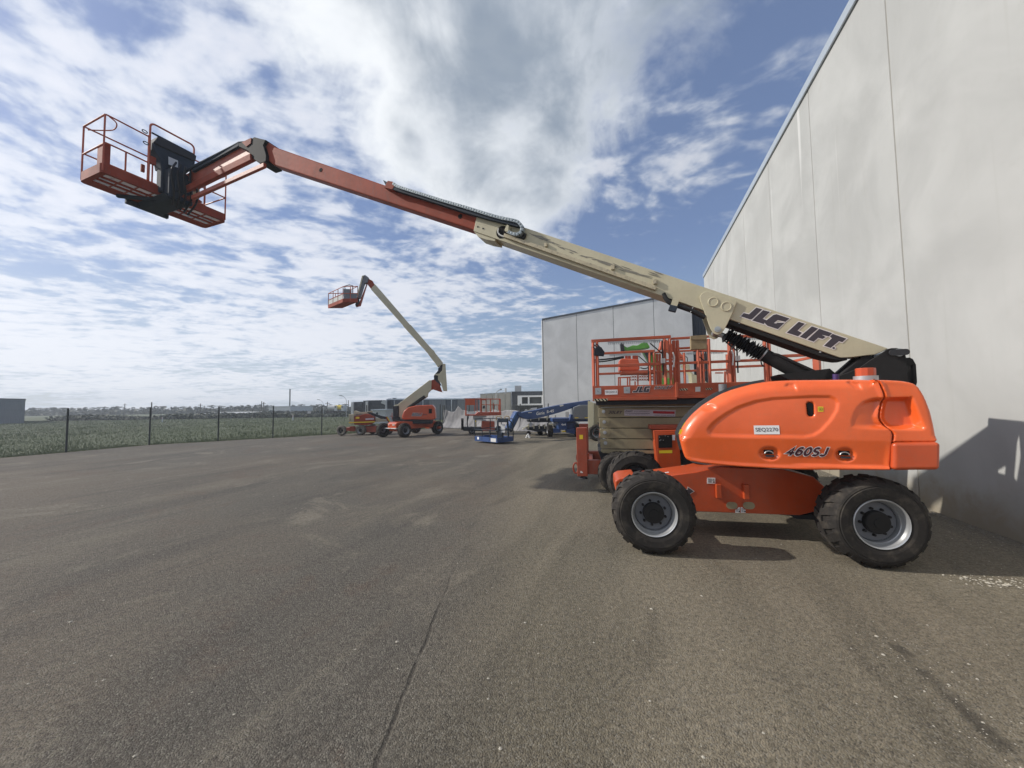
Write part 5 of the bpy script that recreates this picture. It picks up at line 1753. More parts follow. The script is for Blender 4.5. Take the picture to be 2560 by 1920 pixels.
ring = rrect(0, PL, 0, PWd, .10)
ringi = rrect(.012, PL - .012, .012, PWd - .012, .09)
n = len(ring)
tb = MB()
vs = [(x, y, ZF) for x, y in ring] + [(x, y, ZT) for x, y in ring] + [(x, y, ZF) for x, y in ringi] + [(x, y, ZT) for x, y in ringi]
fs = []
for i in range(n):
    j = (i + 1) % n
    fs += [(i, j, n + j, n + i), (2 * n + j, 2 * n + i, 3 * n + i, 3 * n + j), (n + i, n + j, 3 * n + j, 3 * n + i), (j, i, 2 * n + i, 2 * n + j)]
bobj('toe_board', tb.add(vs, fs), 'orange_fade', True)
flg = MB()
rg2 = rrect(.10, PL - .10, .06, PWd - .26, .05)
vs = [(x, y, ZF - .004) for x, y in ring] + [(x, y, ZF - .004) for x, y in rg2]
vs += [(x, y, ZF + .03) for x, y in ring] + [(x, y, ZF + .03) for x, y in rg2]
fs = []
for i in range(n):
    j = (i + 1) % n
    fs += [(i, j, n + j, n + i), (2 * n + i, 3 * n + i, 3 * n + j, 2 * n + j), (n + i, n + j, 3 * n + j, 3 * n + i)]
bobj('floor_frame', flg.add(vs, fs), 'orange_fade')
for y in (.29, .48):
    bobj('floor_rail', MB().box((.1, y - .02, ZF - .01), (PL - .1, y + .02, ZF + .028)), 'orange_fade')
for k in range(1, 8):
    bobj('floor_bar', MB().box((.1 + k * .28, .06, ZF - .002), (.118 + k * .28, PWd - .25, ZF + .024)), 'orange_fade')
net = MB()
for k in range(1, 110):
    x = .1 + k * (PL - .2) / 110
    net.box((x - .0035, .06, ZF + .03), (x + .0035, PWd - .25, ZF + .036))
for k in range(1, 32):
    y = .06 + k * (PWd - .31) / 32
    net.box((.1, y - .0035, ZF + .036), (PL - .1, y + .0035, ZF + .042))
tag(bobj('floor_mesh', net, 'galv'), kind='stuff')
RT = .018
posts = [(.03, .02, ZR), (.03, PWd - .02, ZR), (.40, .02, ZM), (.80, .02, ZR + .03), (2.0, .02, ZM + .05), (PL - .03, .02, ZR), (PL - .03, PWd - .02, ZR), (1.3, PWd - .02, ZR), (1.7, .02, ZR + .02), (1.9, PWd - .02, ZR)]
for x, y, z in posts:
    bobj('post', MB().tube([(x, y, ZT - .16), (x, y, z)], RT, 8), 'orange_rail', True)
for z, nm in ((ZR, 'top_rail'), (ZM, 'mid_rail')):
    bobj(nm, MB().tube(smooth_path([(.03, .02, z - .04), (.04, .02, z), (.15, .02, z + .01), (.80, .02, z)], 5), RT, 8), 'orange_rail', True)
    bobj(nm, MB().tube([(1.7, .02, z), (PL - .06, .02, z), (PL - .03, .05, z), (PL - .03, PWd - .05, z), (PL - .06, PWd - .02, z), (.06, PWd - .02, z), (.03, PWd - .05, z)], RT, 8), 'orange_rail', True)
bobj('top_rail', MB().tube([(.03, .02, ZR), (.03, PWd - .02, ZR)], RT, 8), 'orange_rail', True)
bobj('mid_rail', MB().tube([(.03, .02, ZM - .03), (.03, PWd - .02, ZM - .03)], RT, 8), 'orange_rail', True)
bobj('gate_bar', MB().tube(smooth_path([(.10, .05, ZR + .02), (.26, .12, ZR - .02), (.30, .35, ZR - .07), (.20, .6, ZR - .08), (.07, .86, ZR - .08)], 6), .013, 8), 'orange_rail', True)
bobj('storage_box', MB().box((.03, .05, ZT - .02), (.16, .30, ZM + .02)), 'orange_fade', bevel=.015)
# guard hoop over the console, console, its boxes and cables
bobj('guard_hoop', MB().tube([(.80, -.02, ZM - .45)] + [(.80, -.02, ZR)] + [(.80 + .10 * (1 - math.cos(R(a))), -.02, ZG - .10 + .10 * math.sin(R(a))) for a in (0, 20, 40, 60, 80, 90)]
                         + [(1.62 + .09 * math.sin(R(a)), -.02, ZG - .09 + .09 * math.cos(R(a))) for a in (0, 20, 40, 60, 80, 90)] + [(1.71, -.02, ZR), (1.68, -.02, ZM + .2)], .022, 8), 'orange_rail', True)
bobj('console_bar', MB().tube([(.82, -.05, ZR + .09), (1.70, -.05, ZR + .09)], .022, 8), 'navy_black', True)
con = [(0.9,8.143), (0.835,7.95), (0.834,7.793), (0.953,7.625), (0.997,7.409),
       (1.508,7.576), (1.694,7.902), (1.688,8.146)]
bobj('console', MB().prism(con, -.12, .16), 'navy_black', bevel=.02)
lip = [(0.891,8.131),(0.826,7.938),(0.935,7.924),(1.681,7.981),(1.699,8.141)]
bobj('console_hood', MB().prism(lip, -.16, -.122), 'dark', bevel=.01)
cl_ = [(1.104,7.759),(1.3,7.771),(1.305,7.593),(1.11,7.565)]
bobj('console_label', MB().prism(cl_, -.165, -.1625), 'offwhite')
bobj('control_box', MB().box((.80, -.06, ZM - .02), (.92, .02, ZM + .16)).box((.66, -.03, ZM - .30), (.73, .02, ZM - .12)), 'orange_fade', bevel=.01)
for c, r_ in (((.70, -.02, ZR + .05), .05), ((.73, -.02, ZM + .42), .05)):
    bobj('cable_loop', MB().tube([(c[0] + r_ * math.cos(R(a)), c[1], c[2] + r_ * .6 * math.sin(R(a))) for a in range(0, 360, 30)], .011, 6, True), 'hose', True)
# rotator and support bracket below the platform
bobj('rotator', MB().box((1.06, -.34, ZF - .10), (1.56, -.02, ZM - .05)).box((1.0, -.12, ZF + .05), (1.62, .10, ZM + .1)).box((1.16, -.40, ZF + .1), (1.46, -.33, ZM - .2)), 'navy_black', bevel=.03)
bobj('support_beam', MB().prism([(.98, ZF - .02), (1.60, ZF - .02), (1.48, ZF - .13), (1.10, ZF - .13)], -.3, PWd - .05), 'navy_black', bevel=.02)
bobj('support_beam', MB().beam((.80, PWd - .02, ZF - .05), (1.65, PWd - .06, ZF - .08), .10, .12).beam((.62, .9, ZF - .03), (1.15, .1, ZF - .06), .08, .08), 'navy_black', bevel=.015)
q = [(1.308,6.825),(1.387,6.952),(1.708,6.938),(1.775,6.907),(1.454,6.762)]
bobj('support_arm', MB().prism(q, -.34, -.26), 'orange_fade')
for k in range(5):
    bobj('hose', MB().tube(smooth_path([(1.15 + .1 * k, -.40, ZM + .1), (1.0 + .13 * k, -.52, ZM - .25), (1.1 + .12 * k, -.45, ZF), (1.2 + .08 * k, -.2, ZF - .2 - .03 * k)], 6), .022, 6), 'hose', True)
for x in (1.98, 2.33):
    pass
bobj('pouch', MB().box((2.06, PWd - .10, ZM + .05), (2.36, PWd - .02, ZM + .42)), 'tooled', bevel=.04)
bobj('gate_loop', MB().tube(smooth_path([(2.05, PWd - .01, ZM + .2), (2.10, PWd - .01, ZM + .45), (2.3, PWd - .01, ZM + .48), (2.38, PWd - .01, ZM + .3)], 6), .016, 8)
     .tube(smooth_path([(2.05, PWd - .01, ZM + .2), (2.03, PWd - .01, ZM - .2), (2.12, PWd - .01, ZM - .3), (2.4, PWd - .01, ZM - .24)], 6), .016, 8), 'orange_rail', True)

# ================================================================== ROUGH TERRAIN SCISSOR LIFT behind it
SM = frame(1.711, 6.891, 12.0)
sc = thing('scissor_lift', 'large orange and tan scissor lift with railed platform standing behind the front boom lift', 'scissor lift', SM, 'scissor lifts')
WS = wheel_parts(.375, .32)
for x, y, fl in ((.16, 0, False), (2.36, 0, False), (.16, 1.95, True), (2.36, 1.95, True)):
    wheel(sc, Matrix.Identity(4), x, y, .375, WS, fl, spin=x)
obj('chassis', MB().prism([(-.12, .50), (2.7, .50), (2.7, .74), (-.20, .74)], .36, 1.6), 'dark', sc, bevel=.01)
ax = MB()
for xx in (.16, 2.36):
    ax.tube([(xx, .15, .375), (xx, 1.8, .375)], .08, 12)
obj('axle', ax, 'black', sc, True)
# stacked scissor arms
zt = [(-0.179,1.648)[1], (-0.163,1.544)[1], (-0.162,1.356)[1], (-0.155,1.161)[1], (-0.15,0.965)[1], (-0.146,0.778)[1]]
zt[0] = 1.67
for k in range(5):
    z1, z0 = zt[k] - .006, zt[k + 1] + .008
    rdn = min(.03, (z1 - z0) * .3)
    pr = [(-.165 + k * .006 + rdn, z0), (2.62, z0), (2.62, z1), (-.165 + k * .006 + rdn, z1)] + arc((-.165 + k * .006 + rdn, (z0 + z1) / 2), (z1 - z0) / 2 - .002, 100, 260, 8)[::1]
    pr = [(-.175 + k * .006, z0 + .02), (-.155 + k * .006, z0), (2.62, z0), (2.62, z1), (-.155 + k * .006, z1), (-.175 + k * .006, z1 - .02)]
    for y in (.30, 1.45):
        obj('scissor_arm', MB().prism(pr, y, y + .07), 'tan', sc, bevel=.006)
    obj('scissor_arm', MB().prism([(p[0] + .12, p[1]) for p in pr], .42, .49).prism([(p[0] + .12, p[1]) for p in pr], 1.3, 1.37), 'tan', sc)
    if k:
        obj('arm_pin', MB().tube([(-.085 + k * .006, .26, (z0 + z1) / 2 + .02), (-.085 + k * .006, 1.55, (z0 + z1) / 2 + .02)], .032, 14).tube([(-.085 + k * .006, .25, (z0 + z1) / 2 + .02), (-.085 + k * .006, .26, (z0 + z1) / 2 + .02)], .016, 8), 'galv', sc, True)
        obj('arm_bush', MB().lathe([(.055, .28), (.055, .299)], 20, (-.085 + k * .006 + .04, 0, (z0 + z1) / 2 + .01), cap0=True), 'tan', sc, True)
obj('arm_foot', MB().prism([(-0.134,0.778),(0.785,0.76),(0.789,0.706),(-0.105,0.704),(-0.147,0.735)], .30, .36).tube([(-0.095,0.726)[:1] + (.28,) + (-0.095,0.726)[1:], (-0.095,0.726)[:1] + (.37,) + (-0.095,0.726)[1:]], .02, 8), 'tan', sc)
# sticker with wording on the second arm
YA = .297
tq = [(-0.051,1.432),(0.245,1.424),(0.262,1.478),(-0.034,1.488)]
obj('lettering', block_text(MB(), '530LRT', tq, YA - .001, .20, 0, .2), 'print', sc)
bq = [(0.29,1.394),(1.169,1.367),(1.181,1.486),(0.296,1.504)]
bn = obj('sticker', MB().flat(bq, YA), 'lilac', sc)
for s, bold, mt in (('SWIFT', .03, 'print'), ('EQUIPMENT', 0, 'disc')):
    q = {('SWIFT'): [(0.306,1.46),(0.437,1.455),(0.45,1.483),(0.316,1.49)], 'EQUIPMENT': [(0.461,1.453),(0.732,1.446),(0.743,1.474),(0.472,1.481)]}[s]
    obj('lettering', text_quad(MB(), s, q, YA - .002, bold, .1 if s == 'SWIFT' else 0), mt, bn)
obj('rule', MB().flat([(0.305,1.435),(0.738,1.421),(0.738,1.429),(0.306,1.443)], YA - .002), 'print', bn)
sl2 = MB()
for q in ([(0.341,1.412),(0.708,1.4),(0.708,1.407),(0.341,1.418)], [(0.805,1.391),(1.15,1.382),(1.151,1.392),(0.805,1.401)]):
    (ax0, az0), (ax1, az1), (ax2, az2), (ax3, az3) = q
    for k in range(0, 14):
        u0, u1 = k / 14 + .005, k / 14 + (.055 if k % 4 else .035)
        l = lambda u: az0 + (az1 - az0) * u
        sl2.flat([(ax0 + (ax1 - ax0) * u0, l(u0)), (ax0 + (ax1 - ax0) * u1, l(u1)), (ax0 + (ax1 - ax0) * u1, l(u1) + az3 - az0), (ax0 + (ax1 - ax0) * u0, l(u0) + az3 - az0)], YA - .002)
obj('small_print', sl2, 'disc', bn)
obj('red_band', MB().flat([(0.791,1.429),(1.159,1.416),(1.161,1.46),(0.796,1.472)], YA - .0025), 'redprint', bn)

# platform deck, toe boards, rails
DX0, DX1, DY1, ZB, ZTB, ZMR, ZTR = -.27, 2.62, 1.9, 1.672, 1.935, 2.29, 2.755
obj('deck', MB().box((DX0 + .03, .03, ZB + .02), (DX1, DY1, ZB + .07)), 'dark', sc)
obj('deck_frame', MB().box((DX0 + .06, .06, ZB - .08), (DX1 + .6, DY1 - .06, ZB + .018)), 'dark', sc)
split = (1.148,1.783)[0]
for y0, y1 in ((0, .03), (DY1 - .03, DY1)):
    obj('toe_board', MB().box((DX0, y0, ZB + .06), (split, y1, ZTB)).box((DX0, y0 - .025, ZB), (split, y1 + .0, ZB + .058)), 'orange_dull', sc, bevel=.006)
    obj('toe_board', MB().box((split + .01, y0 + .02, ZB + .075), (DX1 + .75, y1 + .02, ZTB + .015)).box((split + .01, y0, ZB + .02), (DX1 + .75, y1 + .02, ZB + .072)), 'orange_dull', sc, bevel=.006)
obj('toe_board', MB().box((DX0, .032, ZB), (DX0 + .03, DY1 - .032, ZTB)), 'orange_dull', sc)
obj('deck_slide', MB().box((split - .02, -.035, ZB + .03), (split + .025, -.005, ZTB + .03)), 'orange_dull', sc, bevel=.008)
TBr = .024


def rail(name, p0, p1, ht=.05, wd=.035):
    return obj(name, MB().beam(p0, p1, wd, ht), 'orange_rail', sc, bevel=.006)


for y in (.02, DY1 - .02):
    # extension deck bay
    for x in (DX0 + .03, DX0 + .10, .98, 1.07):
        rail('post', (x, y, ZTB), (x, y, ZTR - .02), .045, .035)
    rail('top_rail', (DX0, y, ZTR), (1.09, y, ZTR + .012), .055)
    rail('mid_rail', (DX0 + .1, y, ZMR), (1.07, y, ZMR + .012), .05)
    # main bay and rear bay
    for x in (1.14, 1.20, 1.52, 1.70, 2.02, 2.08, 2.56, 2.625):
        rail('post', (x, y + .03, ZTB), (x, y + .03, ZTR - .05 if x < 2.1 else ZTR - .12), .05, .035)
    rail('top_rail', (1.10, y + .03, ZTR - .02), (2.06, y + .03, ZTR - .005), .04)
    rail('top_rail', (2.06, y + .03, ZTR - .02), (2.62, y + .03, ZTR - .06), .045)
    rail('mid_rail', (1.10, y + .03, ZMR + .01), (2.62, y + .03, ZMR + .02), .045)
    rail('mid_rail', (1.20, y + .03, ZMR + .27), (1.50, y + .03, ZMR + .275), .035)
    rail('top_rail', (2.64, y + .05, 2.36), (3.36, y + .05, 2.37), .05)
    rail('post', (3.32, y + .05, ZTB), (3.32, y + .05, 2.34), .09, .09)
for y in (.55, 1.35):
    rail('post', (DX0 + .02, y, ZTB), (DX0 + .02, y, ZTR - .02), .04, .035)
for z in (ZMR, ZTR):
    rail('end_rail', (DX0 + .02, .04, z), (DX0 + .02, DY1 - .04, z), .045)
    rail('end_rail', (3.32, .1, 2.34 if z == ZTR else 2.1), (3.32, DY1 - .04, 2.34 if z == ZTR else 2.1), .045)
# white sliding latch bars, black gas struts, tags, pouch, glove, hanging combs
for x in (1.115, 2.045):
    obj('latch_bar', MB().tube([(x, -.012, ZMR - .06), (x + .015, -.016, ZMR + .12), (x - .005, -.012, ZMR + .20)], .013, 8), 'offwhite', sc, True)
for x in (.94, 2.12):
    for y in (-.01, DY1 - .07):
        obj('drop_strut', MB().tube([(x - .2, y, ZTR - .09), (x, y, ZMR + .18)], .011, 6).tube([(x, y, ZTR - .05), (x, y, ZMR - .19)], .013, 8), 'hose', sc, True)
    obj('tag', MB().box((x - .035, -.022, ZMR + .015), (x + .04, -.018, ZMR + .10)), 'offwhite', sc)
po = [(1.389,2.745),(1.639,2.751),(1.639,2.511),(1.385,2.512)]
tp_ = obj('tool_pouch', MB().prism(po, -.08, -.012), 'tooled', sc, bevel=.012)
obj('pouch_flap', MB().prism([(1.387,2.748),(1.642,2.754),(1.639,2.679),(1.512,2.676),(1.387,2.687)], -.092, -.082), 'tooled', tp_)
gl = [(-0.244,2.701),(-0.18,2.693),(-0.102,2.639),(-0.05,2.571),(-0.036,2.525),(-0.058,2.46),(-0.155,2.474),(-0.234,2.482),(-0.238,2.528),(-0.207,2.577),(-0.246,2.615),(-0.24,2.655),(-0.167,2.606),(-0.172,2.617),(-0.23,2.67)]
# a worn work glove wedged under the rail: palm and fingers
g_ = thing('work_glove', 'dark work glove tucked under the top rail at the platform corner', 'glove', SM)
obj('palm', MB().prism([(-0.211,2.614),(-0.14,2.662),(-0.092,2.629),(-0.037,2.54),(-0.057,2.464),(-0.155,2.478),(-0.229,2.487),(-0.222,2.563)], -.02, .02), 'glove', g_, bevel=.012)
for a, b_, r in (((-0.182,2.582), (-0.245,2.646), .011), ((-0.151,2.621), (-0.234,2.692), .011), ((-0.116,2.63), (-0.189,2.703), .011), ((-0.174,2.53), (-0.239,2.513), .012)):
    obj('finger', MB().tube([(a[0], 0, a[1]), ((a[0] + b_[0]) / 2, -.004, (a[1] + b_[1]) / 2 + .004), (b_[0], 0, b_[1])], [r, r, r * .7], 8), 'glove', g_, True)


def comb(p0, p1, n, y, lab='grip_strip'):
    mb = MB()
    (x0, z0), (x1, z1) = p0, p1
    mb.box((x0, y - .006, z0 - .018), (x1, y + .006, z0))
    for k in range(n):
        x = x0 + (x1 - x0) * (k + .5) / n
        w_ = (x1 - x0) / n * .30
        mb.prism([(x - w_, z0 - .018)] + arc((x, z0 - .042), w_, 180, 360, 5) + [(x + w_, z0 - .018)], y - .006, y + .006)
    return tag(obj(lab, mb, 'galv', sc))


comb((.02, ZTR - .03), (.92, ZTR - .02), 26, .02)
comb((2.12, ZTR - .06), (2.5, ZTR - .06), 12, .05)
comb((.12, ZTR - .03), (.80, ZTR - .03), 26, DY1 - .02)
comb((1.75, ZTR - .05), (2.5, ZTR - .05), 24, DY1 + .01)

# lettering and plates on the toe board
tq = [(0.777,1.855),(1.066,1.858),(1.093,1.909),(0.79,1.908)]
for ex_t, mt, yy in ((.12, 'outline', -.0035), (0, 'print', -.0058)):
    obj('lettering', block_text(MB(), '530LRT', tq, yy, .20, ex_t, .22), mt, sc)
sx, sz = .42, .45


def logo(view_pts, y, parent):
    """the three stencil letters fitted into a leaning quad"""
    J = [(.0, .0), (.0, .28), (.22, .28), (.22, 1.0), (.40, 1.0), (.40, .18), (.33, .0)]
    Lp = [(.44, 0), (.44, 1.0), (.62, 1.0), (.62, .30), (.78, .30), (.78, 0)]
    G = [(.80, .15), (.80, .85), (.88, 1.0), (1.26, 1.0), (1.26, .74), (1.0, .74), (1.0, .30), (1.08, .30), (1.08, .42), (1.05, .42), (1.05, .56), (1.26, .56), (1.26, 0), (.88, 0)]
    a, b_, c, d = view_pts
    o1, o2 = MB(), MB()

    def f(p):
        u, t = p[0] / 1.26, p[1]
        return ((a[0] * (1 - u) + b_[0] * u) * (1 - t) + (d[0] * (1 - u) + c[0] * u) * t, (a[1] * (1 - u) + b_[1] * u) * (1 - t) + (d[1] * (1 - u) + c[1] * u) * t)
    for i, g in enumerate((J, Lp, G)):
        q = [f(p) for p in g]
        o1.flat(offset(q, .006), y - .0015 - .0002 * i)
        o2.flat(q, y - .003 - .0001 * i)
    obj('logo_outline', o1, 'outline', parent)
    obj('logo', o2, 'print', parent)


logo([(0.42,1.807),(0.693,1.809),(0.717,1.911),(0.474,1.909)], -.002, sc)
sq = [(-0.053,1.774),(0.165,1.778),(0.168,1.865),(-0.054,1.862)]
npl = obj('number_plate', MB().flat(sq, -.004), 'white', sc)
obj('lettering', text_quad(MB(), 'SEQ2012', [(-0.043,1.801),(0.154,1.803),(0.155,1.841),(-0.042,1.839)], -.0055, .006), 'print', npl)
for q in ([(-0.221,1.784),(-0.116,1.787),(-0.117,1.904),(-0.224,1.898)], [(0.274,1.796),(0.378,1.794),(0.381,1.91),(0.272,1.906)]):
    tp2 = obj('tie_plate', MB().prism(q, -.008, -.003), 'galv', sc)
    obj('hook', MB().tube([((q[0][0] * .6 + q[2][0] * .4), -.012, (q[0][1] + q[2][1]) / 2 + .012), ((q[0][0] * .6 + q[2][0] * .4), -.016, (q[0][1] + q[2][1]) / 2 - .012), ((q[0][0] * .4 + q[2][0] * .6), -.016, (q[0][1] + q[2][1]) / 2 - .012)], .004, 6), 'disc', tp2)


def stripes(q, y, n, parent):
    (x0, z0), (x1, z1), (x2, z2), (x3, z3) = q
    b_ = obj('hazard_strip', MB().flat(q, y), 'tooled' if False else 'cream', parent)
    mb = MB()
    for k in range(n):
        u0, u1 = (k + .05) / n, (k + .5) / n
        sk = .5 / n
        P_ = lambda u, t: ((x0 + (x1 - x0) * u) * (1 - t) + (x3 + (x2 - x3) * u) * t, (z0 + (z1 - z0) * u) * (1 - t) + (z3 + (z2 - z3) * u) * t)
        mb.flat([P_(min(1, u0 + sk), 0), P_(min(1, u1 + sk), 0), P_(u1, 1), P_(u0, 1)], y - .0015)
    obj('stripe', mb, 'hole', b_)


stripes([(-0.25,1.664),(-0.005,1.664),(-0.013,1.707),(-0.249,1.705)], -.0270, 4, sc)
stripes([(1.207,1.824),(1.333,1.827),(1.326,1.863),(1.199,1.86)], .0180, 3, sc)
stripes([(1.623,1.825),(1.724,1.828),(1.718,1.861),(1.615,1.859)], .0180, 3, sc)
q = [(1.453,1.8),(1.533,1.801),(1.536,1.884),(1.456,1.882)]
obj('label', MB().flat(q, .0175), 'offwhite', sc)
# ground control box
cbx = [(0.75,1.143),(1.173,1.151),(1.194,0.502),(0.798,0.483)]
cb2 = obj('control_cabinet', MB().prism(cbx, .06, .28), 'orange', sc, bevel=.02)
cbi = [(0.8,1.096),(1.165,1.105),(1.182,0.509),(0.818,0.496)]
obj('cabinet_face', MB().prism(cbi, .052, .059), 'orange', cb2, bevel=.004)
obj('control_panel', MB().prism([(0.832,1.056),(1.059,1.065),(1.053,0.842),(0.832,0.834)], .044, .0515), 'hole', cb2, bevel=.004)
for a, b_ in ((1475, 670), (1495, 710), (1530, 715), (1560, 650), (1600, 660), (1480, 720)):
    p = {(1475,670):(0.852,1.021),(1495,710):(0.873,0.975),(1530,715):(0.911,0.969),(1560,650):(0.947,1.045),(1600,660):(0.991,1.033),(1480,720):(0.856,0.963)}[(a,b_,)]
    obj('knob', MB().lathe([(.001, -.01), (.007, -.008), (.008, 0)], 10, (p[0], .044, p[1])), 'grey_plastic', cb2)
obj('label', MB().flat([(0.838,0.743),(1.053,0.749),(1.052,0.799),(0.838,0.79)], .0505), 'yellow', cb2)
obj('label', MB().flat([(1.061,0.969),(1.105,0.969),(1.108,1.062),(1.061,1.059)], .0505), 'white', cb2)
obj('cabinet_lid', MB().box((.70, .08, 1.155), (1.3, .40, 1.235)), 'red_old', sc, bevel=.01)
# front outrigger on the near corner, second one behind it
for y, nm in ((.14, 0), (1.55, 1)):
    oq = [(-0.581,1.178),(-0.39,1.181),(-0.392,0.3),(-0.579,0.293)]
    og = obj('outrigger', MB().prism(oq, y, y + .17), 'red_old', sc, bevel=.008)
    xm = (oq[2][0] + oq[3][0]) / 2
    obj('outrigger_foot', MB().tube([(xm, y + .085, oq[2][1] - .12), (xm, y + .085, oq[2][1] + .02)], .035, 12).lathe([(.001, 0), (.085, 0), (.09, .02), (.04, .04), (.001, .04)], 24).xf(Matrix.Identity(4)), 'dark', og) if False else \
        obj('outrigger_foot', MB().tube([(xm, y + .085, oq[2][1] - .05), (xm, y + .085, oq[2][1] + .02)], .035, 12).tube([(xm, y + .085, oq[2][1] - .055), (xm, y + .085, oq[2][1] - .035)], [.09, .08], 24), 'dark', og)
    if nm == 0:
        obj('warning_label', MB().flat([(-0.524,0.973),(-0.463,0.974),(-0.462,1.051),(-0.525,1.051)], y - .0015), 'yellow', og)
        obj('label', MB().flat([(-0.524,0.36),(-0.478,0.359),(-0.478,0.371),(-0.507,0.397),(-0.523,0.394)], y - .0015), 'offwhite', og)
    ring_ = (-0.611,0.432)
    obj('tow_ring', MB().tube([(ring_[0] + .075 * math.cos(R(a)) * .6, y + .1, ring_[1] + .095 * math.sin(R(a))) for a in range(0, 360, 24)], .016, 8, True), 'red_old', og, True)
ob = [(-0.403,0.582),(-0.2,0.591),(-0.2,0.337),(-0.397,0.327)]
obj('outrigger_beam', MB().box((ob[0][0] - .02, .2, ob[3][1]), (.1, .34, ob[0][1])).box((ob[0][0] - .02, 1.58, ob[3][1]), (.1, 1.72, ob[0][1])).box((ob[0][0] - .02, .34, ob[3][1] + .05), (ob[0][0] + .1, 1.58, ob[0][1] - .05)), 'red_old', sc, bevel=.008)
q = [(-0.398,0.596),(-0.361,0.603),(-0.359,0.707),(-0.393,0.709)]
obj('outrigger_tab', MB().prism(q, .2, .24), 'orange', sc)

HAZE = True

# ================================================================== TALL ARTICULATED LIFT further off
EMx = frame(-5.629, 20.178, -54)
E2 = frame(-5.3, 20.9, -8)
al_ = thing('boom_lift', 'tall orange and cream articulated boom lift with its boom folded up high, by the fence', 'boom lift', E2, 'boom lifts')
EC = E2.inverted() @ EMx
WE = wheel_parts(.375, .30, lugs=16)
E2i = E2.inverted()


def e2w(x, y):
    v = E2i @ Vector((x, y, 0))
    return v.x, v.y


ang = -54 + 8
for (gx, gy), fl in (((-5.53,20.162), False), ((-6.801,20.599), True), ((-4.242,22.399), False), ((-5.75, 23.3), True)):
    x, y = e2w(gx, gy)
    wheel(al_, Matrix.Translation((x, y, 0)) @ Matrix.Rotation(R(-ang), 4, 'Z'), 0, .28 if fl else 0, .375, WE, fl, spin=gx)
cb = MB().prism([(-.30, .42), (-.30, .72), (-.18, .80), (2.4, .78), (2.75, .66), (2.75, .40)], .30, 1.0).box((-.05, .02, .30), (.06, 1.25, .44)).box((2.5, .02, .30), (2.6, 1.25, .44)).xf(EC)
obj('chassis', cb, 'orange', al_, bevel=.015)
obj('bumper', MB().box((-.42, .18, .46), (-.31, .60, .50)).box((-.42, .66, .46), (-.31, 1.1, .50)).xf(EC), 'offwhite', al_)
for y in (.42, .52, .86):
    obj('lamp', MB().tube([(-.31, y, .66), (-.34, y, .66)], .035, 10).xf(EC), 'offwhite', al_)
hd = [(-0.624,0.916),(-0.642,1.095),(-0.549,1.373),(-0.317,1.566),(0.103,1.656),(0.975,1.68),(1.093,1.509),(1.138,0.943),(1.02,0.861)]
obj('engine_hood', MB().prism(hd, 0, 1.0), 'orange', al_, bevel=.06, seg=3)
obj('turntable', MB().prism([(-1.073,0.903),(0.948,0.822),(0.918,0.654),(-0.957,0.693)], .1, 1.1), 'dark', al_)
obj('grille', MB().prism([(0.764,1.467),(0.934,1.464),(0.933,1.213),(0.764,1.216)], -.012, -.002), 'hole', al_)
tq = [(-0.139,1.092),(0.389,1.083),(0.428,1.24),(-0.1,1.265)]
for ex_t, mt, yy in ((.16, 'outline', -.010), (0, 'print', -.014)):
    obj('lettering', block_text(MB(), '800AJ', tq, yy, .22, ex_t, .15), mt, al_)
obj('lettering', text_quad(MB(), 'JLG', [(0.428,1.116),(0.648,1.112),(0.674,1.183),(0.454,1.195)], -.012, .05, .3), 'print', al_)
lw = [(-1.114,1.631),(-1.103,1.697),(-0.938,1.719),(0.787,3.058),(0.908,3.033),(0.882,2.528),(0.701,2.358),(0.665,2.125),(0.497,2.023),(-0.337,1.565),(-0.726,0.918),(-0.855,0.92),(-0.856,1.633)]
obj('lower_boom', MB().prism(lw, .35, .80), 'cream', al_, bevel=.02)
obj('lift_cylinder', MB().tube([((-0.355,1.516)[0], .33, (-0.355,1.516)[1]), ((0.541,2.146)[0], .33, (0.541,2.146)[1])], .09, 12), 'black', al_, True)
obj('control_box', MB().prism([(-1.166,1.622),(-0.878,1.658),(-0.858,1.055),(-1.164,1.06)], .3, .8).prism([(-1.193,1.051),(-0.791,1.044),(-0.781,0.787),(-1.192,0.805)], .3, .8), 'dark', al_, bevel=.02)
kn = [(0.884,3.045),(1.029,3.094),(1.15,2.97),(1.331,2.814),(1.463,2.412),(1.511,2.375),(1.329,2.413),(0.979,2.54),(0.846,2.516)]
obj('knuckle', MB().prism(kn, .36, .79), 'orange_fade', al_, bevel=.015)
dk_ = [(1.014,3.282),(1.078,3.379),(1.253,3.589),(1.253,3.718),(1.493,3.946),(1.507,3.588),(1.331,3.394),(1.283,3.071),(1.44,2.715),(1.187,2.878),(1.037,3.008)]
obj('linkage', MB().prism(dk_, .42, .72), 'dark', al_)
ck = [(1.511,3.965),(1.654,3.965),(1.746,2.444),(1.536,2.454),(1.427,2.857),(1.253,3.068),(1.262,3.294),(1.366,3.455),(1.485,3.584)]
obj('counter_knuckle', MB().prism(ck, .34, .40).prism(ck, .74, .80).prism([(1.622,3.957),(1.654,3.965),(1.746,2.444),(1.703,2.444)], .40, .74), 'cream', al_, bevel=.01)
obj('top_guard', MB().prism([(1.048,3.338),(1.072,3.395),(1.319,3.419),(1.263,3.305)], .4, .74), 'cream', al_)
b1_ = [(1.24,3.781),(1.485,3.937),(1.516,4.043),(1.09,4.59),(1.03,4.715),(0.908,4.802),(-0.251,6.162),(-0.683,6.118),(0.665,4.588),(0.786,4.402),(0.937,4.204),(1.076,4.03)]
obj('boom_base', MB().prism(b1_, .42, .72), 'cream', al_, bevel=.02)
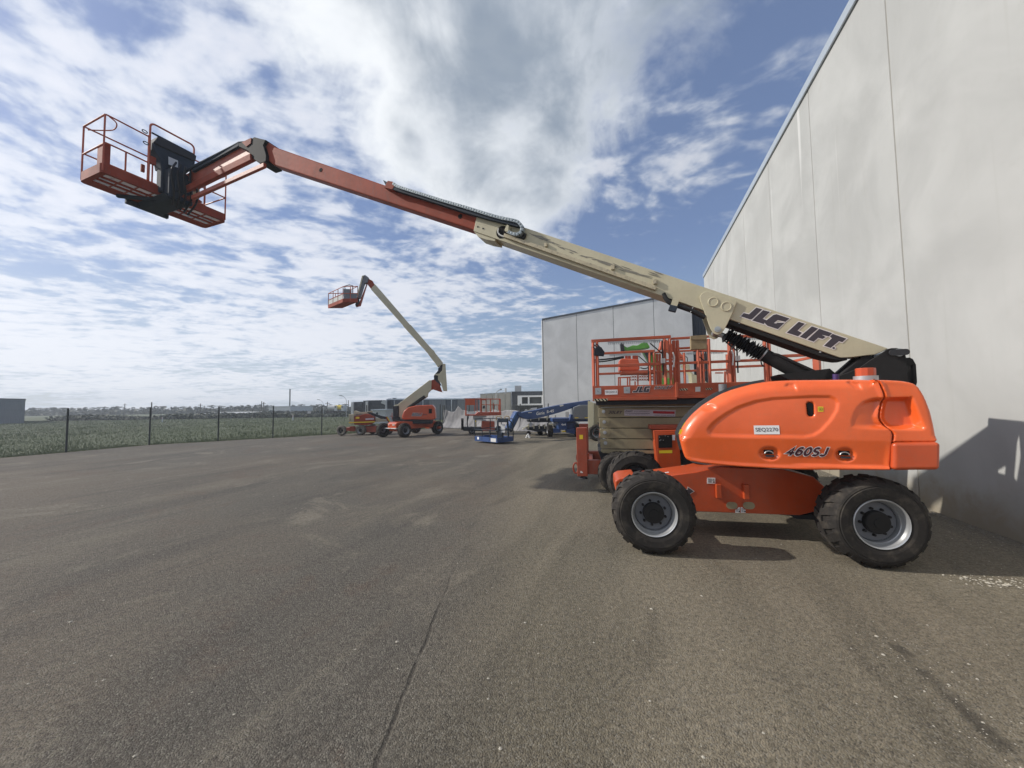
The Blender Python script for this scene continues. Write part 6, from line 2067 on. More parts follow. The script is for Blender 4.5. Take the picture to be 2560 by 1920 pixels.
b2_ = [(-0.437,6.155),(-0.557,6.066),(-1.83,7.486),(-2.441,8.204),(-2.572,8.4),(-2.526,8.65),(-2.308,8.582),(-2.218,8.442),(-1.742,7.912),(-0.364,6.268)]
b2a = [(-0.28,6.157),(-0.665,6.126),(-2.394,8.119),(-2.207,8.436),(-1.832,8.01)]
b2b = [(-2.394,8.15),(-2.572,8.381),(-2.527,8.7),(-2.308,8.595),(-2.2,8.355)]
obj('boom_fly', MB().prism(b2a, .46, .68), 'cream', al_, bevel=.015)
obj('boom_tip', MB().prism(b2b, .45, .69), 'orange_fade', al_, bevel=.015)
jb = [(-2.784,8.851),(-2.699,8.895),(-2.516,8.769),(-2.506,8.647),(-2.581,8.473),(-2.743,8.438),(-2.976,7.624),(-3.07,7.582)]
obj('jib', MB().prism(jb, .42, .70), 'disc', al_, bevel=.01)
obj('jib_cover', MB().prism([(-2.846,8.836),(-2.761,8.851),(-3.066,7.616),(-3.119,7.705)], .38, .72), 'cream', al_, bevel=.01)
jl = [(-2.609,8.485),(-2.59,8.455),(-2.944,7.183),(-3.181,7.118),(-3.182,7.218),(-3.04,7.272),(-2.816,7.922)]
obj('jib_link', MB().prism(jl, .5, .62), 'red_old', al_, bevel=.01)
# its platform, turned towards us
ZB_ = 6.9
Bk = E2i @ frame(-7.30, 17.9, -46)          # x from the nearest corner out to the left rear is -y ; see below
pa, pb_, pc_ = [(-9.744, 20.343), (-8.457, 19.19), (-7.721, 19.194)]
def basket(parent, inv, A, B, C, z0, h, rails, mats, toe=.16, solid=.0):
    """A left rear, B nearest, C right rear corners of the floor"""
    A, B, C = [Vector((inv @ Vector((p[0], p[1], 0))).xy) for p in (A, B, C)]
    D = A + C - B
    P4 = [A, B, C, D]
    mb = MB()
    for p, q in zip(P4, P4[1:] + P4[:1]):
        mb.beam((p.x, p.y, z0 + toe / 2), (q.x, q.y, z0 + toe / 2), .03, toe)
    obj('toe_board', mb, mats[0], parent)
    obj('floor', MB().add([(p.x, p.y, z0) for p in P4] + [(p.x, p.y, z0 + .03) for p in P4], [(0, 1, 2, 3), (7, 6, 5, 4)] + [(i, i + 4, (i + 1) % 4 + 4, (i + 1) % 4) for i in range(4)]), mats[0], parent)
    for p, q, hh, n_ in rails:
        p, q = P4[p], P4[q]
        for k in range(n_ + 1):
            r = p.lerp(q, k / n_)
            obj('post', MB().tube([(r.x, r.y, z0 + toe * .3), (r.x, r.y, z0 + hh)], .02, 6), mats[1], parent)
        for z in ((z0 + hh, z0 + hh * .55) if hh > .6 else (z0 + hh,)):
            obj('rail', MB().tube([(p.x, p.y, z), (q.x, q.y, z)], .02, 6), mats[1], parent)
    return P4


P4 = basket(al_, E2i, pa, pb_, pc_, ZB_, .92, [(0, 1, .80, 3), (1, 2, .80, 2), (2, 3, .80, 2), (3, 0, .80, 2)], ('orange_fade', 'orange_rail'), .18)
def side_panel(p, q, z0, z1, mat, nm, off=0):
    obj(nm, MB().add([(p.x, p.y, z0), (q.x, q.y, z0), (q.x, q.y, z1), (p.x, p.y, z1), (p.x, p.y + .015, z0), (q.x, q.y + .015, z0), (q.x, q.y + .015, z1), (p.x, p.y + .015, z1)],
                     [(0, 1, 2, 3), (7, 6, 5, 4), (0, 4, 5, 1), (3, 2, 6, 7), (0, 3, 7, 4), (1, 5, 6, 2)]), mat, al_)


side_panel(P4[0].lerp(P4[1], .02), P4[0].lerp(P4[1], .98), ZB_ + .185, ZB_ + .42, 'roof_pale', 'side_sheet')
side_panel(P4[1].lerp(P4[2], .05), P4[1].lerp(P4[2], .95), ZB_ + .185, ZB_ + .45, 'disc', 'side_sheet')
m_ = P4[1].lerp(P4[2], .2)
obj('console', MB().box((m_.x - .12, m_.y + .0, ZB_ + .3), (m_.x + .22, m_.y + .2, ZB_ + .68)), 'grey_plastic', al_, bevel=.02)
obj('console_hoop', MB().tube([(m_.x - .05, m_.y + .1, ZB_ + .6), (m_.x - .1, m_.y + .1, ZB_ + .85), (m_.x + .12, m_.y + .1, ZB_ + .92), (m_.x + .3, m_.y + .1, ZB_ + .88), (m_.x + .3, m_.y + .1, ZB_ + .5)], .025, 6), 'navy_black', al_)
obj('rotator', MB().prism([(-3.159,7.634),(-3.045,7.657),(-3.024,7.275),(-3.174,7.12),(-3.203,7.23),(-3.139,7.433)], .42, .7), 'dark', al_, bevel=.01)

# ================================================================== OLD DUSTY LIFT by the fence
VM = frame(-8.73, 22.15, -15)
ol_ = thing('boom_lift', 'older low boom lift with dusty tyres and yellow banded body, boom folded down', 'boom lift', VM, 'boom lifts')
WV = wheel_parts(.29, .24, 'rubber_dusty', 'rubber_dusty', 14)
WV2 = wheel_parts(.29, .24, 'rubber', 'disc', 14)
for x, y, pp_, fl in ((0, 0, WV, False), (1.55, 0, WV2, False), (-.95, .45, WV, True), (.6, 1.2, WV2, True)):
    wheel(ol_, Matrix.Identity(4), x, y, .29, pp_, fl, steer=-25 if pp_ is WV else 0)
obj('chassis', MB().prism([(0.263,0.482),(0.849,0.48),(0.878,0.141),(0.265,0.146)], .15, 1.0).box((-.75, .2, .25), (0, .9, .45)).box((-.1, .3, .25), (1.5, .9, .5)), 'red_old', ol_, bevel=.015)
obj('front_plate', MB().prism([(-0.556,0.508),(-0.296,0.515),(-0.294,0.237),(-0.567,0.245)], .12, .4), 'orange_fade', ol_)
bd = [(-0.317,0.615),(-0.32,1.087),(-0.072,1.129),(0.269,1.217),(0.56,1.167),(0.779,1.036),(0.829,0.753),(0.617,0.604),(0.273,0.551)]
obj('engine_hood', MB().prism(bd, .05, 1.0), 'orange_fade', ol_, bevel=.04)
obj('counterweight', MB().prism([(-0.583,1.212),(-0.321,1.213),(-0.317,0.607),(-0.586,0.637)], .03, 1.0), 'cream_dirty', ol_, bevel=.02)
obj('yellow_band', MB().prism([(-0.586,0.77),(0.831,0.779),(0.831,0.723),(-0.585,0.709)], .015, .028), 'yellow', ol_)
obj('decal', MB().flat([(0.298,0.864),(0.749,0.882),(0.749,0.972),(0.298,0.959)], .044), 'lilac', ol_)
obj('warning_label', MB().flat([(-0.227,0.946),(-0.031,0.95),(-0.031,1.053),(-0.227,1.049)], .044), 'yellow', ol_)
for zz_ in (385, 410):
    obj('slot', MB().flat({(385,):[(-0.568,0.927),(-0.472,0.924),(-0.472,0.952),(-0.568,0.954)],(410,):[(-0.567,0.857),(-0.471,0.855),(-0.472,0.883),(-0.567,0.885)]}[(zz_,)], .026), 'hole', ol_)
obj('boom', MB().prism([(-0.367,1.4),(-0.289,1.409),(-0.023,1.309),(0.349,1.336),(0.631,1.393),(0.645,1.268),(0.377,1.208),(0.11,1.199),(-0.313,1.179)], .3, .6), 'cream_dirty', ol_, bevel=.015)
obj('jib', MB().prism([(0.354,1.308),(0.542,1.305),(1.191,1.064),(1.423,1.016),(1.409,0.874),(1.137,0.909),(0.489,1.192)], .25, .45), 'dark', ol_, bevel=.01)
obj('jib_cover', MB().prism([(0.816,0.974),(1.086,0.926),(1.412,0.833),(1.399,0.747),(0.844,0.727)], .2, .6), 'cream_dirty', ol_)
obj('jib_link', MB().prism([(1.384,1.019),(1.48,1.031),(1.658,0.712),(1.659,0.655),(1.604,0.642),(1.44,0.803)], .25, .5), 'orange_fade', ol_)
obj('strut', MB().beam(((1.48,1.002)[0], .2, (1.48,1.002)[1]), ((1.645,0.684)[0], .2, (1.645,0.684)[1]), .03, .05), 'yellow', ol_)
pr_ = [(1.749,1.253),(1.75,0.85),(1.626,1.054),(1.791,1.036)]
obj('rail', MB().tube([(pr_[0][0], .3, pr_[0][1]), (pr_[1][0], .3, pr_[1][1])], .02, 6).tube([(pr_[2][0], .3, pr_[2][1]), (pr_[3][0], .3, pr_[3][1])], .02, 6), 'red_old', ol_)
obj('lamp', MB().box((pr_[0][0] - 4.55, .35, (-0.34,1.292)[1]), (pr_[0][0] - 4.4, .5, (-0.341,1.41)[1])), 'offwhite', ol_)

# ================================================================== SMALL SCISSOR LIFT by the tarpaulins
KM = frame(-2.6, 21.7, -8)
ks = thing('scissor_lift', 'small orange railed scissor lift in front of the tarpaulins, partly behind the blue platform', 'scissor lift', KM, 'scissor lifts')
kp = lambda p: p


def kpost(x, z0, z1, y=0, r=.02, mat='orange_rail'):
    obj('post', MB().tube([(x, y, z0), (x, y, z1)], r, 6), mat, ks)


for a, b_, c in ((225, 900, 528), (432, 880, 515), (485, 830, 522), (570, 880, 512), (593, 880, 516), (693, 830, 548), (800, 885, 520), (865, 830, 618), (1022, 885, 530), (982, 780, 660)):
    p, q = {(225,900):(-0.016,1.082),(432,880):(0.486,1.122),(485,830):(0.616,1.242),(570,880):(0.822,1.116),(593,880):(0.878,1.115),(693,830):(1.124,1.233),(800,885):(1.386,1.094),(865,830):(1.547,1.226),(1022,885):(1.934,1.085),(982,780):(1.838,1.345)}[(a,b_,)], {(225,528):(-0.009,1.987),(432,515):(0.494,2.012),(485,522):(0.623,1.994),(570,512):(0.831,2.016),(593,516):(0.887,2.005),(693,548):(1.132,1.924),(800,520):(1.396,1.99),(865,618):(1.553,1.747),(1022,530):(1.945,1.959),(982,660):(1.841,1.64)}[(a,c,)]
    kpost(p[0], p[1], q[1], 0, .035 if a in (800, 1022, 225, 570) else .022)
    if a in (225, 570, 1022):
        kpost(p[0] + .05, p[1], q[1], .95)
for (a, b_), (c, d) in (((185, 525), (1022, 530)), ((580, 660), (1022, 668)), ((590, 548), (690, 548))):
    p, q = {(185,525):(-0.106,1.995),(580,660):(0.852,1.653),(590,548):(0.879,1.927)}[(a,b_,)], {(1022,530):(1.945,1.959),(1022,668):(1.94,1.619),(690,548):(1.124,1.924)}[(c,d,)]
    obj('rail', MB().tube([(p[0], 0, p[1]), (q[0], 0, q[1])], .02, 6), 'orange_rail', ks)
    if b_ < 600:
        obj('rail', MB().tube([(p[0] + .05, .95, p[1]), (q[0] + .05, .95, q[1])], .02, 6), 'orange_rail', ks)
obj('side_panel', MB().prism([(0.004,1.636),(0.521,1.638),(0.512,2.0),(0.002,1.986)], -.04, -.022), 'orange', ks)
obj('deck', MB().prism([(-0.04,1.039),(-0.04,1.119),(0.53,1.102),(0.701,1.235),(1.992,1.214),(1.99,1.047),(1.139,1.025)], -.01, .96), 'red_old', ks)
obj('tool_tray', MB().prism([(0.073,1.142),(0.504,1.135),(0.506,1.273),(0.074,1.271)], -.08, -.02), 'offwhite', ks)
obj('control_box', MB().prism([(0.934,1.432),(1.068,1.43),(1.057,1.577),(0.996,1.602),(0.942,1.554)], -.06, .05), 'dark', ks)
obj('scissor_arm', MB().prism([(0.415,1.008),(1.154,0.995),(1.153,0.934),(0.708,0.856),(1.152,0.786),(1.151,0.712),(0.609,0.772),(0.414,0.825)], .2, .7), 'galv', ks)
for a in (262, 460):
    p, q = {(262,):(0.075,0.361),(460,):(0.561,0.35)}[(a,)], {(262,):(0.08,1.012),(460,):(0.567,1.003)}[(a,)]
    kpost(p[0], p[1], q[1], .3, .03, 'dark')
obj('base', MB().prism([(-0.25,0.397),(1.624,0.356),(1.621,0.136),(-0.155,0.202)], 0, .95), 'dark', ks, bevel=.02)
gr = [(-0.275,0.268),(-0.136,0.241),(-0.139,0.904),(-0.259,0.914)]
for k in range(9):
    t0, t1 = k / 9, k / 9 + .075
    l = lambda t: gr[0][1] + (gr[3][1] - gr[0][1]) * t
    obj('tread_plate', MB().box((gr[0][0], -.06, l(t0)), (gr[1][0], .5, l(t1))), 'black', ks)
WK = wheel_parts(.20, .16, lugs=12)
for x, y, fl in ((.32, 0, False), (1.9, 0, False), (.32, .9, True), (1.9, .9, True)):
    wheel(ks, Matrix.Identity(4), x, y, .20, WK, fl)
obj('engine_box', MB().prism([(0.861,0.168),(1.607,0.138),(1.601,0.7),(0.891,0.726)], -.04, .5), 'red_old', ks, bevel=.02)
y_ = thing('drum', 'yellow plastic drum standing on the base of the small scissor lift', 'drum', KM)
dq = [(0.435,0.436),(0.616,0.432),(0.619,0.71),(0.449,0.75)]
xm, z0, z1 = (dq[0][0] + dq[1][0]) / 2, dq[0][1], dq[2][1]
obj('body', MB().tube([(xm, -.14, z0 - .02), (xm, -.14, z1)], .055, 14), 'cream', y_, True)
obj('cap', MB().tube([(xm, -.14, z1), (xm, -.14, z1 + .05)], [.05, .03], 14), 'yellow', y_, True)

# ================================================================== BLUE LIFT with its platform on the ground
GM = frame(0.2, 17.3, -30)
gl_ = thing('boom_lift', 'blue boom lift with lowered boom and its railed blue platform resting on the asphalt', 'boom lift', GM, 'boom lifts')
Gi = GM.inverted()
bm_ = [(0.212,1.26),(0.475,1.3),(1.012,1.362),(2.34,1.574),(3.196,1.681),(4.317,1.798),(4.309,1.578),(3.189,1.425),(2.445,1.237),(1.819,1.108),(1.088,0.987),(0.754,0.954),(0.489,0.967),(0.229,1.055)]
obj('boom', MB().prism(bm_, 0, .28), 'blue', gl_, bevel=.012)
for q in ([(315, 535), (410, 530), (405, 548), (320, 555)], [(1150, 345), (1240, 328), (1245, 365), (1160, 388)]):
    pass
obj('boom_pad', MB().prism([(2.378,1.574),(2.583,1.602),(2.593,1.535),(2.399,1.496)], -.03, -.004), 'offwhite', gl_)
obj('boom_pad', MB().prism([(0.586,1.264),(0.775,1.273),(0.764,1.239),(0.593,1.233)], -.03, -.004), 'offwhite', gl_)
obj('lettering', text_quad(MB(), 'Genie', [(1.035,1.125),(1.496,1.161),(1.485,1.311),(1.039,1.276)], -.008, .015, .0), 'white', gl_)
obj('lettering', text_quad(MB(), 'S-45', [(1.618,1.206),(2.035,1.246),(2.038,1.381),(1.621,1.34)], -.008, .025, .0), 'white', gl_)
elb = [(-0.051,1.286),(0.051,1.329),(0.209,1.29),(0.252,1.153),(0.205,1.038),(0.07,1.158)]
obj('elbow', MB().prism(elb, -.04, .32), 'blue', gl_, bevel=.01)
jq = [(-0.047,1.281),(0.032,1.256),(0.119,1.06),(-0.294,0.471),(-0.426,0.505),(-0.49,0.603)]
obj('jib', MB().prism(jq, 0, .28), 'blue', gl_, bevel=.01)
obj('jib_cover', MB().prism([(-0.076,1.278),(-0.009,1.238),(-0.397,0.6),(-0.495,0.623)], -.04, -.004), 'blue_lit', gl_)  # thin lighter strip painted in for the jib's sunlit top face
obj('jib_link', MB().prism([(0.107,1.061),(0.141,1.031),(-0.251,0.402),(-0.295,0.442)], .05, .2), 'navy_black', gl_)
gA, gB, gC = (-1.66, 17.04), (-0.62, 15.98), (0.02, 16.62)
P4 = basket(gl_, Gi, gA, gB, gC, .07, .95, [(0, 1, .50, 3), (1, 2, .50, 1), (2, 3, .95, 2), (3, 0, .95, 1)], ('blue', 'navy_black'), .20)
obj('label', MB().add([tuple((P4[0].lerp(P4[1], u) + (P4[1] - P4[2]).normalized() * .018).to_3d() + Vector((0, 0, z))) for u, z in ((.72, .09), (.94, .09), (.94, .24), (.72, .24))], [(0, 1, 2, 3)]), 'offwhite', gl_)
obj('label', MB().add([tuple((P4[0].lerp(P4[1], u) + (P4[1] - P4[2]).normalized() * .018).to_3d() + Vector((0, 0, z))) for u, z in ((.12, .14), (.20, .14), (.20, .25), (.12, .25))], [(0, 1, 2, 3)]), 'white', gl_)
c2_ = P4[2].lerp(P4[1], .35)
v_ = lambda u, w_, z: tuple((P4[1] + (P4[0] - P4[1]) * u + (P4[2] - P4[1]) * w_).to_3d() + Vector((0, 0, z)))
cs = MB()
for a, b_ in (((.30, .5, .1), (.36, .55, .95)), ((.05, .75, .1), (.10, .8, 1.0))):
    cs.beam(v_(*a), v_(*b_), .06, .06, (1, 0, 0))
cs.beam(v_(.34, .55, .95), v_(.08, .78, .95), .16, .14)
obj('console', cs, 'navy_black', gl_)
obj('console_panel', MB().beam(v_(.27, .62, .62), v_(.15, .70, .62), .03, .36), 'offwhite', gl_)
for u0, u1 in ((.50, .34), (.14, .0)):
    obj('console_hoop', MB().tube(smooth_path([v_(u0, .7, .95), v_(u0, .68, 1.08), v_((u0 + u1) / 2, .7, 1.14), v_(u1, .74, 1.10), v_(u1, .76, .95)], 5), .022, 6), 'tooled', gl_, True)
obj('control_box', MB().beam(v_(.12, .25, .32), v_(.0, .32, .32), .16, .30), 'navy_black', gl_, bevel=.01)
obj('cable', MB().tube(smooth_path([v_(-.08, .6, 1.0), v_(-.16, .7, .8), v_(-.12, .8, .6), v_(.0, .85, .55)], 5), .025, 6), 'hose', gl_, True)
# chassis, seen end on
GC = Gi @ frame(2.55, 19.25, 0)
WG = wheel_parts(.31, .28, lugs=14)
for x, y, fl in ((1.855, 19.35, 0), (3.20, 19.2, 1)):
    q = Gi @ Vector((x, y, 0))
    wheel(gl_, Matrix.Translation((q.x, q.y, 0)) @ Matrix.Rotation(R(-90 - 30 if not fl else 90 - 30), 4, 'Z') @ Matrix.Translation((0, -.14, 0)), 0, 0, .31, WG)
for x, y in ((1.9, 21.3), (3.3, 21.2)):
    q = Gi @ Vector((x, y, 0))
    wheel(gl_, Matrix.Translation((q.x, q.y, 0)) @ Matrix.Rotation(R(-120), 4, 'Z'), 0, 0, .31, WG)
YPc = [(2.247,0.357),(2.656,0.351),(2.646,0.731),(2.264,0.7)]
cx0, cx1, cz0, cz1 = YPc[0][0], YPc[1][0], YPc[0][1], YPc[2][1]
gx = MB()
gx.box((cx0 - 2.55, -.25, cz0), (cx1 - 2.55, 2.2, cz1))
gx.xf(GC)
obj('chassis', gx, 'blue', gl_, bevel=.01)
for q in ([(1.993,0.203),(2.356,0.217),(2.359,0.383),(1.998,0.435)], [(2.635,0.213),(3.061,0.142),(3.095,0.419),(2.639,0.398)]):
    obj('axle_arm', MB().prism([(x - 2.55, z) for x, z in q], -.2, .25).xf(GC), 'blue', gl_, bevel=.01)
obj('lettering', text_quad(MB(), '4x4', [(x - 2.55, z) for x, z in [(2.382,0.568),(2.605,0.574),(2.611,0.676),(2.375,0.68)]], -.256, .03).xf(GC), 'white', gl_)
obj('reflector', MB().flat([(x - 2.55, z) for x, z in [(2.413,0.262),(2.589,0.269),(2.581,0.312),(2.414,0.309)]], -.256).xf(GC), 'yellow', gl_)
obj('side_box', MB().prism([(x - 2.55, z) for x, z in [(2.684,0.338),(3.135,0.332),(3.163,0.725),(2.683,0.731)]], .0, 1.9).xf(GC), 'blue', gl_, bevel=.01)
hq = [(x - 2.55, z) for x, z in [(2.94,0.918),(2.924,1.173),(2.943,1.455),(3.045,1.49),(3.284,1.569),(3.923,1.56),(3.905,0.859),(2.985,0.881)]]
obj('engine_hood', MB().prism(hq, -.65, .3).xf(GC), 'grey_plastic', gl_, bevel=.05, seg=3)
for a in (1550, 1810):
    obj('reflector', MB().flat([(x - 2.55, z) for x, z in {(1550,):[(2.996,0.939),(3.169,0.936),(3.17,0.973),(2.996,0.975)],(1810,):[(3.47,0.932),(3.643,0.93),(3.644,0.966),(3.47,0.969)]}[(a,)]], -.656).xf(GC), 'yellow', gl_)
obj('turntable', MB().box((-.6, -.3, cz1 + .02), (1.2, 1.2, cz1 + .2)).xf(GC), 'blue', gl_, bevel=.02)
obj('notice', MB().flat([(x - 2.55, z) for x, z in [(2.563,0.974),(2.738,0.981),(2.734,1.243),(2.56,1.24)]], -.55).xf(GC), 'offwhite', gl_)
q = [(x - 2.55, z) for x, z in [(2.73,0.803),(2.988,0.8),(2.995,1.094),(2.847,1.114),(2.788,0.913)]]
obj('pump_housing', MB().prism(q, -.4, .1).xf(GC), 'blue', gl_, bevel=.02)

# ---- stacked trailer frames and parts behind the blue boom
TMx = frame(0.35, 20.2, 4)
for j, (deck, zoff, lab) in enumerate((([(250, 985), (560, 1060), (840, 1050), (840, 920), (560, 905), (300, 960)], 0, 'lower dark flatbed frame with pale brackets under the blue boom'),
                                       ([(290, 790), (600, 800), (1160, 800), (1160, 690), (620, 690), (300, 730)], 0, 'upper dark flatbed frame stacked under the blue boom'))):
    t = thing('flatbed_frame', lab, 'trailer frame', frame(0, 20.2, 0), 'stacked trailer frames')
    q = {0: [(0.709,0.33),(1.28,0.194),(1.834,0.206),(1.838,0.423),(1.285,0.46),(0.789,0.388)], 1: [(0.775,0.723),(1.368,0.686),(2.477,0.69),(2.48,0.867),(1.411,0.892),(0.796,0.822)]}[j]
    obj('deck', MB().prism(q, 0, 1.1), 'dark', t, bevel=.01)
    x0, x1 = q[0][0], q[2][0]
    zt_ = q[4][1]
    for k in range(4):
        x = x0 + (x1 - x0) * (.1 + .25 * k)
        obj('stake', MB().beam((x, -.03, zt_ - .1), (x + .02, -.03, zt_ + .16), .05, .05, (0, 1, 0)), 'cream', t)
        obj('cross_member', MB().box((x - .04, -.02, zt_ + .004), (x + .06, 1.1, zt_ + .05)), 'cream_dirty', t)
    x = x0 + (x1 - x0) * .22
    obj('gusset', MB().prism([(x - .12, zt_ + .06), (x + .14, zt_ + .06), (x + .05, zt_ + .22), (x - .05, zt_ + .24)], -.06, -.03), 'galv', t)
    if j == 0:
        for x in (x0 + .12, x0 + .75, x1 - .4):
            obj('wheel', MB().lathe([(.0, 0), (.10, 0), (.12, .02), (.12, .12), (0, .12)], 18, (x, .1, .12)), 'rubber', t)
        obj('leg', MB().box((x0 + .6, .3, .1), (x0 + .66, .4, q[1][1] + .02)).box((x1 - .1, .3, 0), (x1 - .04, .4, q[2][1] + .02)), 'dark', t)
    else:
        for x in (x0 + .15, x1 - .2):
            obj('leg', MB().box((x, .3, .5), (x + .06, .4, q[0][1] + .02)), 'dark', t)
for lab, q, Y in (('loose white folded bracket lying on the trailer frames left of the blue lettering', [(0.588,1.248),(0.71,1.385),(0.848,1.324),(1.029,1.44),(1.309,1.456),(1.267,1.338),(0.987,1.282),(0.707,1.226)], 20.3),
                  ('pale bent bracket poking out at the left end of the trailer frames', [(0.496,0.346),(0.508,0.472),(0.745,0.547),(0.842,0.526),(0.665,0.451),(0.604,0.344)], 20.0),
                  ('long white bracket hanging beside the blue lift front wheel', [(1.853,0.595),(1.873,0.644),(2.263,0.628),(2.241,0.522),(2.203,0.571),(1.93,0.555)], 19.9)):
    t = thing('metal_bracket', lab, 'bracket', frame(0, Y, 0))
    obj('plate', MB().prism(q, 0, .08), 'offwhite', t, bevel=.006)
    xm = sum(p[0] for p in q) / len(q)
    zm = sum(p[1] for p in q) / len(q)
    obj('tube', MB().tube([(q[0][0], -.02, q[0][1]), (xm, -.05, zm), (q[-3][0], -.02, q[-3][1])], .025, 6), 'cream', t)
# white jack stand
q = [(0.672,-0.004),(0.814,-0.006),(0.799,0.185),(0.743,0.186)]
t = thing('jack_stand', 'small white open jack stand on the asphalt in front of the trailer frames', 'jack stand', frame((q[0][0] + q[1][0]) / 2, 18.85, 20))
hh = q[2][1]
for sx_ in (-1, 1):
    obj('leg', MB().beam((sx_ * .09, -.08, 0), (sx_ * .02, 0, hh), .03, .04).beam((sx_ * .09, .08, 0), (sx_ * .02, 0, hh), .03, .04), 'white', t)
obj('head', MB().box((-.045, -.04, hh - .02), (.045, .04, hh + .02)), 'white', t)
obj('brace', MB().box((-.06, -.05, hh * .45), (.06, -.03, hh * .58)), 'white', t)

# ================================================================== MACHINES HALF HIDDEN BEHIND THE SCISSOR LIFT
NM = frame(3.3, 16.9, 12)
n1 = thing('boom_lift', 'mostly hidden boom lift with cream tower, standing left behind the big scissor lift', 'boom lift', NM, 'boom lifts')
tw = [(0.011,1.755),(0.262,1.643),(0.23,0.568),(-0.012,0.568)]
tw2 = [(0.265,1.643),(0.543,1.624),(0.515,0.545),(0.233,0.568)]
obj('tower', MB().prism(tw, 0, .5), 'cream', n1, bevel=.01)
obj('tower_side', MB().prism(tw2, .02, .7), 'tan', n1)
obj('chassis', MB().prism([(0.022,0.56),(0.629,0.544),(0.621,0.254),(0.02,0.238)], .05, 1.4), 'red_old', n1, bevel=.015)
WN = wheel_parts(.36, .3, lugs=14)
wheel(n1, Matrix.Identity(4), .35, -.05, .36, WN)
wheel(n1, Matrix.Identity(4), .35, 1.7, .36, WN, True)
wheel(n1, Matrix.Identity(4), 2.6, -.05, .36, WN)
wheel(n1, Matrix.Identity(4), 2.6, 1.7, .36, WN, True)
obj('underframe', MB().box((.1, .3, .3), (2.9, 1.4, .6)), 'dark', n1)
obj('hose', MB().tube(smooth_path([(p[0], -.04, p[1]) for p in [(0.407,0.807),(0.447,0.69),(0.285,0.486),(0.225,0.37)]], 5), .03, 6), 'hose', n1, True)

N2M = frame(2.9, 12.5, 12)
n2 = thing('boom_lift', 'orange and cream boom lift behind the scissor platform, sloping arm seen through the rails', 'boom lift', N2M, 'boom lifts')
obj('boom_fly', MB().prism([(1.897,3.599),(2.035,3.656),(2.167,3.568),(2.624,3.01),(2.605,2.957),(2.449,2.981),(2.365,2.966),(2.09,3.283),(1.957,3.343),(1.81,3.268),(1.876,3.455)], .2, .5), 'orange', n2, bevel=.02)
obj('boom_base', MB().prism([(2.507,2.813),(2.713,2.815),(2.738,2.611),(2.848,2.484),(3.025,2.426),(3.242,2.184),(3.253,2.053),(2.768,2.064),(2.75,2.487)], .15, .55), 'cream', n2, bevel=.02)
obj('hose', MB().tube(smooth_path([(p[0], .1, p[1]) for p in [(2.44,3.038),(2.573,3.056),(2.638,3.021),(2.647,2.897)]], 5), .012, 6), 'hose', n2, True)
obj('engine_hood', MB().prism([(0.574,3.012),(0.689,3.062),(1.171,3.025),(1.2,2.881),(1.204,2.719),(1.159,2.649),(0.574,2.668)], .0, .7), 'orange', n2, bevel=.04)
for a in (665, 720, 800, 850):
    p, q = {(665,):(0.786,2.945),(720,):(0.884,2.941),(800,):(1.024,2.936),(850,):(1.112,2.933)}[(a,)], {(665,):(0.891,3.191),(720,):(0.988,3.187),(800,):(1.128,3.181),(850,):(1.216,3.177)}[(a,)]
    obj('rib', MB().box((p[0], .3, p[1]), (q[0] - .02, .4, q[1])), 'orange_fade', n2)
obj('deck', MB().prism([(0.629,2.646),(1.605,2.649),(1.618,2.539),(1.402,2.533),(1.219,2.551),(0.627,2.551)], -.2, .6), 'orange_fade', n2, bevel=.01)
dk2 = [(0.609,2.543),(1.684,2.528),(0.896,2.446),(1.68,2.432),(0.893,2.358),(1.677,2.336)]
for (x0, z0), (x1, z1) in ((dk2[0], dk2[1]), (dk2[2], dk2[3]), (dk2[4], dk2[5])):
    mb = MB()
    nlink = 11
    for k in range(nlink):
        u = x0 + (x1 - x0) * (k + .5) / nlink
        v2 = z0 + (z1 - z0) * (k + .5) / nlink
        mb.tube([(u + .05 * math.cos(R(a)), -.22, v2 + .022 * math.sin(R(a))) for a in range(0, 360, 45)], .010, 5, True)
    obj('chain', mb, 'orange_fade', n2)
for a, b_, c in ((545, 1000, 812), (575, 1000, 815), (705, 1000, 800), (745, 1000, 810), (890, 1000, 760), (1240, 1000, 700), (1275, 1000, 700), (840, 1000, 880)):
    p, q = {(545,1000):(0.52,2.101),(575,1000):(0.571,2.1),(705,1000):(0.792,2.095),(745,1000):(0.86,2.094),(890,1000):(1.104,2.088),(1240,1000):(1.685,2.075),(1275,1000):(1.743,2.074),(840,1000):(1.02,2.09)}[(a,b_,)], {(545,812):(0.529,2.435),(575,815):(0.58,2.428),(705,800):(0.803,2.449),(745,810):(0.87,2.429),(890,760):(1.117,2.51),(1240,700):(1.702,2.597),(1275,700):(1.76,2.595),(840,880):(1.027,2.301)}[(a,c,)]
    obj('post', MB().beam((p[0], -.2, p[1]), (q[0], -.2, q[1]), .04, .04), 'orange_rail', n2)
p, q = (0.52,2.43), (0.878,2.432)
obj('rail', MB().beam((p[0], -.2, p[1]), (q[0], -.2, q[1]), .04, .04), 'orange_rail', n2)
p, q = (3.514,2.535), (3.745,2.527)
obj('rail', MB().beam((p[0], .4, p[1]), (q[0], .4, q[1]), .04, .04), 'orange_rail', n2)
for a in (240, 315):
    p, q = {(240,):(3.787,2.216),(315,):(3.904,2.213)}[(a,)], {(240,):(3.802,2.575),(315,):(3.918,2.571)}[(a,)]
    obj('post', MB().beam((p[0], .4, p[1]), (q[0], .4, q[1]), .05, .05), 'orange_rail', n2)
obj('turntable', MB().box((.0, -.1, .95), (2.2, .9, 1.25)), 'dark', n2)
obj('chassis', MB().box((-.1, -.1, .35), (2.4, 1.0, .94)), 'orange', n2, bevel=.02)
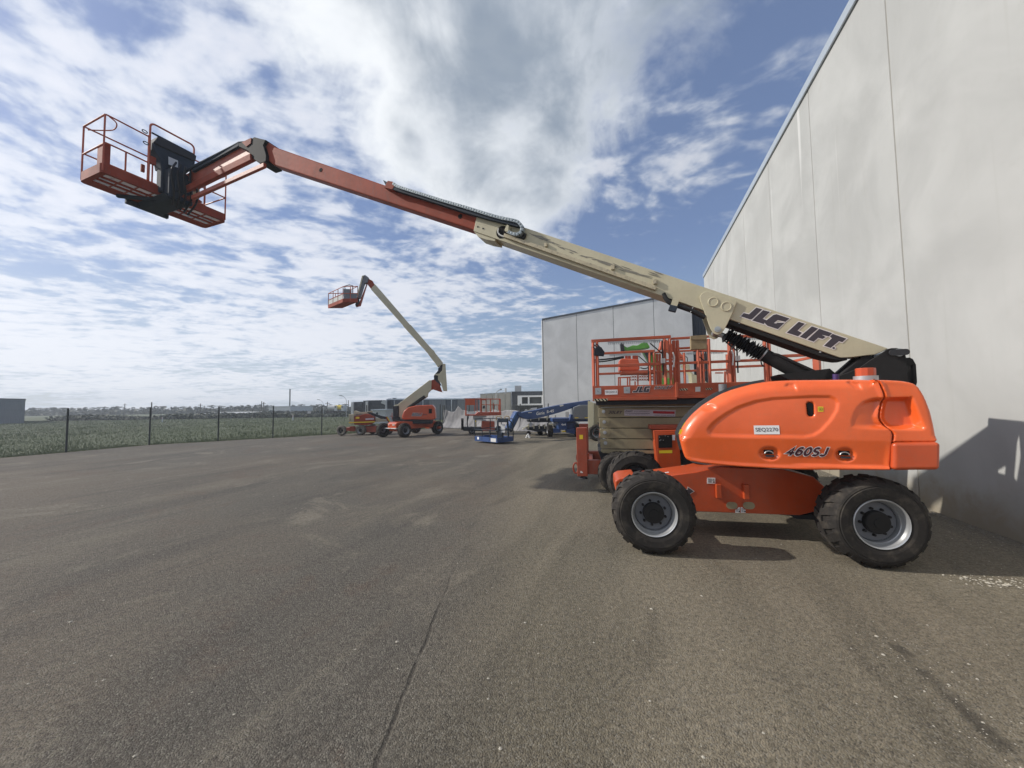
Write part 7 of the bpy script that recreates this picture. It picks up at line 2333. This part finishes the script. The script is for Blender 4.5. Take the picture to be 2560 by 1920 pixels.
for x in (.2, 2.1):
    wheel(n2, Matrix.Identity(4), x, -.4, .36, WN)
    wheel(n2, Matrix.Identity(4), x, 1.4, .36, WN, True)

N3M = frame(3.2, 14.4, 12)
n3 = thing('boom_lift', 'lime green boom lift behind the scissor platform rails with green arm sloping down', 'boom lift', N3M, 'boom lifts')
obj('jib_head', MB().prism([(0.902,3.739),(0.983,3.756),(1.1,3.677),(1.301,3.752),(1.459,3.734),(1.699,3.868),(1.815,3.821),(1.906,3.641),(1.651,3.601),(1.097,3.563),(0.978,3.589)], 0, .4), 'green', n3, bevel=.02)
obj('jib_tube', MB().beam(((0.912,3.858)[0], .1, (0.912,3.858)[1]), ((0.942,3.478)[0], .1, (0.942,3.478)[1]), .3, .12, (1, 0, 0)), 'dark', n3)
obj('boom', MB().prism([(1.658,3.497),(1.98,3.525),(2.093,3.417),(2.097,3.233),(2.532,2.769),(2.53,2.708),(2.282,2.716),(2.039,2.928),(1.832,3.14)], .05, .4), 'green', n3, bevel=.015)
obj('boom_cover', MB().prism([(1.684,3.473),(1.977,3.512),(1.974,3.399),(1.793,3.222)], -.03, .04), 'dark', n3)
obj('engine_hood', MB().prism([(2.239,2.487),(2.505,2.5),(2.683,2.475),(2.681,2.134),(2.228,2.145)], -.1, .7), 'green', n3, bevel=.02)
obj('cowl', MB().prism([(2.248,2.749),(2.607,2.738),(2.683,2.479),(2.239,2.491)], -.08, .6), 'tooled', n3, bevel=.02)
obj('hose', MB().tube(smooth_path([(p[0], -.05, p[1]) for p in [(1.532,2.904),(1.668,2.869),(1.786,2.895),(1.866,2.975),(1.921,2.891)]], 5), .02, 6), 'hose', n3, True)
obj('hose', MB().tube(smooth_path([(p[0], -.05, p[1]) for p in [(-0.116,3.245),(0.283,3.261),(0.689,3.298),(0.971,3.339)]], 5), .03, 6), 'hose', n3, True)
obj('hose', MB().tube(smooth_path([(p[0], -.05, p[1]) for p in [(-0.118,3.171),(0.281,3.188),(0.688,3.246),(0.97,3.297)]], 5), .025, 6), 'hose', n3, True)
obj('chassis', MB().box((.6, -.1, .35), (3.2, .9, 1.1)), 'green', n3, bevel=.02)
for x in (.8, 2.9):
    wheel(n3, Matrix.Identity(4), x, -.4, .36, WN)
    wheel(n3, Matrix.Identity(4), x, 1.3, .36, WN, True)

# thin air over the site: far things fade a little
hm = bpy.data.materials.new('haze')
hm.use_nodes = True
ht = NT(hm.node_tree)
ho = ht.n('ShaderNodeOutputMaterial')
hv = ht.n('ShaderNodeVolumePrincipled', {'Color': (0.80, 0.87, 0.95, 1), 'Density': 0.0014, 'Anisotropy': 0.2})
ht.t.links.new(hv.outputs[0], ho.inputs['Volume'])
if HAZE:
    tag(obj('haze', MB().box((-420, -60, -1.5), (220, 420, 14.0)), hm), 'thin pale haze over the yard and field', 'haze', kind='stuff')
